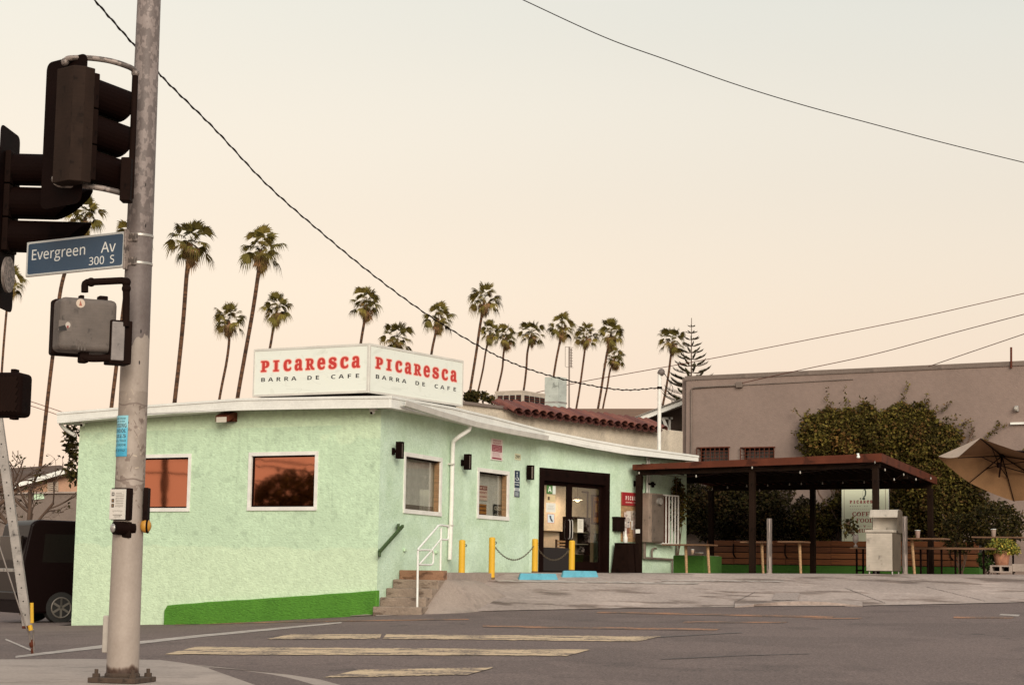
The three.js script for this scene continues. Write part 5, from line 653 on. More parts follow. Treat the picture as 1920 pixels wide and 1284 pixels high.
{ // green planter box with cups on it
  const d = 48.2, f = TP(d, 1290), [x0, x1, y0, y1] = f.rect(1262, 1041.5, 1321, 1077), g = lotLevel(4) - .1, t = thing('planter_box', 'bright green planter box by the barred cage under the long table', 'planter', f.w((x0 + x1) / 2, g, -.4)); part(t, 'box_body', f.box(x0, x1, g, y1, -1.2, 0, .03), M.greenShaded); part(t, 'soil', f.box(x0 + .05, x1 - .05, y1 + .002, y1 + .012, -1.1, -.08), M.step);
  const top = f.hit(1295, 1041).y; const p = f.w(f.hit(1296, 1040).x, 0, -.1), s = f.w(f.hit(1308, 1040).x, 0, -.12); cup(...project(p.clone().setY(top + .02)), 48.3, .11, mat(L(.6, .42, .3), { rough: .7 }), 'paper cup with white lid on the green planter box'); const b = thing('bowl', 'small pinkish bowl on the green planter box', 'bowl', s.clone().setY(top + .014)); part(b, 'bowl_body', lathe([[0, 0], [.06, 0], [.11, .05], [.10, .05], [.055, .012], [0, .01]], 18).translate(s.x, top + .014, s.z), mat(L(.55, .38, .3), { rough: .7 })); part(b, 'rim', new THREE.TorusGeometry(.105, .006, 6, 20).rotateX(Math.PI / 2).translate(s.x, top + .064, s.z), M.offwhite);
}
cup(1721.5, 1008.8, 46.7, .17, mat(L(.30, .2, .16), { rough: .5 }), 'tall tumbler standing on the bar table right of the grill cart'); cup(1864, 1006.3, 47.5, .17, mat(L(.30, .22, .18), { rough: .5 }), 'tall tumbler on the bar table at the right edge');
// ---- poster board
{
  const f = new Frame(GF.w(0, 0, .95), tG); signOn(f, 1580, 909, 1668, 1019, 'poster_board', 'tall pale poster board with cafe lettering behind the grill cart', 'poster board', 384, 560, (g, w, h) => {
    g.fillStyle = '#dde0c4'; g.fillRect(0, 0, w, h); g.strokeStyle = '#6b4a3a'; g.lineWidth = 3; for (const x of [20, w - 24]) { g.beginPath(); g.moveTo(x, 10); g.lineTo(x, h - 10); g.stroke(); }
    g.save(); g.translate(178, 70); g.fillStyle = '#3b4338'; g.beginPath(); g.ellipse(10, 10, 15, 40, .08, 0, 7); g.fill(); g.fillStyle = '#dde0c4'; g.beginPath(); g.ellipse(5, 10, 9, 31, .08, 0, 7); g.fill(); g.fillStyle = '#3b4338'; g.beginPath(); g.arc(-22, 62, 7, 0, 7); g.arc(4, 62, 12, 0, 7); g.fill(); g.fillRect(-8, -44, 14, 4); g.fillRect(14, -38, 16, 3); g.restore();
    slabWord(g, 'PIcaResca', 62, 176, 252, 28, '#8c2a26'); spaced(g, 'BARRA DE CAFE', 62, 208, 256, 9, '#5a332b'); spaced(g, '···············', 62, 240, 256, 18, '#8a6a5a'); fitText(g, 'COFFEE', 84, 298, 214, 38, '#8e1f1c', 'bold', 'serif'); fitText(g, 'FOOD', 118, 360, 146, 38, '#8e1f1c', 'bold', 'serif'); fitText(g, '— Y —', 128, 405, 120, 18, '#8e1f1c', 'bold', 'serif'); fitText(g, 'MUSIC', 112, 456, 164, 34, '#8e1f1c', 'bold', 'serif');
  }, .04);
}
// ---- grill cart: cupboard below, curved hood above
{
  const d = 45.0, f = TP(d, 1650), [x0, x1, y0, y1] = f.rect(1624.5, 993.5, 1676, 1070.5), gy = land(f.w(x0, 0).x, -f.w(x0, 0).z), dp = .62, t = thing('grill_cart', 'pale metal grill cart with a curved hood above a plain cupboard', 'grill cart', f.w((x0 + x1) / 2, gy, -dp / 2)), pm = mat(L(.56, .49, .41), { map: T.metal, size: [1.1], rough: .5, metal: .15 }), sd = mat(L(.10, .075, .05), { map: T.metal, size: [.8], rough: .6 });
  part(t, 'cupboard', f.box(x0 + .012, x1 - .01, y0, y1 - .06, -dp, -.02, .008), sd); part(t, 'front_panel', f.box(x0 + .005, x1 - .03, y0 + .005, y1 - .075, -.018, .004, .006), pm); part(t, 'worktop', f.box(x0 - .02, x1 + .005, y1 - .06, y1, -dp, .02, .012), pm);
  part(t, 'side_panel', f.box(x1 - .006, x1 + .006, y0 + .01, y1 - .065, -dp + .02, -.03), sd);
  const h0 = f.hit(1633, 990, -.3), h1 = f.hit(1685, 955, -.3), ym = f.hit(1650, 969.5, -.3).y, sh = new THREE.Shape(); sh.moveTo(-.56, y1); sh.lineTo(-.54, h1.y - .06); sh.quadraticCurveTo(-.53, h1.y, -.44, h1.y); sh.lineTo(-.30, h1.y - .01); sh.lineTo(-.22, ym + .01); sh.lineTo(-.22, ym - .01); sh.lineTo(-.25, ym - .01); sh.lineTo(-.33, h1.y - .05); sh.lineTo(-.44, h1.y - .04); sh.quadraticCurveTo(-.5, h1.y - .04, -.51, h1.y - .1); sh.lineTo(-.56, y1);
  part(t, 'hood', f.put(metricKeep(new THREE.ExtrudeGeometry(sh, { depth: h1.x - h0.x, bevelEnabled: false }).rotateY(-Math.PI / 2).translate(h1.x, 0, 0))), Object.assign(pm.clone(), { side: DS }));
  part(t, 'hood_back', f.box(h0.x, h1.x, y1, ym - .0, -.5, -.48), pm); part(t, 'hood_side', f.put(metricKeep(new THREE.ExtrudeGeometry(new THREE.Shape([[-.6, y1 - .06], [-.6, h1.y - .05], [-.44, h1.y], [-.28, h1.y - .02], [-.22, ym], [-.22, y1 - .06]].map(([x, y]) => new THREE.Vector2(x, y))), { depth: .012, bevelEnabled: false }).rotateY(-Math.PI / 2).translate(h1.x + .014, 0, 0))), sd);
  for (const [x, z] of [[x0 + .06, -.06], [x1 - .05, -.06], [x0 + .06, -dp + .05], [x1 - .05, -dp + .05]]) part(t, 'leg', f.put(cyl(.018, .018, y0 - gy + .01, 10).translate(x, gy, z)), M.steel);
}
// ---- steel bollards
{
  const g = 'grey steel bollards at the edge of the forecourt'; for (const [px, d, yb, yt, label] of [[1443, 46.6, 1076, 972, 'tall grey steel bollard standing before the wooden bench wall'], [1697.5, 46.5, 1072, 968, 'tall grey steel bollard right beside the grill cart']]) { const b = at(px, yb, d), tp = at(px, yt, d), h = tp.y - b.y, t = thing('steel_bollard', label, 'bollard', b, g); part(t, 'post', lathe([[0, -.3], [.066, -.3], [.066, h - .01], [.06, h], [0, h]], 24).translate(b.x, b.y, b.z), M.galv); part(t, 'base_ring', new THREE.TorusGeometry(.07, .012, 6, 24).rotateX(Math.PI / 2).translate(b.x, land(b.x, -b.z) + .015, b.z), M.conc); }
}
// ---- flower pot on hollow blocks
{
  const d = 46.6, f = TP(d, 1878), [x0, x1, y0, y1] = f.rect(1857.5, 1060, 1898, 1073.5), w = x1 - x0, bl = thing('hollow_block', 'hollow concrete block lying on its side under the flower pot', 'concrete block', f.w((x0 + x1) / 2, y0, -.1)), s = new THREE.Shape([[x0, y0], [x1, y0], [x1, y1], [x0, y1]].map(([x, y]) => new THREE.Vector2(x, y))); for (const k of [0, 1]) { const a = x0 + w * (.08 + k * .44), b = a + w * .36; s.holes.push(new THREE.Path([[a, y0 + .03], [a, y1 - .03], [b, y1 - .03], [b, y0 + .03]].map(([x, y]) => new THREE.Vector2(x, y)))); } part(bl, 'block_body', f.put(metricKeep(new THREE.ExtrudeGeometry(s, { depth: .36, bevelEnabled: true, bevelSize: .004, bevelThickness: .004, bevelSegments: 1 }).translate(0, 0, -.36))), M.conc); part(bl, 'dark_backing', f.box(x0 + .02, x1 - .02, y0 + .01, y1 - .01, -.36, -.34), M.dark);  // dark backing sheet closes the far end of the hollows
  const e = f.rect(1898.5, 1057.5, 1945, 1072); single('stone_block', f.box(e[0], e[1], e[2], e[3], -.4, -.01, .012), M.conc, 'plain pale block beside the hollow block at the right edge', 'concrete block');
  const c = f.w((x0 + x1) / 2 - .02, y1, -.19), hp = f.hit(1880, 1033, -.19).y - y1, pot = thing('flower_pot', 'terracotta pot of yellow green flowers on the hollow block', 'flower pot', c); part(pot, 'pot', lathe([[0, 0], [.15, 0], [.205, hp - .06], [.225, hp - .06], [.23, hp], [.2, hp], [.185, hp - .04], [0, hp - .05]], 28).translate(c.x, c.y, c.z), M.terracotta); part(pot, 'foliage', leaves(1500, () => { const v = inBall(); return new V3(c.x + v.x * .43, c.y + hp + .10 + v.y * .20 - .30 * Math.max(0, Math.abs(v.x) - .6), c.z + v.z * .34 + .05); }, .075, [[.20, .19, .03], [.28, .24, .04], [.13, .15, .03], [.36, .27, .05], [.10, .11, .025]]), M.leaf); part(pot, 'stem', range(0, 9, 1).map(() => tube([c.clone().setY(c.y + hp - .05), new V3(c.x + rnd(-.3, .3), c.y + hp + .1, c.z + rnd(-.2, .2)), new V3(c.x + rnd(-.4, .4), c.y + hp + rnd(-.1, .2), c.z + rnd(-.2, .3))], .006, 8, 4)), M.twig);
}
// ---- tilted tan umbrella
{
  const K = at(1878.7, 852, 46.5), v = { A: at(1839, 821.5, 45), C: at(1759.5, 856.5, 45.75), D: at(1818, 904.5, 46.5), E: at(1902, 939.5, 47.1), F: at(1990, 925, 46.9), G: at(2000, 872, 46), B: at(1797, 857.5, 44.7) }, t = thing('umbrella', 'tilted tan patio umbrella with dark ribs seen from below', 'umbrella', at(1990, 1075, 46.5));
  const sag = (a, b, c) => { const n = 5, g = [], P = (i, j) => { const p = a.clone().multiplyScalar(1 - (i + j) / n).addScaledVector(b, i / n).addScaledVector(c, j / n); const w = 4 * (i / n) * (j / n) * .10; p.y -= w * .35; p.z += w * .3; return p; }; for (let i = 0; i < n; i++) for (let j = 0; j < n - i; j++) { g.push(P(i, j), P(i + 1, j), P(i, j + 1)); if (i + j < n - 1) g.push(P(i + 1, j), P(i + 1, j + 1), P(i, j + 1)); } return tris(g); };
  for (const [a, b] of ['AC', 'CD', 'DE', 'EF', 'FG', 'GA']) part(t, 'canopy_panel', sag(K, v[a], v[b]), M.canvas);
  const e = new V3(0, .01, .06); part(t, 'canopy_flap', sag(v.A.clone().add(e), v.C.clone().add(e), v.B.clone().add(e)), M.canvasLit, 'outer side of the canopy folded towards the street, skylight put into its colour');
  const k = K.clone().add(new V3(0, -.04, .05)); for (const q of 'ABDEFG') part(t, 'rib', rod(k, v[q].clone().add(new V3(0, -.01, .03)), .016, 6, .012), M.bronze);
  const hub = at(1874, 872, 46.2); for (const q of 'ABDEFG') { const m = k.clone().lerp(v[q], .48).add(new V3(0, -.01, .03)); part(t, 'strut', rod(hub, m, .012, 6), M.bronze); } part(t, 'hub', new THREE.SphereGeometry(.06, 12, 8).translate(k.x, k.y, k.z), M.bronze); part(t, 'runner', new THREE.CylinderGeometry(.05, .05, .12, 14).translate(hub.x, hub.y, hub.z), M.bronze);
  part(t, 'centre_pole', rod(at(1874.5, 894, 46.1), k, .022, 8), M.bronze); const arm = at(1995, 850, 47.6), ft = arm.clone().setY(land(arm.x, -arm.z)); part(t, 'arm', rod(k.clone().add(new V3(0, .12, -.1)), arm, .035, 8), M.bronze); part(t, 'post', rod(ft, arm.clone().setY(arm.y + .3), .045, 12), M.bronze);
}
// ---------------------------------------------------------------- the signal pole at the near corner
const B0 = onLevel(228, 1279, 0), PD = -B0.z, poleR = (h) => lerp(.152, .098, h / 9.5), pY = (py) => 1.05 + (project(new V3(B0.x, 1.05, B0.z))[1] - py) * PD / FPX * .992;
{
  const H = 9.5, t = thing('signal_pole', 'tall round steel signal pole with peeling grey paint at the near street corner', 'signal pole', B0), split = 3.2 / H;
  const skin = canvasTex(512, 2048, (g, w, h) => {
    const Y = (m) => h * (1 - m / H); g.fillStyle = '#9c8d86'; g.fillRect(0, 0, w, h);
    const img = g.getImageData(0, 0, w, h), d = img.data;
    for (let j = 0; j < h; j++) for (let i = 0; i < w; i++) {
      const u = i / w, m = (1 - j / h) * H, o = (j * w + i) * 4, edgeY = 3.2 + .22 * (fbm(u, .3, 9, 4, 5, 9) - .5) + .12 * Math.sin(u * 12.6), fineN = fbm(u, m / 9.5, 60, 2, 77, 500); let c;
      if (m > edgeY) { const b = step(.50, .55, fbm(u, m / 9.5, 18, 4, 33, 150)) * step(3.9, 4.6, m), n = fbm(u, m / 9.5, 5, 4, 13, 40); c = [118 + 30 * b, 106 + 28 * b, 102 + 27 * b].map((x) => x + 26 * (n - .5) + 16 * (fineN - .5)); }
      else { const n = fbm(u, m / 9.5, 4, 4, 23, 30), chip = step(.66, .70, fbm(u, m / 9.5, 14, 4, 91, 150)) * step(1.3, 1.7, m) * (1 - step(2.7, 2.9, m)); c = [171, 157, 146].map((x, k) => lerp(x, [140, 124, 114][k], chip) + 22 * (n - .5) + 10 * (fineN - .5)); if (m > 1.75 && m < 2.75) c = c.map((x) => x - 16 * step(.35, .6, fbm(u, m / 9.5, 7, 4, 12, 60))); }
      const rust = step(0, .05, .16 + .12 * (fbm(u, .7, 8, 4, 3, 8) - .4) - m); c = c.map((x, k) => lerp(x, [74, 52, 40][k] + 40 * (fineN - .5), rust)); d[o] = c[0]; d[o + 1] = c[1]; d[o + 2] = c[2]; d[o + 3] = 255;
    }
    g.putImageData(img, 0, 0);
    g.lineWidth = 2; for (let i = 0; i < 46; i++) { const m = rnd(1.85, 2.75), x = rnd(w * .72, w * 1.2) % w; g.strokeStyle = `rgba(${rnd() < .6 ? '226,208,182' : '84,66,56'},${rnd(.25, .7)})`; g.beginPath(); g.moveTo(x, Y(m)); g.lineTo(x + rnd(-26, 26), Y(m + rnd(-.06, .06))); g.stroke(); }
    g.strokeStyle = '#7d6d64'; g.lineWidth = 3; for (const m of [1.9, 2.62]) { g.beginPath(); for (let x = 0; x <= w; x += 16) g.lineTo(x, Y(m + .01 * Math.sin(x * .05))); g.stroke(); }
    g.fillStyle = '#1f1613'; for (const [u, m] of [[.09, 3.32], [.085, 3.02], [.1, 4.35], [.08, 4.75]]) { g.beginPath(); g.arc(w * u, Y(m), 4, 0, 7); g.fill(); }
    g.fillStyle = '#2b211d'; g.beginPath(); g.moveTo(w * 1.0 - 40, Y(2.44)); g.quadraticCurveTo(w - 20, Y(2.5), w - 2, Y(2.44)); g.quadraticCurveTo(w - 22, Y(2.40), w - 40, Y(2.44)); g.fill();
  });
  const pm = mat(L(1, 1, 1), { rough: .62, metal: .1 }); pm.map = skin; pm.color.setScalar(.82);
  part(t, 'shaft', new THREE.CylinderGeometry(poleR(H), poleR(0), H, 40, 1, true).translate(B0.x, H / 2, B0.z), pm); part(t, 'cap', new THREE.SphereGeometry(poleR(H) + .005, 20, 8, 0, 7, 0, Math.PI / 2).translate(B0.x, H, B0.z), M.galv);
  const rust = mat(L(.10, .065, .045), { map: T.metal, size: [.25], bump: T.fine, bsize: [.2], bs: .004, rough: .95 }); const FB = new Frame(B0, new V3(1, 0, .25));
  part(t, 'base_plate', FB.box(-.24, .24, .002, .05, -.24, .24, .008), rust); for (const [x, z] of [[-.185, .17], [.185, .17], [-.185, -.17], [.185, -.17]]) { const b = part(t, 'anchor_bolt', FB.put(cyl(.036, .036, .035, 6).translate(x, .05, z)), rust); part(b, 'stud', FB.put(cyl(.018, .018, .04, 10).translate(x, .085, z)), rust); }
  part(t, 'base_collar', lathe([[.155, .05], [.165, .05], [.165, .075], [.155, .09]], 32).translate(B0.x, 0, B0.z), rust);
  part(t, 'handhole_cover', FB.box(-.205, -.12, .27, .62, -.10, .04, .012), mat(L(.45, .40, .35), { map: T.paint, size: [.4], rough: .6 }));
  for (const py of [434, 488]) { const y = pY(py), r = poleR(y); part(t, 'band', lathe([[r + .002, y - .012], [r + .006, y - .012], [r + .006, y + .012], [r + .002, y + .012]], 36).translate(B0.x, 0, B0.z), M.steel); }
}
const onPole = (py, ang, out) => { const y = pY(py), r = poleR(y) + out; return new V3(B0.x + r * Math.sin(ang), y, B0.z + r * Math.cos(ang)); };
{ // blue flyer taped round the pole
  const y0 = pY(857), y1 = pY(780), r = poleR(2.2) + .005, g = new THREE.CylinderGeometry(r, r + .001, y1 - y0, 20, 6, true, -1.5, 1.42), p = g.attributes.position; for (let i = 0; i < p.count; i++) { const k = 1 + .012 * Math.sin(p.getY(i) * 38) * (p.getX(i) < -.1 ? 1 : .3); p.setX(i, p.getX(i) * k); p.setZ(i, p.getZ(i) * k); } g.computeVertexNormals();
  const m = printed(256, 512, (g, w, h) => { g.fillStyle = '#5fb4cf'; g.fillRect(0, 0, w, h); g.fillStyle = '#8fcbd8'; g.fillRect(0, 0, w, h * .3); fitText(g, 'NURSING', 6, 150, 236, 50, '#17262e'); fitText(g, 'SCHOOL', 20, 215, 216, 44, '#17262e'); fitText(g, '$322.5', 20, 278, 216, 42, '#17262e'); fitText(g, 'LEARN FROM', 26, 50, 200, 22, '#24505f'); fitText(g, 'HOME NOW', 26, 84, 190, 20, '#24505f'); fitText(g, 'ENROLL TODAY', 20, 330, 220, 24, '#1d414e'); fitText(g, 'FREE BOOK', 20, 384, 220, 30, '#1d414e'); g.fillStyle = '#3f9fc0'; g.fillRect(0, 410, w, 102); fitText(g, '555 0142', 30, 452, 200, 28, '#1f4b5a'); g.strokeStyle = 'rgba(240,250,250,.35)'; for (let i = 0; i < 30; i++) { g.lineWidth = rnd(1, 4); g.beginPath(); g.moveTo(rnd(0, w), rnd(0, h)); g.lineTo(rnd(0, w), rnd(0, h)); g.stroke(); } }); m.side = DS;
  single('flyer', g.translate(B0.x, (y0 + y1) / 2, B0.z), m, 'torn light blue flyer taped around the signal pole', 'flyer');
}
// ---- street name sign
{
  const f = new Frame(at(236, 466, PD - .12), new V3(Math.cos(33 * R), 0, Math.sin(33 * R))), xl = f.reach(48, 3.9), yT = f.hit(236, 433.5).y, yB = f.hit(236, 501).y, t = thing('street_name_sign', 'blue street name sign reading Evergreen Av on the signal pole', 'street sign', f.w(0, yB, 0)), w = -xl, h = yT - yB;
  part(t, 'sign_panel', f.box(xl, 0, yB, yT, -.016, .016, .008), mat(L(.5, .48, .45), { rough: .5 }));
  const face = printed(1024, 384, (g, W, H) => { g.fillStyle = '#c9c8c4'; g.fillRect(0, 0, W, H); g.fillStyle = '#34495f'; g.beginPath(); g.roundRect(14, 12, W - 28, H - 24, 22); g.fill(); grime(g, W, H, 60, .05); fitText(g, 'Evergreen', 44, 206, 590, 122, '#e8e6e0', 'normal'); fitText(g, 'Av', 788, 206, 150, 122, '#e8e6e0', 'normal'); fitText(g, '300  S', 664, 336, 268, 92, '#e8e6e0', 'normal'); }, .45);
  part(t, 'sign_face', sheetOn(f, xl + .012, -.012, yB + .012, yT - .012, .0185), face); part(t, 'bracket', [f.box(-.01, .10, yB + .02, yB + .10, -.05, -.018, .008), f.box(-.01, .10, yT - .10, yT - .02, -.05, -.018, .008), f.box(-.012, .012, yB - .02, yT + .02, -.03, .03, .006)], M.galv);
}
// ---- traffic signals
const PLATE = .26;
function visor(r, len, short, n = 26) { const pos = [], q = (j, e, rr) => { const a = j / n * 2 * Math.PI, top = (Math.sin(a) + 1) / 2; return [Math.cos(a) * rr, Math.sin(a) * rr, e ? lerp(short, len, Math.pow(top, .8)) : 0]; }; for (let j = 0; j < n; j++) { const A = q(j, 0, r), B = q(j + 1, 0, r), C = q(j + 1, 1, r), D = q(j, 1, r), a = q(j, 0, r - .006), b = q(j + 1, 0, r - .006), c = q(j + 1, 1, r - .006), d = q(j, 1, r - .006); pos.push(...A, ...B, ...C, ...A, ...C, ...D, ...b, ...a, ...d, ...b, ...d, ...c, ...D, ...C, ...c, ...D, ...c, ...d); } const g = new THREE.BufferGeometry(); g.setAttribute('position', new THREE.Float32BufferAttribute(pos, 3)); g.computeVertexNormals(); return metric(g); }
function trafficSignal(label, c, dir, len, short, dy, shift = 0, pitch = 0, H = .72) {
  const n = dir.clone().setY(0).normalize(), f = new Frame(c, new V3(0, 1, 0).cross(n)), y = c.y, t = thing('traffic_signal', label, 'traffic signal', c);
  const bs = new THREE.Shape(), W = .31, r = .09; bs.moveTo(-W + r, -H); bs.lineTo(W - r, -H); bs.quadraticCurveTo(W, -H, W, -H + r); bs.lineTo(W, H - r); bs.quadraticCurveTo(W, H, W - r, H); bs.lineTo(-W + r, H); bs.quadraticCurveTo(-W, H, -W, H - r); bs.lineTo(-W, -H + r); bs.quadraticCurveTo(-W, -H, -W + r, -H);
  part(t, 'backplate', f.put(metricKeep(new THREE.ExtrudeGeometry(bs, { depth: .01, bevelEnabled: false }).translate(shift, y, -.005))), M.black);
  const hs = new THREE.Shape([[-.17, 0], [-.17, -.10], [-.12, -.19], [.12, -.19], [.17, -.10], [.17, 0]].map(([x, z]) => new THREE.Vector2(x, -z)));
  part(t, 'housing', f.put(metric(new THREE.ExtrudeGeometry(hs, { depth: 1.08, bevelEnabled: true, bevelSize: .008, bevelThickness: .008, bevelSegments: 2 }).rotateX(-Math.PI / 2).translate(0, y - .54 + dy, -.008))), M.signalGrey);
  part(t, 'screw', range(0, 5, 1).map((i) => f.put(new THREE.SphereGeometry(.008, 8, 6).translate(i % 2 ? .172 : .1725, y + dy - .42 + i * .165, -.05))), M.steel);
  for (const [i, c2] of [[1, L(.16, .01, .008)], [0, L(.2, .1, .01)], [-1, L(.01, .09, .05)]]) {
    const yy = y + dy + i * .345, d = part(t, 'signal_door', f.box(-.17, .17, yy - .167, yy + .167, .008, .07, .012), M.blackM);
    part(d, 'lens', f.put(new THREE.SphereGeometry(.15, 22, 10, 0, 7, 0, .9).rotateX(Math.PI / 2).scale(1, 1, .35).translate(0, yy, .05)), mat(c2, { rough: .25 })); part(d, 'visor', f.put(visor(.163, len, short).rotateX(pitch).translate(0, yy, .068)), M.black);
  }
  return [t, f, y];
}
{
  const [t, f, y] = trafficSignal('black traffic signal on curved arms seen from behind beside the pole', at(151, 240, 17.72), new V3(.642, 0, -.767), .47, .40, .0, PLATE, .10), P = (x, yy, d) => at(x, yy, d);
  part(t, 'mounting_arm', tube([P(121, 116, 17.83), P(126, 110, 17.82), P(140, 108.5, 17.8), P(170, 109, 17.78), P(205, 114, 17.78), P(235, 123, 17.82), P(250, 131, 17.88), P(253, 142, 17.9)], .028, 60, 10), M.galv);
  part(t, 'mounting_arm', tube([P(103, 336, 17.83), P(106, 344, 17.82), P(120, 347, 17.8), P(150, 347.5, 17.78), P(190, 353, 17.78), P(220, 360, 17.82), P(240, 366, 17.88)], .028, 60, 10), M.galv); part(t, 'elbow', [P(121, 116, 17.83), P(103, 336, 17.83), P(253, 137, 17.9)].map((p) => new THREE.SphereGeometry(.04, 14, 10).translate(p.x, p.y, p.z)), M.galv);
  part(t, 'riser', rod(P(253, 134, 17.9), P(244, 372, 17.9), .03), M.blackM); const b = P(237, 338, 17.85); part(t, 'terminal_box', box(.10, .42, .16, .015).translate(b.x, b.y, b.z), M.blackM);
}
{
  const c = at(11, 411, 19.2), [t, f, y] = trafficSignal('black traffic signal cut by the left picture edge with long visors', c, new V3(.998, 0, .05), .80, .42, .17, 0, .02, .92), rc = at(14, 515, 19.1);
  part(t, 'round_cap', new THREE.CylinderGeometry(.18, .18, .03, 28).rotateX(Math.PI / 2).applyMatrix4(f.m.clone().setPosition(rc)), M.galv, 'pale round disc low on the signal'); 
  const arm = at(-100, 400, 18.3), pl = thing('side_signal_pole', 'galvanised pole that carries the left traffic signal', 'signal pole', new V3(arm.x, 0, arm.z)); part(pl, 'shaft', cyl(.11, .09, 6.5, 24).translate(arm.x, 0, arm.z), M.galv); part(pl, 'bracket', [rod(new V3(arm.x, c.y + .6, arm.z), f.w(0, c.y + .6, -.1), .03), rod(new V3(arm.x, c.y - .6, arm.z), f.w(0, c.y - .6, -.1), .03)], M.galv);
}
// ---- pedestrian signals
{
  const f = new Frame(at(160, 610, 17.78), new V3(Math.cos(27 * R), 0, -Math.sin(27 * R))), r = f.rect(109, 560, 216, 660), t = thing('pedestrian_signal', 'weathered grey pedestrian signal box seen from behind on the pole', 'pedestrian signal', f.w(0, r[2], 0)), gm = mat(L(.155, .125, .108), { map: T.metal, size: [.5], bump: T.fine, bsize: [.3], bs: .002, rough: .75 });
  part(t, 'signal_body', f.box(r[0], r[1], r[2], r[3], -.26, .06, .055), gm); part(t, 'front_frame', f.box(r[0] - .005, r[1] + .012, r[2] - .02, r[3] + .01, -.36, -.20, .03), M.blackM); part(t, 'rib', [0, 1, 2].map((i) => f.box(r[0] + .17 + i * .03, r[0] + .185 + i * .03, r[2] + .004, r[2] + .10 - i * .012, .055, .066, .004)), gm);
  part(t, 'lug', [f.box(lerp(r[0], r[1], .36), lerp(r[0], r[1], .44), r[3] - .01, r[3] + .035, -.1, -.02, .01), f.box(lerp(r[0], r[1], .72), lerp(r[0], r[1], .88), r[3] - .01, r[3] + .05, -.16, -.06, .012), f.box(lerp(r[0], r[1], .40), lerp(r[0], r[1], .56), r[2] - .10, r[2] + .02, -.12, .0, .02)], M.blackM);
  part(t, 'sticker', f.put(new THREE.CircleGeometry(.042, 20).translate(f.hit(147, 570).x, f.hit(147, 570).y, .0625)), printed(64, 64, (g, w, h) => { g.fillStyle = '#c9b6a4'; g.fillRect(0, 0, w, h); g.fillStyle = '#a05e4a'; g.beginPath(); g.moveTo(30, 10); g.lineTo(44, 50); g.lineTo(22, 50); g.fill(); }), 'round pale sticker'); part(t, 'sticker', sheetOn(f, f.hit(106, 612).x, f.hit(131, 612).x, f.hit(118, 622).y, f.hit(118, 602).y, .0625), printed(96, 64, (g, w, h) => { g.fillStyle = '#6d625b'; g.fillRect(0, 0, w, h); g.fillStyle = '#1e1917'; g.beginPath(); g.moveTo(0, 40); g.lineTo(50, 26); g.lineTo(60, 60); g.lineTo(4, 64); g.fill(); g.fillStyle = '#b9aea4'; g.beginPath(); g.arc(66, 26, 18, 0, 7); g.fill(); g.fillStyle = '#8c3a34'; g.fillRect(58, 30, 14, 14); }), 'scuffed sticker remains');
  const P = (x, y, d) => at(x, y, d); part(t, 'pipe_bracket', [tube([P(158, 548, 17.84), P(158, 534, 17.84), P(160, 530, 17.84), P(166, 529, 17.84), P(226, 526, 17.84), P(233, 527, 17.84), P(235.5, 532, 17.84), P(236, 560, 17.84), P(235, 612, 17.84)], .034, 80, 12, .1), tube([P(150, 668, 17.8), P(170, 672, 17.8), P(210, 671, 17.82)], .035, 20, 10)], M.blackM); for (const [x, y] of [[236, 529], [170, 529], [236, 541]]) { const p = P(x, y, 17.84); part(t, 'pipe_collar', new THREE.SphereGeometry(.044, 14, 10).translate(p.x, p.y, p.z), M.blackM); }
  const h = f.rect(206, 600, 247, 682, .1); part(t, 'terminal_box', f.box(h[0], h[1], h[2], h[3], -.12, .1, .014), M.blackM); const k = f.rect(208, 603, 232, 676, .11); part(t, 'cover', f.box(k[0], k[1], k[2], k[3], .102, .125, .01), mat(L(.26, .225, .21), { map: T.metal, size: [.3], rough: .6 }));
}
{
  const f = new Frame(at(0, 740, 16.5), new V3(Math.cos(10 * R), 0, Math.sin(10 * R))), r = f.rect(-64, 697, 38, 780), t = thing('pedestrian_signal', 'black pedestrian signal with a slatted visor at the left picture edge', 'pedestrian signal', f.w(0, r[2], 0));
  part(t, 'signal_body', f.box(r[0], r[1], r[2], r[3], -.25, 0, .045), M.black); part(t, 'lug', [f.box(f.hit(15, 690).x, f.hit(25, 690).x, r[3] - .01, r[3] + .03, -.12, -.04, .008), f.box(f.hit(12, 784).x, f.hit(24, 784).x, r[2] - .025, r[2] + .01, -.12, -.04, .008)], M.black);
  const g = []; for (let i = -9; i < 16; i++) for (const s of [1]) { const x = r[0] + .04 + i * .035, a = new V3(x, r[2] + .04, .004), b = new V3(x + (r[3] - r[2] - .08) * .55, r[3] - .04, .004), lo = r[0] + .035, hi = r[1] - .035; const cut = (X) => { const k = (X - a.x) / (b.x - a.x); return a.clone().lerp(b, k); }; let A = a.x < lo ? cut(lo) : a, B = b.x > hi ? cut(hi) : b; if (A.x < B.x) g.push(f.put(bar(A, B, .008, .03))); } part(t, 'visor_slats', g, M.blackM);
  const pl = at(-100, 400, 18.3); part(t, 'bracket', rod(new V3(pl.x, (r[2] + r[3]) / 2, pl.z), f.w(r[0] + .1, (r[2] + r[3]) / 2, -.2), .03), M.black);
}
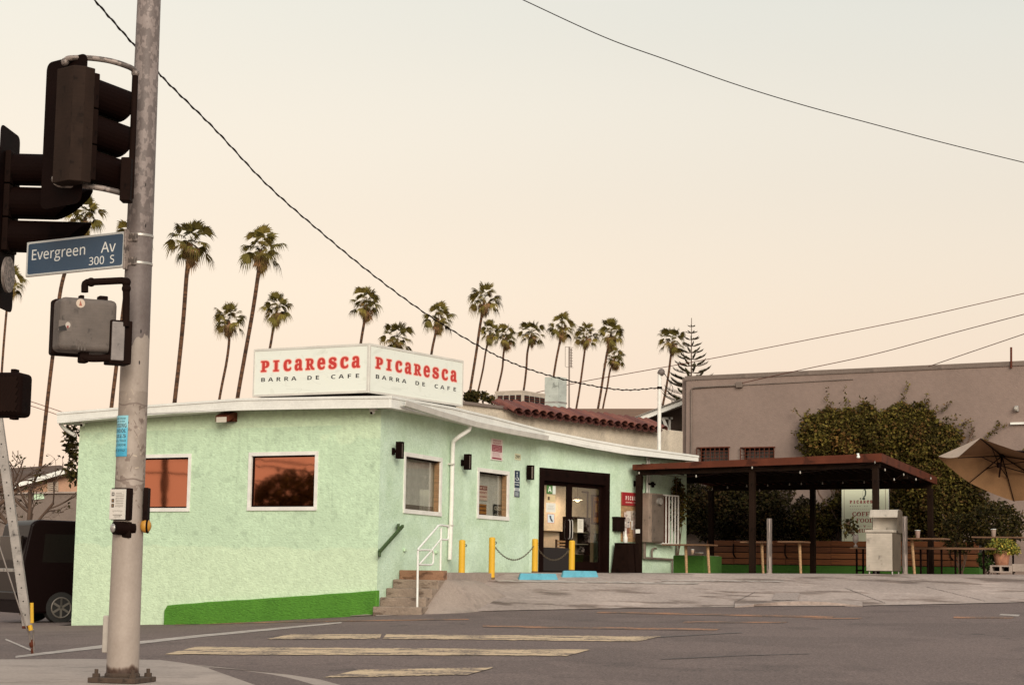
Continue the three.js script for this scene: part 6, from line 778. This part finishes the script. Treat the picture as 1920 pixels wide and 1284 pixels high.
// ---- push buttons
{
  const f = new Frame(onPole(946, -.38, .03), new V3(Math.cos(20 * R), 0, Math.sin(20 * R))), r = f.rect(205, 917, 237, 974), t = thing('push_button', 'crossing push button with a white instruction plate on the pole front', 'push button', f.w(0, r[2], 0));
  part(t, 'backing_box', f.box(r[0] + .006, r[1] + .02, r[2] - .005, r[3] + .012, -.10, -.004, .01), M.blackM); part(t, 'plate', f.box(r[0], r[1] - .012, r[2], r[3], -.003, .004, .003), M.gutter);
  part(t, 'print', sheetOn(f, r[0] + .006, r[1] - .018, r[2] + .006, r[3] - .006, .006), printed(128, 224, (g, w, h) => { g.fillStyle = '#cfc8bf'; g.fillRect(0, 0, w, h); g.fillStyle = '#26201e'; for (const y of [20, 70, 108]) { g.fillRect(12, y, 22, 28); g.fillStyle = y === 20 ? '#cfc8bf' : '#8a6a4a'; g.fillRect(18, y + 6, 10, 15); g.fillStyle = '#26201e'; } g.fillStyle = '#8b847c'; for (let i = 0; i < 9; i++) g.fillRect(46, 22 + i * 13, 50 + (i * 23) % 24, 5); g.fillRect(20, 160, 90, 4); g.fillRect(26, 190, 80, 8); g.fillRect(36, 204, 60, 6); grime(g, w, h, 40, .2); }));
  const c = f.hit(218, 990), hs = part(t, 'button_housing', f.put(new THREE.CylinderGeometry(.062, .066, .20, 24).rotateX(Math.PI / 2).rotateY(-.55).translate(c.x + .05, c.y, -.04)), M.black); part(hs, 'button', f.put(new THREE.SphereGeometry(.042, 18, 12).scale(1, 1, .5).rotateY(-.55).translate(c.x - .008, c.y, .055)), M.steel); part(t, 'mount_plate', f.box(c.x + .02, c.x + .12, c.y - .09, c.y + .06, -.09, -.03, .008), M.blackM);
  const q = onPole(956, 1.45, .035), u = thing('push_button', 'amber crossing push button on the right side of the pole', 'push button', q); part(u, 'backing_box', box(.045, .36, .14, .01).translate(q.x - .005, pY(950), q.z), M.blackM); part(u, 'button_housing', new THREE.SphereGeometry(.066, 22, 14).scale(.8, 1, 1).translate(q.x + .0, pY(986), q.z + .03), mat(L(.55, .26, .03), { map: T.paint, size: [.2], rough: .5 })); part(u, 'housing_rim', new THREE.TorusGeometry(.062, .01, 8, 24).rotateY(Math.PI / 2).translate(q.x + .018, pY(986), q.z + .03), M.black);
}
// ---- guy wire guard at the left edge
{
  const ft = onLand(62, 1226), gp = (px, py, d) => at(px, py, d), d = -ft.z, a = gp(49, 1173, d), b = a.clone().add(gp(5, 858, d + .6).sub(a).multiplyScalar(1.9)), dir = b.clone().sub(a).normalize(), side = new V3(0, 0, 1).cross(dir).normalize(), out = side.clone().cross(dir).normalize(), t = thing('guy_wire_guard', 'leaning perforated metal guy wire guard at the left picture edge', 'guy guard', ft), W = .125;
  const pm = mat(L(.40, .35, .31), { map: T.metal, size: [.5], rough: .55, metal: .2 }), o = out.z > 0 ? out : out.negate(), S0 = (x, z, p) => p.clone().addScaledVector(side, x).addScaledVector(o, z);
  part(t, 'channel', [slab(S0(W / 2, 0, a), S0(-W / 2, 0, a), S0(-W / 2, 0, b), S0(W / 2, 0, b), o.clone().multiplyScalar(-.006)), slab(S0(W / 2, 0, a), S0(W / 2, -.05, a), S0(W / 2, -.05, b), S0(W / 2, 0, b), side.clone().multiplyScalar(-.005)), slab(S0(-W / 2, -.05, a), S0(-W / 2, 0, a), S0(-W / 2, 0, b), S0(-W / 2, -.05, b), side.clone().multiplyScalar(.005))], Object.assign(pm, { side: DS }));
  const l = a.distanceTo(b), q = new THREE.Quaternion().setFromUnitVectors(new V3(0, 0, 1), o); for (let s = .15; s < l; s += .19) { const p = a.clone().addScaledVector(dir, s).addScaledVector(o, .002); part(t, 'hole', new THREE.CircleGeometry(.011, 10).applyQuaternion(q).translate(p.x, p.y, p.z), M.dark); }
  const yel = (p0, p1, r) => rod(p0, p1, r, 12); part(t, 'sleeve', [yel(gp(59, 1168, d - .1), gp(58.5, 1130, d - .1), .024), yel(gp(57, 1182, d - .1), gp(55, 1172, d - .1), .03)], M.yellow); const cm = mat(L(.32, .27, .24), { map: T.metal, size: [.3], rough: .5, metal: .4 });
  part(t, 'guy_wire', [tube([ft, gp(57, 1195, d), gp(44, 1165, d - .05), gp(3, 1040, d - .1), gp(-40, 905, d)], .010, 40, 6), rod(gp(59, 1222, d), gp(52, 1180, d - .05), .012, 6), rod(gp(62, 1222, d), gp(62, 1180, d - .05), .012, 6)], cm); part(t, 'anchor', [rod(ft.clone().setY(ft.y - .1), gp(58, 1205, d), .02, 8), new THREE.SphereGeometry(.04, 12, 8).scale(1, 1.5, 1).translate(...gp(59, 1207, d).toArray())], M.brownTrim); part(t, 'clamp', [box(.13, .035, .07, .01).translate(...gp(50, 1176, d).toArray())], M.brownTrim);
}
// ---------------------------------------------------------------- wires
function wire(label, pts, r, m = M.blackM) { const v = pts.map(([x, y, d]) => at(x, y, d)); return single('overhead_wire', tube(v, r, 120, 6), m, label, 'wire'); }
{
  const A = [[120, -70], [175, -2], [260, 95], [305, 146], [400, 240], [500, 346], [600, 434], [700, 516], [800, 589], [900, 650], [960, 680], [1030, 704], [1100, 721], [1170, 731], [1236, 727]].map(([x, y], i, a) => [x, y, lerp(24, 50.6, (x - 120) / 1116)]);
  const c = new THREE.CatmullRomCurve3(A.map(([x, y, d]) => at(x, y, d))), n = 700, w = []; for (let i = 0; i <= n; i++) { const p = c.getPoint(i / n), k = i * .55; p.y += .016 * Math.sin(k); p.z += .016 * Math.cos(k); w.push(p); }
  const s = thing('service_cable', 'thick twisted black service cable sagging across the sky to the mast', 'cable', at(700, 516, 38)); part(s, 'messenger', tube(c.getPoints(80), .011, 200, 6), M.blackM); part(s, 'conductor', tube(w, .011, 1400, 5), M.blackM);
}
wire('thin dark wire crossing the upper right sky', [[960, -10, 30], [1130, 68, 31], [1250, 112, 32], [1380, 158, 33], [1500, 195, 34], [1640, 233, 35], [1780, 270, 36], [1960, 314, 37]], .009);
wire('thin wire from the right edge passing the mast to the duct', [[1960, 541, 60], [1830, 571, 60], [1700, 600, 61], [1500, 640, 62], [1330, 673, 63], [1180, 700, 64], [1090, 716, 65], [985, 741, 66]], .013, M.brownTrim);
wire('thin wire running from the right edge down to the grey wall', [[1960, 579, 50], [1800, 621, 52], [1640, 664, 54], [1500, 694, 55], [1392, 718, 56.2]], .011, M.brownTrim);
wire('short wire at the right edge ending on the grey roof line', [[1960, 613, 50], [1830, 657, 52], [1742, 687, 53.5]], .011, M.brownTrim);
wire('upper of two thin wires at the left behind the pole', [[20, 741, 60], [70, 757, 60], [135, 779, 60]], .012, M.brownTrim); wire('lower of two thin wires at the left behind the pole', [[20, 750, 60], [70, 765, 60], [128, 785, 60]], .012, M.brownTrim);
{ const p = (x, y) => at(x, y, 53); single('roof_pipe', rod(p(1897, 690), p(1897, 651), .03), M.brownTrim, 'thin dark pipe on the grey roof at the right edge', 'vent pipe'); }
// ---------------------------------------------------------------- fan palms
function fan(out, col, o, dir, up, len, rad, n, shade, droop) {        // one fan leaf: stalk, then a folded fan of narrow blades with hanging tips
  const rl = rnd(-.95, .95), s0 = dir.clone().cross(up).normalize(), side = s0.clone().multiplyScalar(Math.cos(rl)).addScaledVector(up, Math.sin(rl)); up = up.clone().multiplyScalar(Math.cos(rl)).addScaledVector(s0, -Math.sin(rl)); const base0 = o.clone().addScaledVector(dir, len).add(new V3(0, -len * len * .16, 0)), push = (a, b, c, k) => { out.push(a.x, a.y, a.z, b.x, b.y, b.z, c.x, c.y, c.z); for (let i = 0; i < 3; i++) col.push(shade[0] * k, shade[1] * k, shade[2] * k); };
  const w = .012; push(o.clone().addScaledVector(side, w), o.clone().addScaledVector(side, -w), base0, .8);
  for (let i = 0; i < n; i++) {
    const t = (i + .5) / n * 2 - 1, a = t * 1.2, l = rad * (1 - .32 * t * t) * rnd(.85, 1.1), d = dir.clone().multiplyScalar(Math.cos(a)).addScaledVector(side, Math.sin(a)).addScaledVector(up, -.12 * Math.abs(t)).normalize(), q = side.clone().multiplyScalar(Math.cos(a)).addScaledVector(dir, -Math.sin(a)), hw = rad * .07, k = rnd(.7, 1.25);
    const m = base0.clone().addScaledVector(d, l * .55).addScaledVector(up, rnd(-.02, .02)), e = base0.clone().addScaledVector(d, l * .86); m.y -= droop * .10 * l; e.y -= droop * .38 * l; const tip = base0.clone().addScaledVector(d, l * rnd(.92, 1.02)); tip.y -= droop * l * rnd(.65, 1.0);
    const m1 = m.clone().addScaledVector(q, hw), m2 = m.clone().addScaledVector(q, -hw); push(base0, m1, m2, k); push(m1, e, m2, k); push(m.clone().lerp(e, .5).addScaledVector(q, hw * .5), tip, m.clone().lerp(e, .5).addScaledVector(q, -hw * .5), k * .95);
  }
}
function crownShape(s) {
  seed = s; const g = [], gc = [], d = [], dc = [], V = (az, el) => new V3(Math.cos(el) * Math.cos(az), Math.sin(el), Math.cos(el) * Math.sin(az));
  const N = 23 + s % 6; for (let i = 0; i < N; i++) { const f = i / N, el = lerp(1.4, -.6, Math.pow(f, .8)) + rnd(-.14, .14), az = i * 2.4 + rnd(-.3, .3), dir = V(az, el), up = V(az, el + Math.PI / 2); const tinted = f > .72; fan(g, gc, new V3(0, .05 - f * .18, 0), dir, up, rnd(.34, .66), rnd(.42, .62), 12, [[.115, .092, .020], [.165, .125, .028], [.085, .066, .014], [.21, .145, .04]][Math.floor(rnd(0, tinted ? 4 : 3))], .25 + .85 * f); }
  for (let i = 0; i < 7; i++) fan(g, gc, new V3(0, rnd(-.25, .2), 0), V(i * 2.4, rnd(-.6, 1.2)), V(i * 2.4, rnd(.8, 2.6)), rnd(.05, .25), rnd(.34, .46), 11, [[.09, .07, .018], [.13, .095, .024], [.17, .105, .03]][i % 3], rnd(.4, .9));
  for (let i = 0; i < 26; i++) { const f = i / 26, el = lerp(-.7, -1.5, f) + rnd(-.12, .12), az = i * 2.4 + rnd(-.4, .4); fan(d, dc, new V3(0, -.10 - f * .42, 0), V(az, el), V(az, el + Math.PI / 2), rnd(.16, .36), rnd(.28, .44), 9, [[.24, .13, .06], [.30, .18, .09], [.17, .10, .045], [.19, .13, .04]][Math.floor(rnd(0, 4))], .5); }
  const mk = (p, c) => { const b = new THREE.BufferGeometry(); b.setAttribute('position', new THREE.Float32BufferAttribute(p, 3)); b.setAttribute('color', new THREE.Float32BufferAttribute(c, 3)); b.computeVertexNormals(); return metric(b); };
  return [mk(g, gc), mk(d, dc)];
}
const CROWNS = [11, 23, 37, 51, 68].map(crownShape);
const PALMS = [ // crown x, y, width; trunk points downwards; label
  [160, 402, 82, [[151, 440], [118, 520], [100, 650], [74, 880]], 'fan palm behind the traffic signal, trunk reaching down beside the left wall end'],
  [250, 446, 84, [[243, 485], [228, 600], [217, 690], [208, 765]], 'fan palm half hidden behind the signal pole and the street name sign'],
  [358, 450, 92, [[351, 500], [343, 600], [334, 690], [327, 752]], 'tall fan palm just right of the pole, leftmost one standing free'],
  [490, 462, 86, [[484, 512], [474, 580], [458, 670], [445, 745]], 'tall fan palm rising behind the left edge of the roof sign'],
  [429, 596, 66, [[429, 640], [424, 680], [417, 715], [411, 747]], 'shorter fan palm between the two tall palms left of the roof sign'],
  [519, 576, 64, [[512, 615], [508, 640], [505, 656], [500, 690]], 'fan palm above the left half of the roof sign'],
  [687, 565, 68, [[683, 602], [679, 625], [676, 645], [670, 690]], 'fan palm above the corner of the roof sign'],
  [745, 630, 62, [[744, 655], [743, 680], [742, 700], [740, 720]], 'low fan palm whose crown peeks over the right face of the roof sign'],
  [822, 592, 62, [[815, 632], [811, 650], [808, 668], [802, 700]], 'fan palm behind the right end of the roof sign, crossed by the cable'],
  [909, 558, 66, [[901, 605], [893, 660], [885, 710], [880, 742]], 'tallest fan palm above the beige wall, left of the air cooler'],
  [919, 620, 46, [[911, 658], [906, 690], [899, 722], [892, 752]], 'fan palm tucked behind the tallest palm left of the air cooler'],
  [949, 628, 50, [[944, 664], [942, 690], [936, 718], [931, 740]], 'fan palm above the left half of the air cooler'],
  [997, 622, 52, [[989, 660], [987, 690], [984, 718], [981, 738]], 'fan palm above the right half of the air cooler'],
  [1054, 609, 54, [[1049, 645], [1044, 670], [1039, 700], [1035, 730]], 'fan palm rising behind the white roof duct'],
  [1100, 627, 50, [[1096, 662], [1091, 700], [1086, 735], [1080, 770]], 'fan palm right of the roof aerial'],
  [1146, 622, 58, [[1138, 664], [1132, 700], [1126, 740], [1120, 775]], 'fuller fan palm of the pair right of the aerial'],
  [1153, 668, 46, [[1144, 695], [1139, 725], [1134, 748], [1129, 775]], 'lower fan palm just below the fuller one right of the aerial'],
  [1261, 636, 56, [[1258, 668], [1254, 700], [1248, 735], [1243, 760]], 'fan palm next to the tiered pine by the grey building'],
  [20, 525, 58, [[14, 560], [8, 620], [2, 700], [-8, 860]], 'fan palm at the left picture edge behind the left traffic signal'],
];
const trunkTube = (pts, r, seg, n) => { const c = new THREE.CatmullRomCurve3(pts, false, 'centripetal'), g = new THREE.TubeGeometry(c, seg, r, n), l = c.getLength(), uv = g.attributes.uv, p = g.attributes.position; for (let i = 0; i < uv.count; i++) uv.setXY(i, uv.getY(i) * 1.1, uv.getX(i) * l); return g.toNonIndexed(); };
PALMS.forEach(([cx, cy, w, pts, label], i) => {
  const d = cl(3.6 * FPX / w, 120, 270), k = w * d / FPX / 2 * 1.06, c = at(cx, cy, d), tp = pts.map(([x, y]) => at(x, y, d)), last = tp[3], slope = last.clone().sub(tp[2]); const gy = -.6, foot = last.clone().addScaledVector(slope, (last.y - gy) / Math.max(1, -slope.y) * .8); foot.y = gy;
  const t = thing('fan_palm', label, 'palm tree', foot, 'fan palms along the skyline'), top = c.clone(); top.y -= k * .15; const cv = [top, ...tp, foot].reverse(); part(t, 'trunk', trunkTube(cv, .13 * cl(k / 1.7, .8, 1.2) * (w > 75 ? 1.1 : .95), 60, 9), M.trunk);
  const [g, dd] = CROWNS[i % 5], m = new THREE.Matrix4().compose(c, new THREE.Quaternion().setFromEuler(new THREE.Euler(rnd(-.06, .06), i * 1.3, -.05)), new V3(k, k * rnd(.98, 1.08), k)); const cr = new THREE.Mesh(g, M.leaf), sk = new THREE.Mesh(dd, M.leaf); for (const [o, n] of [[cr, 'crown'], [sk, 'dead_frond_skirt']]) { o.name = n; m.decompose(o.position, o.quaternion, o.scale); o.position.sub(foot); o.castShadow = o.receiveShadow = true; t.add(o); }
});
{ // tiered pine
  const d = 95, k = d / FPX, c = at(1296, 755, d), tp = at(1297, 596, d), t = thing('tiered_pine', 'slender tiered pine with upturned branches beside the grey building', 'pine tree', new V3(c.x, -.3, c.z)); part(t, 'trunk', rod(new V3(c.x, -.3, c.z), tp, .12, 10, .015), M.twig);
  const wood = [], lp = [], lc = []; for (let y = 0; y < 13; y++) { const f = y / 12, hy = lerp(768, 612, Math.pow(f, .92)), o = at(1297, hy, d), rad = lerp(60, 7, Math.pow(f, .85)) * k, nb = 6; for (let b = 0; b < nb; b++) { const az = b / nb * 6.283 + y * .5 + rnd(-.15, .15), dx = new V3(Math.cos(az), 0, Math.sin(az)), e = (s) => o.clone().addScaledVector(dx, rad * s).add(new V3(0, rad * (-.22 * s + .42 * s * s), 0)); wood.push(tube([o, e(.4), e(.75), e(1)], .016, 8, 4)); const sd = dx.clone().cross(new V3(0, 1, 0)); for (let q = 0; q < 22; q++) { const s = lerp(.42, 1, q / 21), p = e(s), L0 = rad * .26 * rnd(.6, 1.1); for (const z of [-1, 0, 1]) { const tip = p.clone().addScaledVector(dx, L0 * .55).addScaledVector(sd, z * L0 * .5 * (1.2 - s)).add(new V3(0, L0 * .8, 0)), h = .028, kk = rnd(.7, 1.3); lp.push(p.x - sd.x * h, p.y, p.z - sd.z * h, p.x + sd.x * h, p.y, p.z + sd.z * h, tip.x, tip.y, tip.z); for (let v = 0; v < 3; v++) lc.push(.055 * kk, .05 * kk, .018 * kk); } } } }
  const g = new THREE.BufferGeometry(); g.setAttribute('position', new THREE.Float32BufferAttribute(lp, 3)); g.setAttribute('color', new THREE.Float32BufferAttribute(lc, 3)); g.computeVertexNormals(); part(t, 'branches', wood, M.twig); part(t, 'foliage', metric(g), M.leaf);
}
// ---------------------------------------------------------------- left gap: house, block wall, bare tree, black van, ivy
{
  const d = 72, P = (x, y, dd = d) => at(x, y, dd), h = thing('gable_house', 'peach house with brown roof and white fascia behind the black van', 'house', P(80, 1075)), peach = mat(L(.52, .30, .20), { map: T.stucco, size: [2], rough: .9 }), rb = mat(L(.13, .075, .05), { map: T.wood, size: [2, .8], rough: .95 });
  part(h, 'wall', slab(P(-60, 1080), P(160, 1080), P(160, 880), P(-60, 925), new V3(0, 0, -.2)), peach); part(h, 'fascia', slab(P(14, 918, d - .5), P(120, 888, d - .5), P(118, 880, d - .5), P(13, 909, d - .5), new V3(0, 0, -.08)), M.white); part(h, 'roof', slab(P(-60, 930, d - .4), P(132, 884, d - .4), P(112, 872, d + 5), P(-60, 882, d + 5), new V3(0, -.1, 0)), rb);
  const v = part(h, 'vent', slab(P(88, 922, d - .1), P(108, 920, d - .1), P(108, 903, d - .1), P(88, 905, d - .1), new V3(0, 0, -.05)), M.cream); part(v, 'louvre', range(0, 4, 1).map((i) => slab(P(89, 920 - i * 3.6, d - .13), P(107, 918 - i * 3.6, d - .13), P(107, 916.5 - i * 3.6, d - .13), P(89, 918.5 - i * 3.6, d - .13), new V3(0, 0, -.02))), M.greyTrim);
  const wl = thing('block_wall', 'long grey block wall behind the black van', 'wall', P(60, 1080, 64)); part(wl, 'wall', slab(P(-120, 1090, 64), P(170, 1090, 64), P(170, 924, 64), P(-120, 928, 64), new V3(0, 0, -.2)), M.greyTrim); part(wl, 'cap', slab(P(-120, 928, 63.9), P(170, 924, 63.9), P(170, 921, 63.9), P(-120, 925, 63.9), new V3(0, 0, -.3)), M.conc); single('painted_patch', slab(P(60, 937, 63.95), P(82, 935, 63.95), P(80, 925.5, 63.95), P(64, 926, 63.95), new V3(0, 0, -.04)), M.mintPaint, 'small pale mint board on the block wall', 'board');
}
{ // bare tree in front of the wall
  const d = 56, o = at(46, 1080, d), t = thing('bare_tree', 'almost leafless tree with fine twigs above the black van', 'tree', o), g = [], tw = [], lp = []; seed = 99;
  const grow = (p, dir, len, r, lv) => { const e = p.clone().addScaledVector(dir, len), m = p.clone().lerp(e, .5).add(new V3(rnd(-.08, .08) * len, rnd(-.1, .1) * len, rnd(-.08, .08) * len)); (lv < 2 ? g : tw).push(tube([p, m, e], r, 6, lv < 2 ? 7 : 4)); if (lv > 2 && rnd() < .28) lp.push(e); if (lv < 5) for (let i = 0; i < (lv < 3 ? 3 : 2); i++) grow(m.clone().lerp(e, rnd(0, 1)), dir.clone().add(new V3(rnd(-.9, .9), rnd(-.55, .45), rnd(-.6, .6))).normalize(), len * rnd(.55, .8), Math.max(.006, r * .55), lv + 1); };
  grow(o, new V3(0, 1, 0), 1.3, .06, 0); grow(o.clone().add(new V3(-.1, 1.1, 0)), new V3(-.6, .6, 0).normalize(), 1.2, .045, 1); grow(o.clone().add(new V3(.0, 1.2, 0)), new V3(.5, .6, .1).normalize(), 1.2, .04, 1); grow(o.clone().add(new V3(0, 1.25, 0)), new V3(.05, .9, .1).normalize(), 1.2, .06, 1); grow(at(-30, 990, d), new V3(.5, .6, .1).normalize(), 1.2, .06, 1);
  part(t, 'trunk', [rod(o.clone().setY(-.5), o.clone().add(new V3(0, .2, 0)), .12, 8), ...g], M.twig); part(t, 'twigs', tw, M.twig); part(t, 'foliage', leaves(lp.length * 2, (i) => lp[i % lp.length].clone().add(new V3(rnd(-.06, .06), rnd(-.06, .06), 0)), .11, deep), M.leaf);
}
{ // ivy strand at the wall's left end
  const v = thing('wall_ivy', 'dark ivy strand hanging at the left end of the cafe wall', 'climbing plant', at(134, 900, 43)), pts = [[126, 798], [136, 812], [131, 835], [138, 850], [134, 880], [139, 900]].map(([x, y]) => at(x, y, 42.6)), c = new THREE.CatmullRomCurve3(pts); part(v, 'stem', tube(pts, .015, 20, 5), M.twig); part(v, 'foliage', leaves(360, () => c.getPoint(rnd()).add(new V3(rnd(-.12, .12), rnd(-.1, .1), rnd(-.1, .1))), .13, deep), M.leaf);
}
{ // black van, seen from behind its right rear corner
  const o = at(39, 1130, 44.5), gy = land(o.x, -o.z), tS = new V3(Math.cos(33 * R), 0, -Math.sin(33 * R)), f = new Frame(o, tS), rear = new Frame(o, new V3(Math.cos(43 * R), 0, Math.sin(43 * R)).normalize()), top = f.hit(39, 977).y, Ht = top - gy, W = 1.95, Lg = 4.9, t = thing('van', 'black passenger van parked beyond the left end of the cafe', 'van', new V3(o.x, gy, o.z));
  const prof = (z0, z1, inset) => { const s = new THREE.Shape(); s.moveTo(.03, .28); s.lineTo(0, .5); s.lineTo(.05, Ht * .62); s.lineTo(.20, Ht - .10); s.quadraticCurveTo(.26, Ht, .42, Ht); s.lineTo(Lg * .62, Ht - .03); s.quadraticCurveTo(Lg * .72, Ht - .06, Lg * .80, Ht * .66); s.lineTo(Lg - .12, Ht * .56); s.quadraticCurveTo(Lg, Ht * .5, Lg, .5); s.lineTo(Lg - .05, .28); s.lineTo(.03, .28); return new THREE.ExtrudeGeometry(s, { depth: z1 - z0, bevelEnabled: true, bevelSize: inset, bevelThickness: inset, bevelSegments: 3 }).translate(0, gy, z0); };
  part(t, 'body', f.put(metric(prof(-W + .06, -.06, .05))), M.carBlack);
  const gl = mat(L(.008, .005, .004), { rough: .2, phys: { specularIntensity: .35 } });
  for (const [a, b] of [[.42, 1.5], [1.58, 2.55], [2.63, 3.35]]) part(t, 'side_window', f.put(metricKeep(new THREE.ExtrudeGeometry(new THREE.Shape([[a + .03, gy + Ht * .60], [b, gy + Ht * .60], [b - .06, gy + Ht * .88], [a + .08, gy + Ht * .88]].map(([x, y]) => new THREE.Vector2(x, y))), { depth: .006, bevelEnabled: false }).translate(0, 0, -.009))), gl);
  const rb = (x0, x1, y0, y1, z0, z1, m, n, r = .01) => part(t, n, rb2(x0, x1, y0, y1, z0, z1, r), m), rb2 = (x0, x1, y0, y1, z0, z1, r) => f.box(z0, z1, gy + y0, gy + y1, -W + x0, -W + x1, r);
  rb(.22, W - .22, Ht * .56, Ht * .86, .0, .06, gl, 'rear_window'); rb(.1, W - .1, .5, .72, -.10, .06, M.carBlack, 'rear_bumper', .04); rb(.35, W - .35, Ht * .50, Ht * .535, -.02, .03, M.steel, 'trim_strip'); rb(.7, 1.22, .80, .96, -.02, .03, printed(128, 64, (g, w, h) => { g.fillStyle = '#e3e0d8'; g.fillRect(0, 0, w, h); g.fillStyle = '#39424e'; g.fillRect(20, 22, 88, 24); }), 'number_plate', 0); for (const x of [.06, W - .26]) rb(x, x + .2, Ht * .42, Ht * .60, -.01, .05, mat(L(.22, .012, .01), { rough: .25 }), 'tail_light', .03);
  part(t, 'roof_rail', f.box(.4, Lg * .6, top - .005, top + .03, -.22, -.17, .01), M.steel); part(t, 'door_handle', f.box(1.45, 1.75, gy + Ht * .5, gy + Ht * .5 + .035, .0, .035, .01), M.steel);
  for (const [x, z] of [[.95, -.12], [Lg - .95, -.12], [.95, -W + .12], [Lg - .95, -W + .12]]) { const w = part(t, 'wheel', f.put(new THREE.CylinderGeometry(.36, .36, .24, 28).rotateX(Math.PI / 2).translate(x, gy + .36, z)), M.tyre); const s = z > -1 ? 1 : -1; part(w, 'rim', [f.put(new THREE.TorusGeometry(.23, .018, 8, 28).translate(x, gy + .36, z + s * .122)), ...range(0, 6, 1).map((i) => f.put(metricKeep(new THREE.BoxGeometry(.05, .21, .012).translate(0, .12, 0).rotateZ(i * 1.047).translate(x, gy + .36, z + s * .122))))], M.rim); }
}
// ---------------------------------------------------------------- across the side street, outside the picture: what the filmed windows mirror
{
  const tree = (x, d, h, w, label) => { const gy = land(x, d), o = new V3(x, gy, -d), t = thing('street_tree', label, 'tree', o); part(t, 'trunk', [rod(o, new V3(x, gy + h * .5, -d), .16, 9, .1), ...range(0, 5, 1).map((i) => rod(new V3(x, gy + h * .35, -d), new V3(x + rnd(-.4, .4) * w, gy + h * rnd(.55, .9), -d + rnd(-.4, .4) * w), .06, 6, .02))], M.twig); part(t, 'crown', leaves(9000, () => { const v = inBall(), m = Math.pow(v.length(), -.35); return new V3(x + v.x * w * .5 * m, gy + h * .62 + v.y * h * .38 * m, -d + v.z * w * .5 * m); }, .22, olive), M.leaf); };
  tree(-37.6, 22.6, 5.3, 5.6, 'bushy street tree across the side street'); tree(-36.0, 19.6, 5.0, 3.2, 'smaller street tree across the side street'); tree(-50, 31, 4.3, 4, 'low round tree far across the side street');
  { const q = new V3(-42.5, land(-42.5, 27), -26.6), t = thing('utility_pole', 'wooden utility pole across the side street', 'utility pole', q); part(t, 'pole_shaft', rod(q, q.clone().setY(q.y + 9), .15, 10, .11), M.trunk); part(t, 'crossarm', box(.12, .12, 2.2).translate(q.x, q.y + 6.1, q.z), M.trunk); part(t, 'span_wire', [[5.3, .05], [5.9, .7], [6.2, -.9]].map(([y, z]) => tube([new V3(q.x - .1, q.y + y, q.z - 16), new V3(q.x, q.y + y - .25, q.z - 7), new V3(q.x, q.y + y, q.z + z), new V3(q.x, q.y + y - .3, q.z + 9), new V3(q.x, q.y + y, q.z + 20)], .03, 40, 5)), M.blackM); }
  const bx = (name, label, x, d, w, h, dp, m) => { const gy = land(x, d), t = thing(name, label, 'house', new V3(x, gy, -d)); part(t, 'wall', box(w, h, dp).translate(x, gy + h / 2, -d), m); part(t, 'roof', prism([[x - w / 2 - .3, -d - dp / 2 - .3], [x + w / 2 + .3, -d - dp / 2 - .3], [x + w / 2 + .3, -d + dp / 2 + .3], [x - w / 2 - .3, -d + dp / 2 + .3]], gy + h, gy + h + .3), M.clay2); for (const z of [-.25, .25]) { const g = part(t, 'window', box(.06, 1.1, 1.2).translate(x + w / 2 + .0, gy + 1.6, -d + z * dp), M.offwhite); part(g, 'pane', box(.03, .9, 1).translate(x + w / 2 + .04, gy + 1.6, -d + z * dp), M.dark); } };
  bx('corner_house', 'low beige house across the side street', -52, 25, 5, 3.0, 9, M.beige); bx('corner_house', 'low brown house across the side street', -53, 14, 6, 3.4, 8, M.stepRed);
}
scene.updateMatrixWorld(true);
camera.far = 3000; camera.updateProjectionMatrix();
renderer.render(scene, camera);
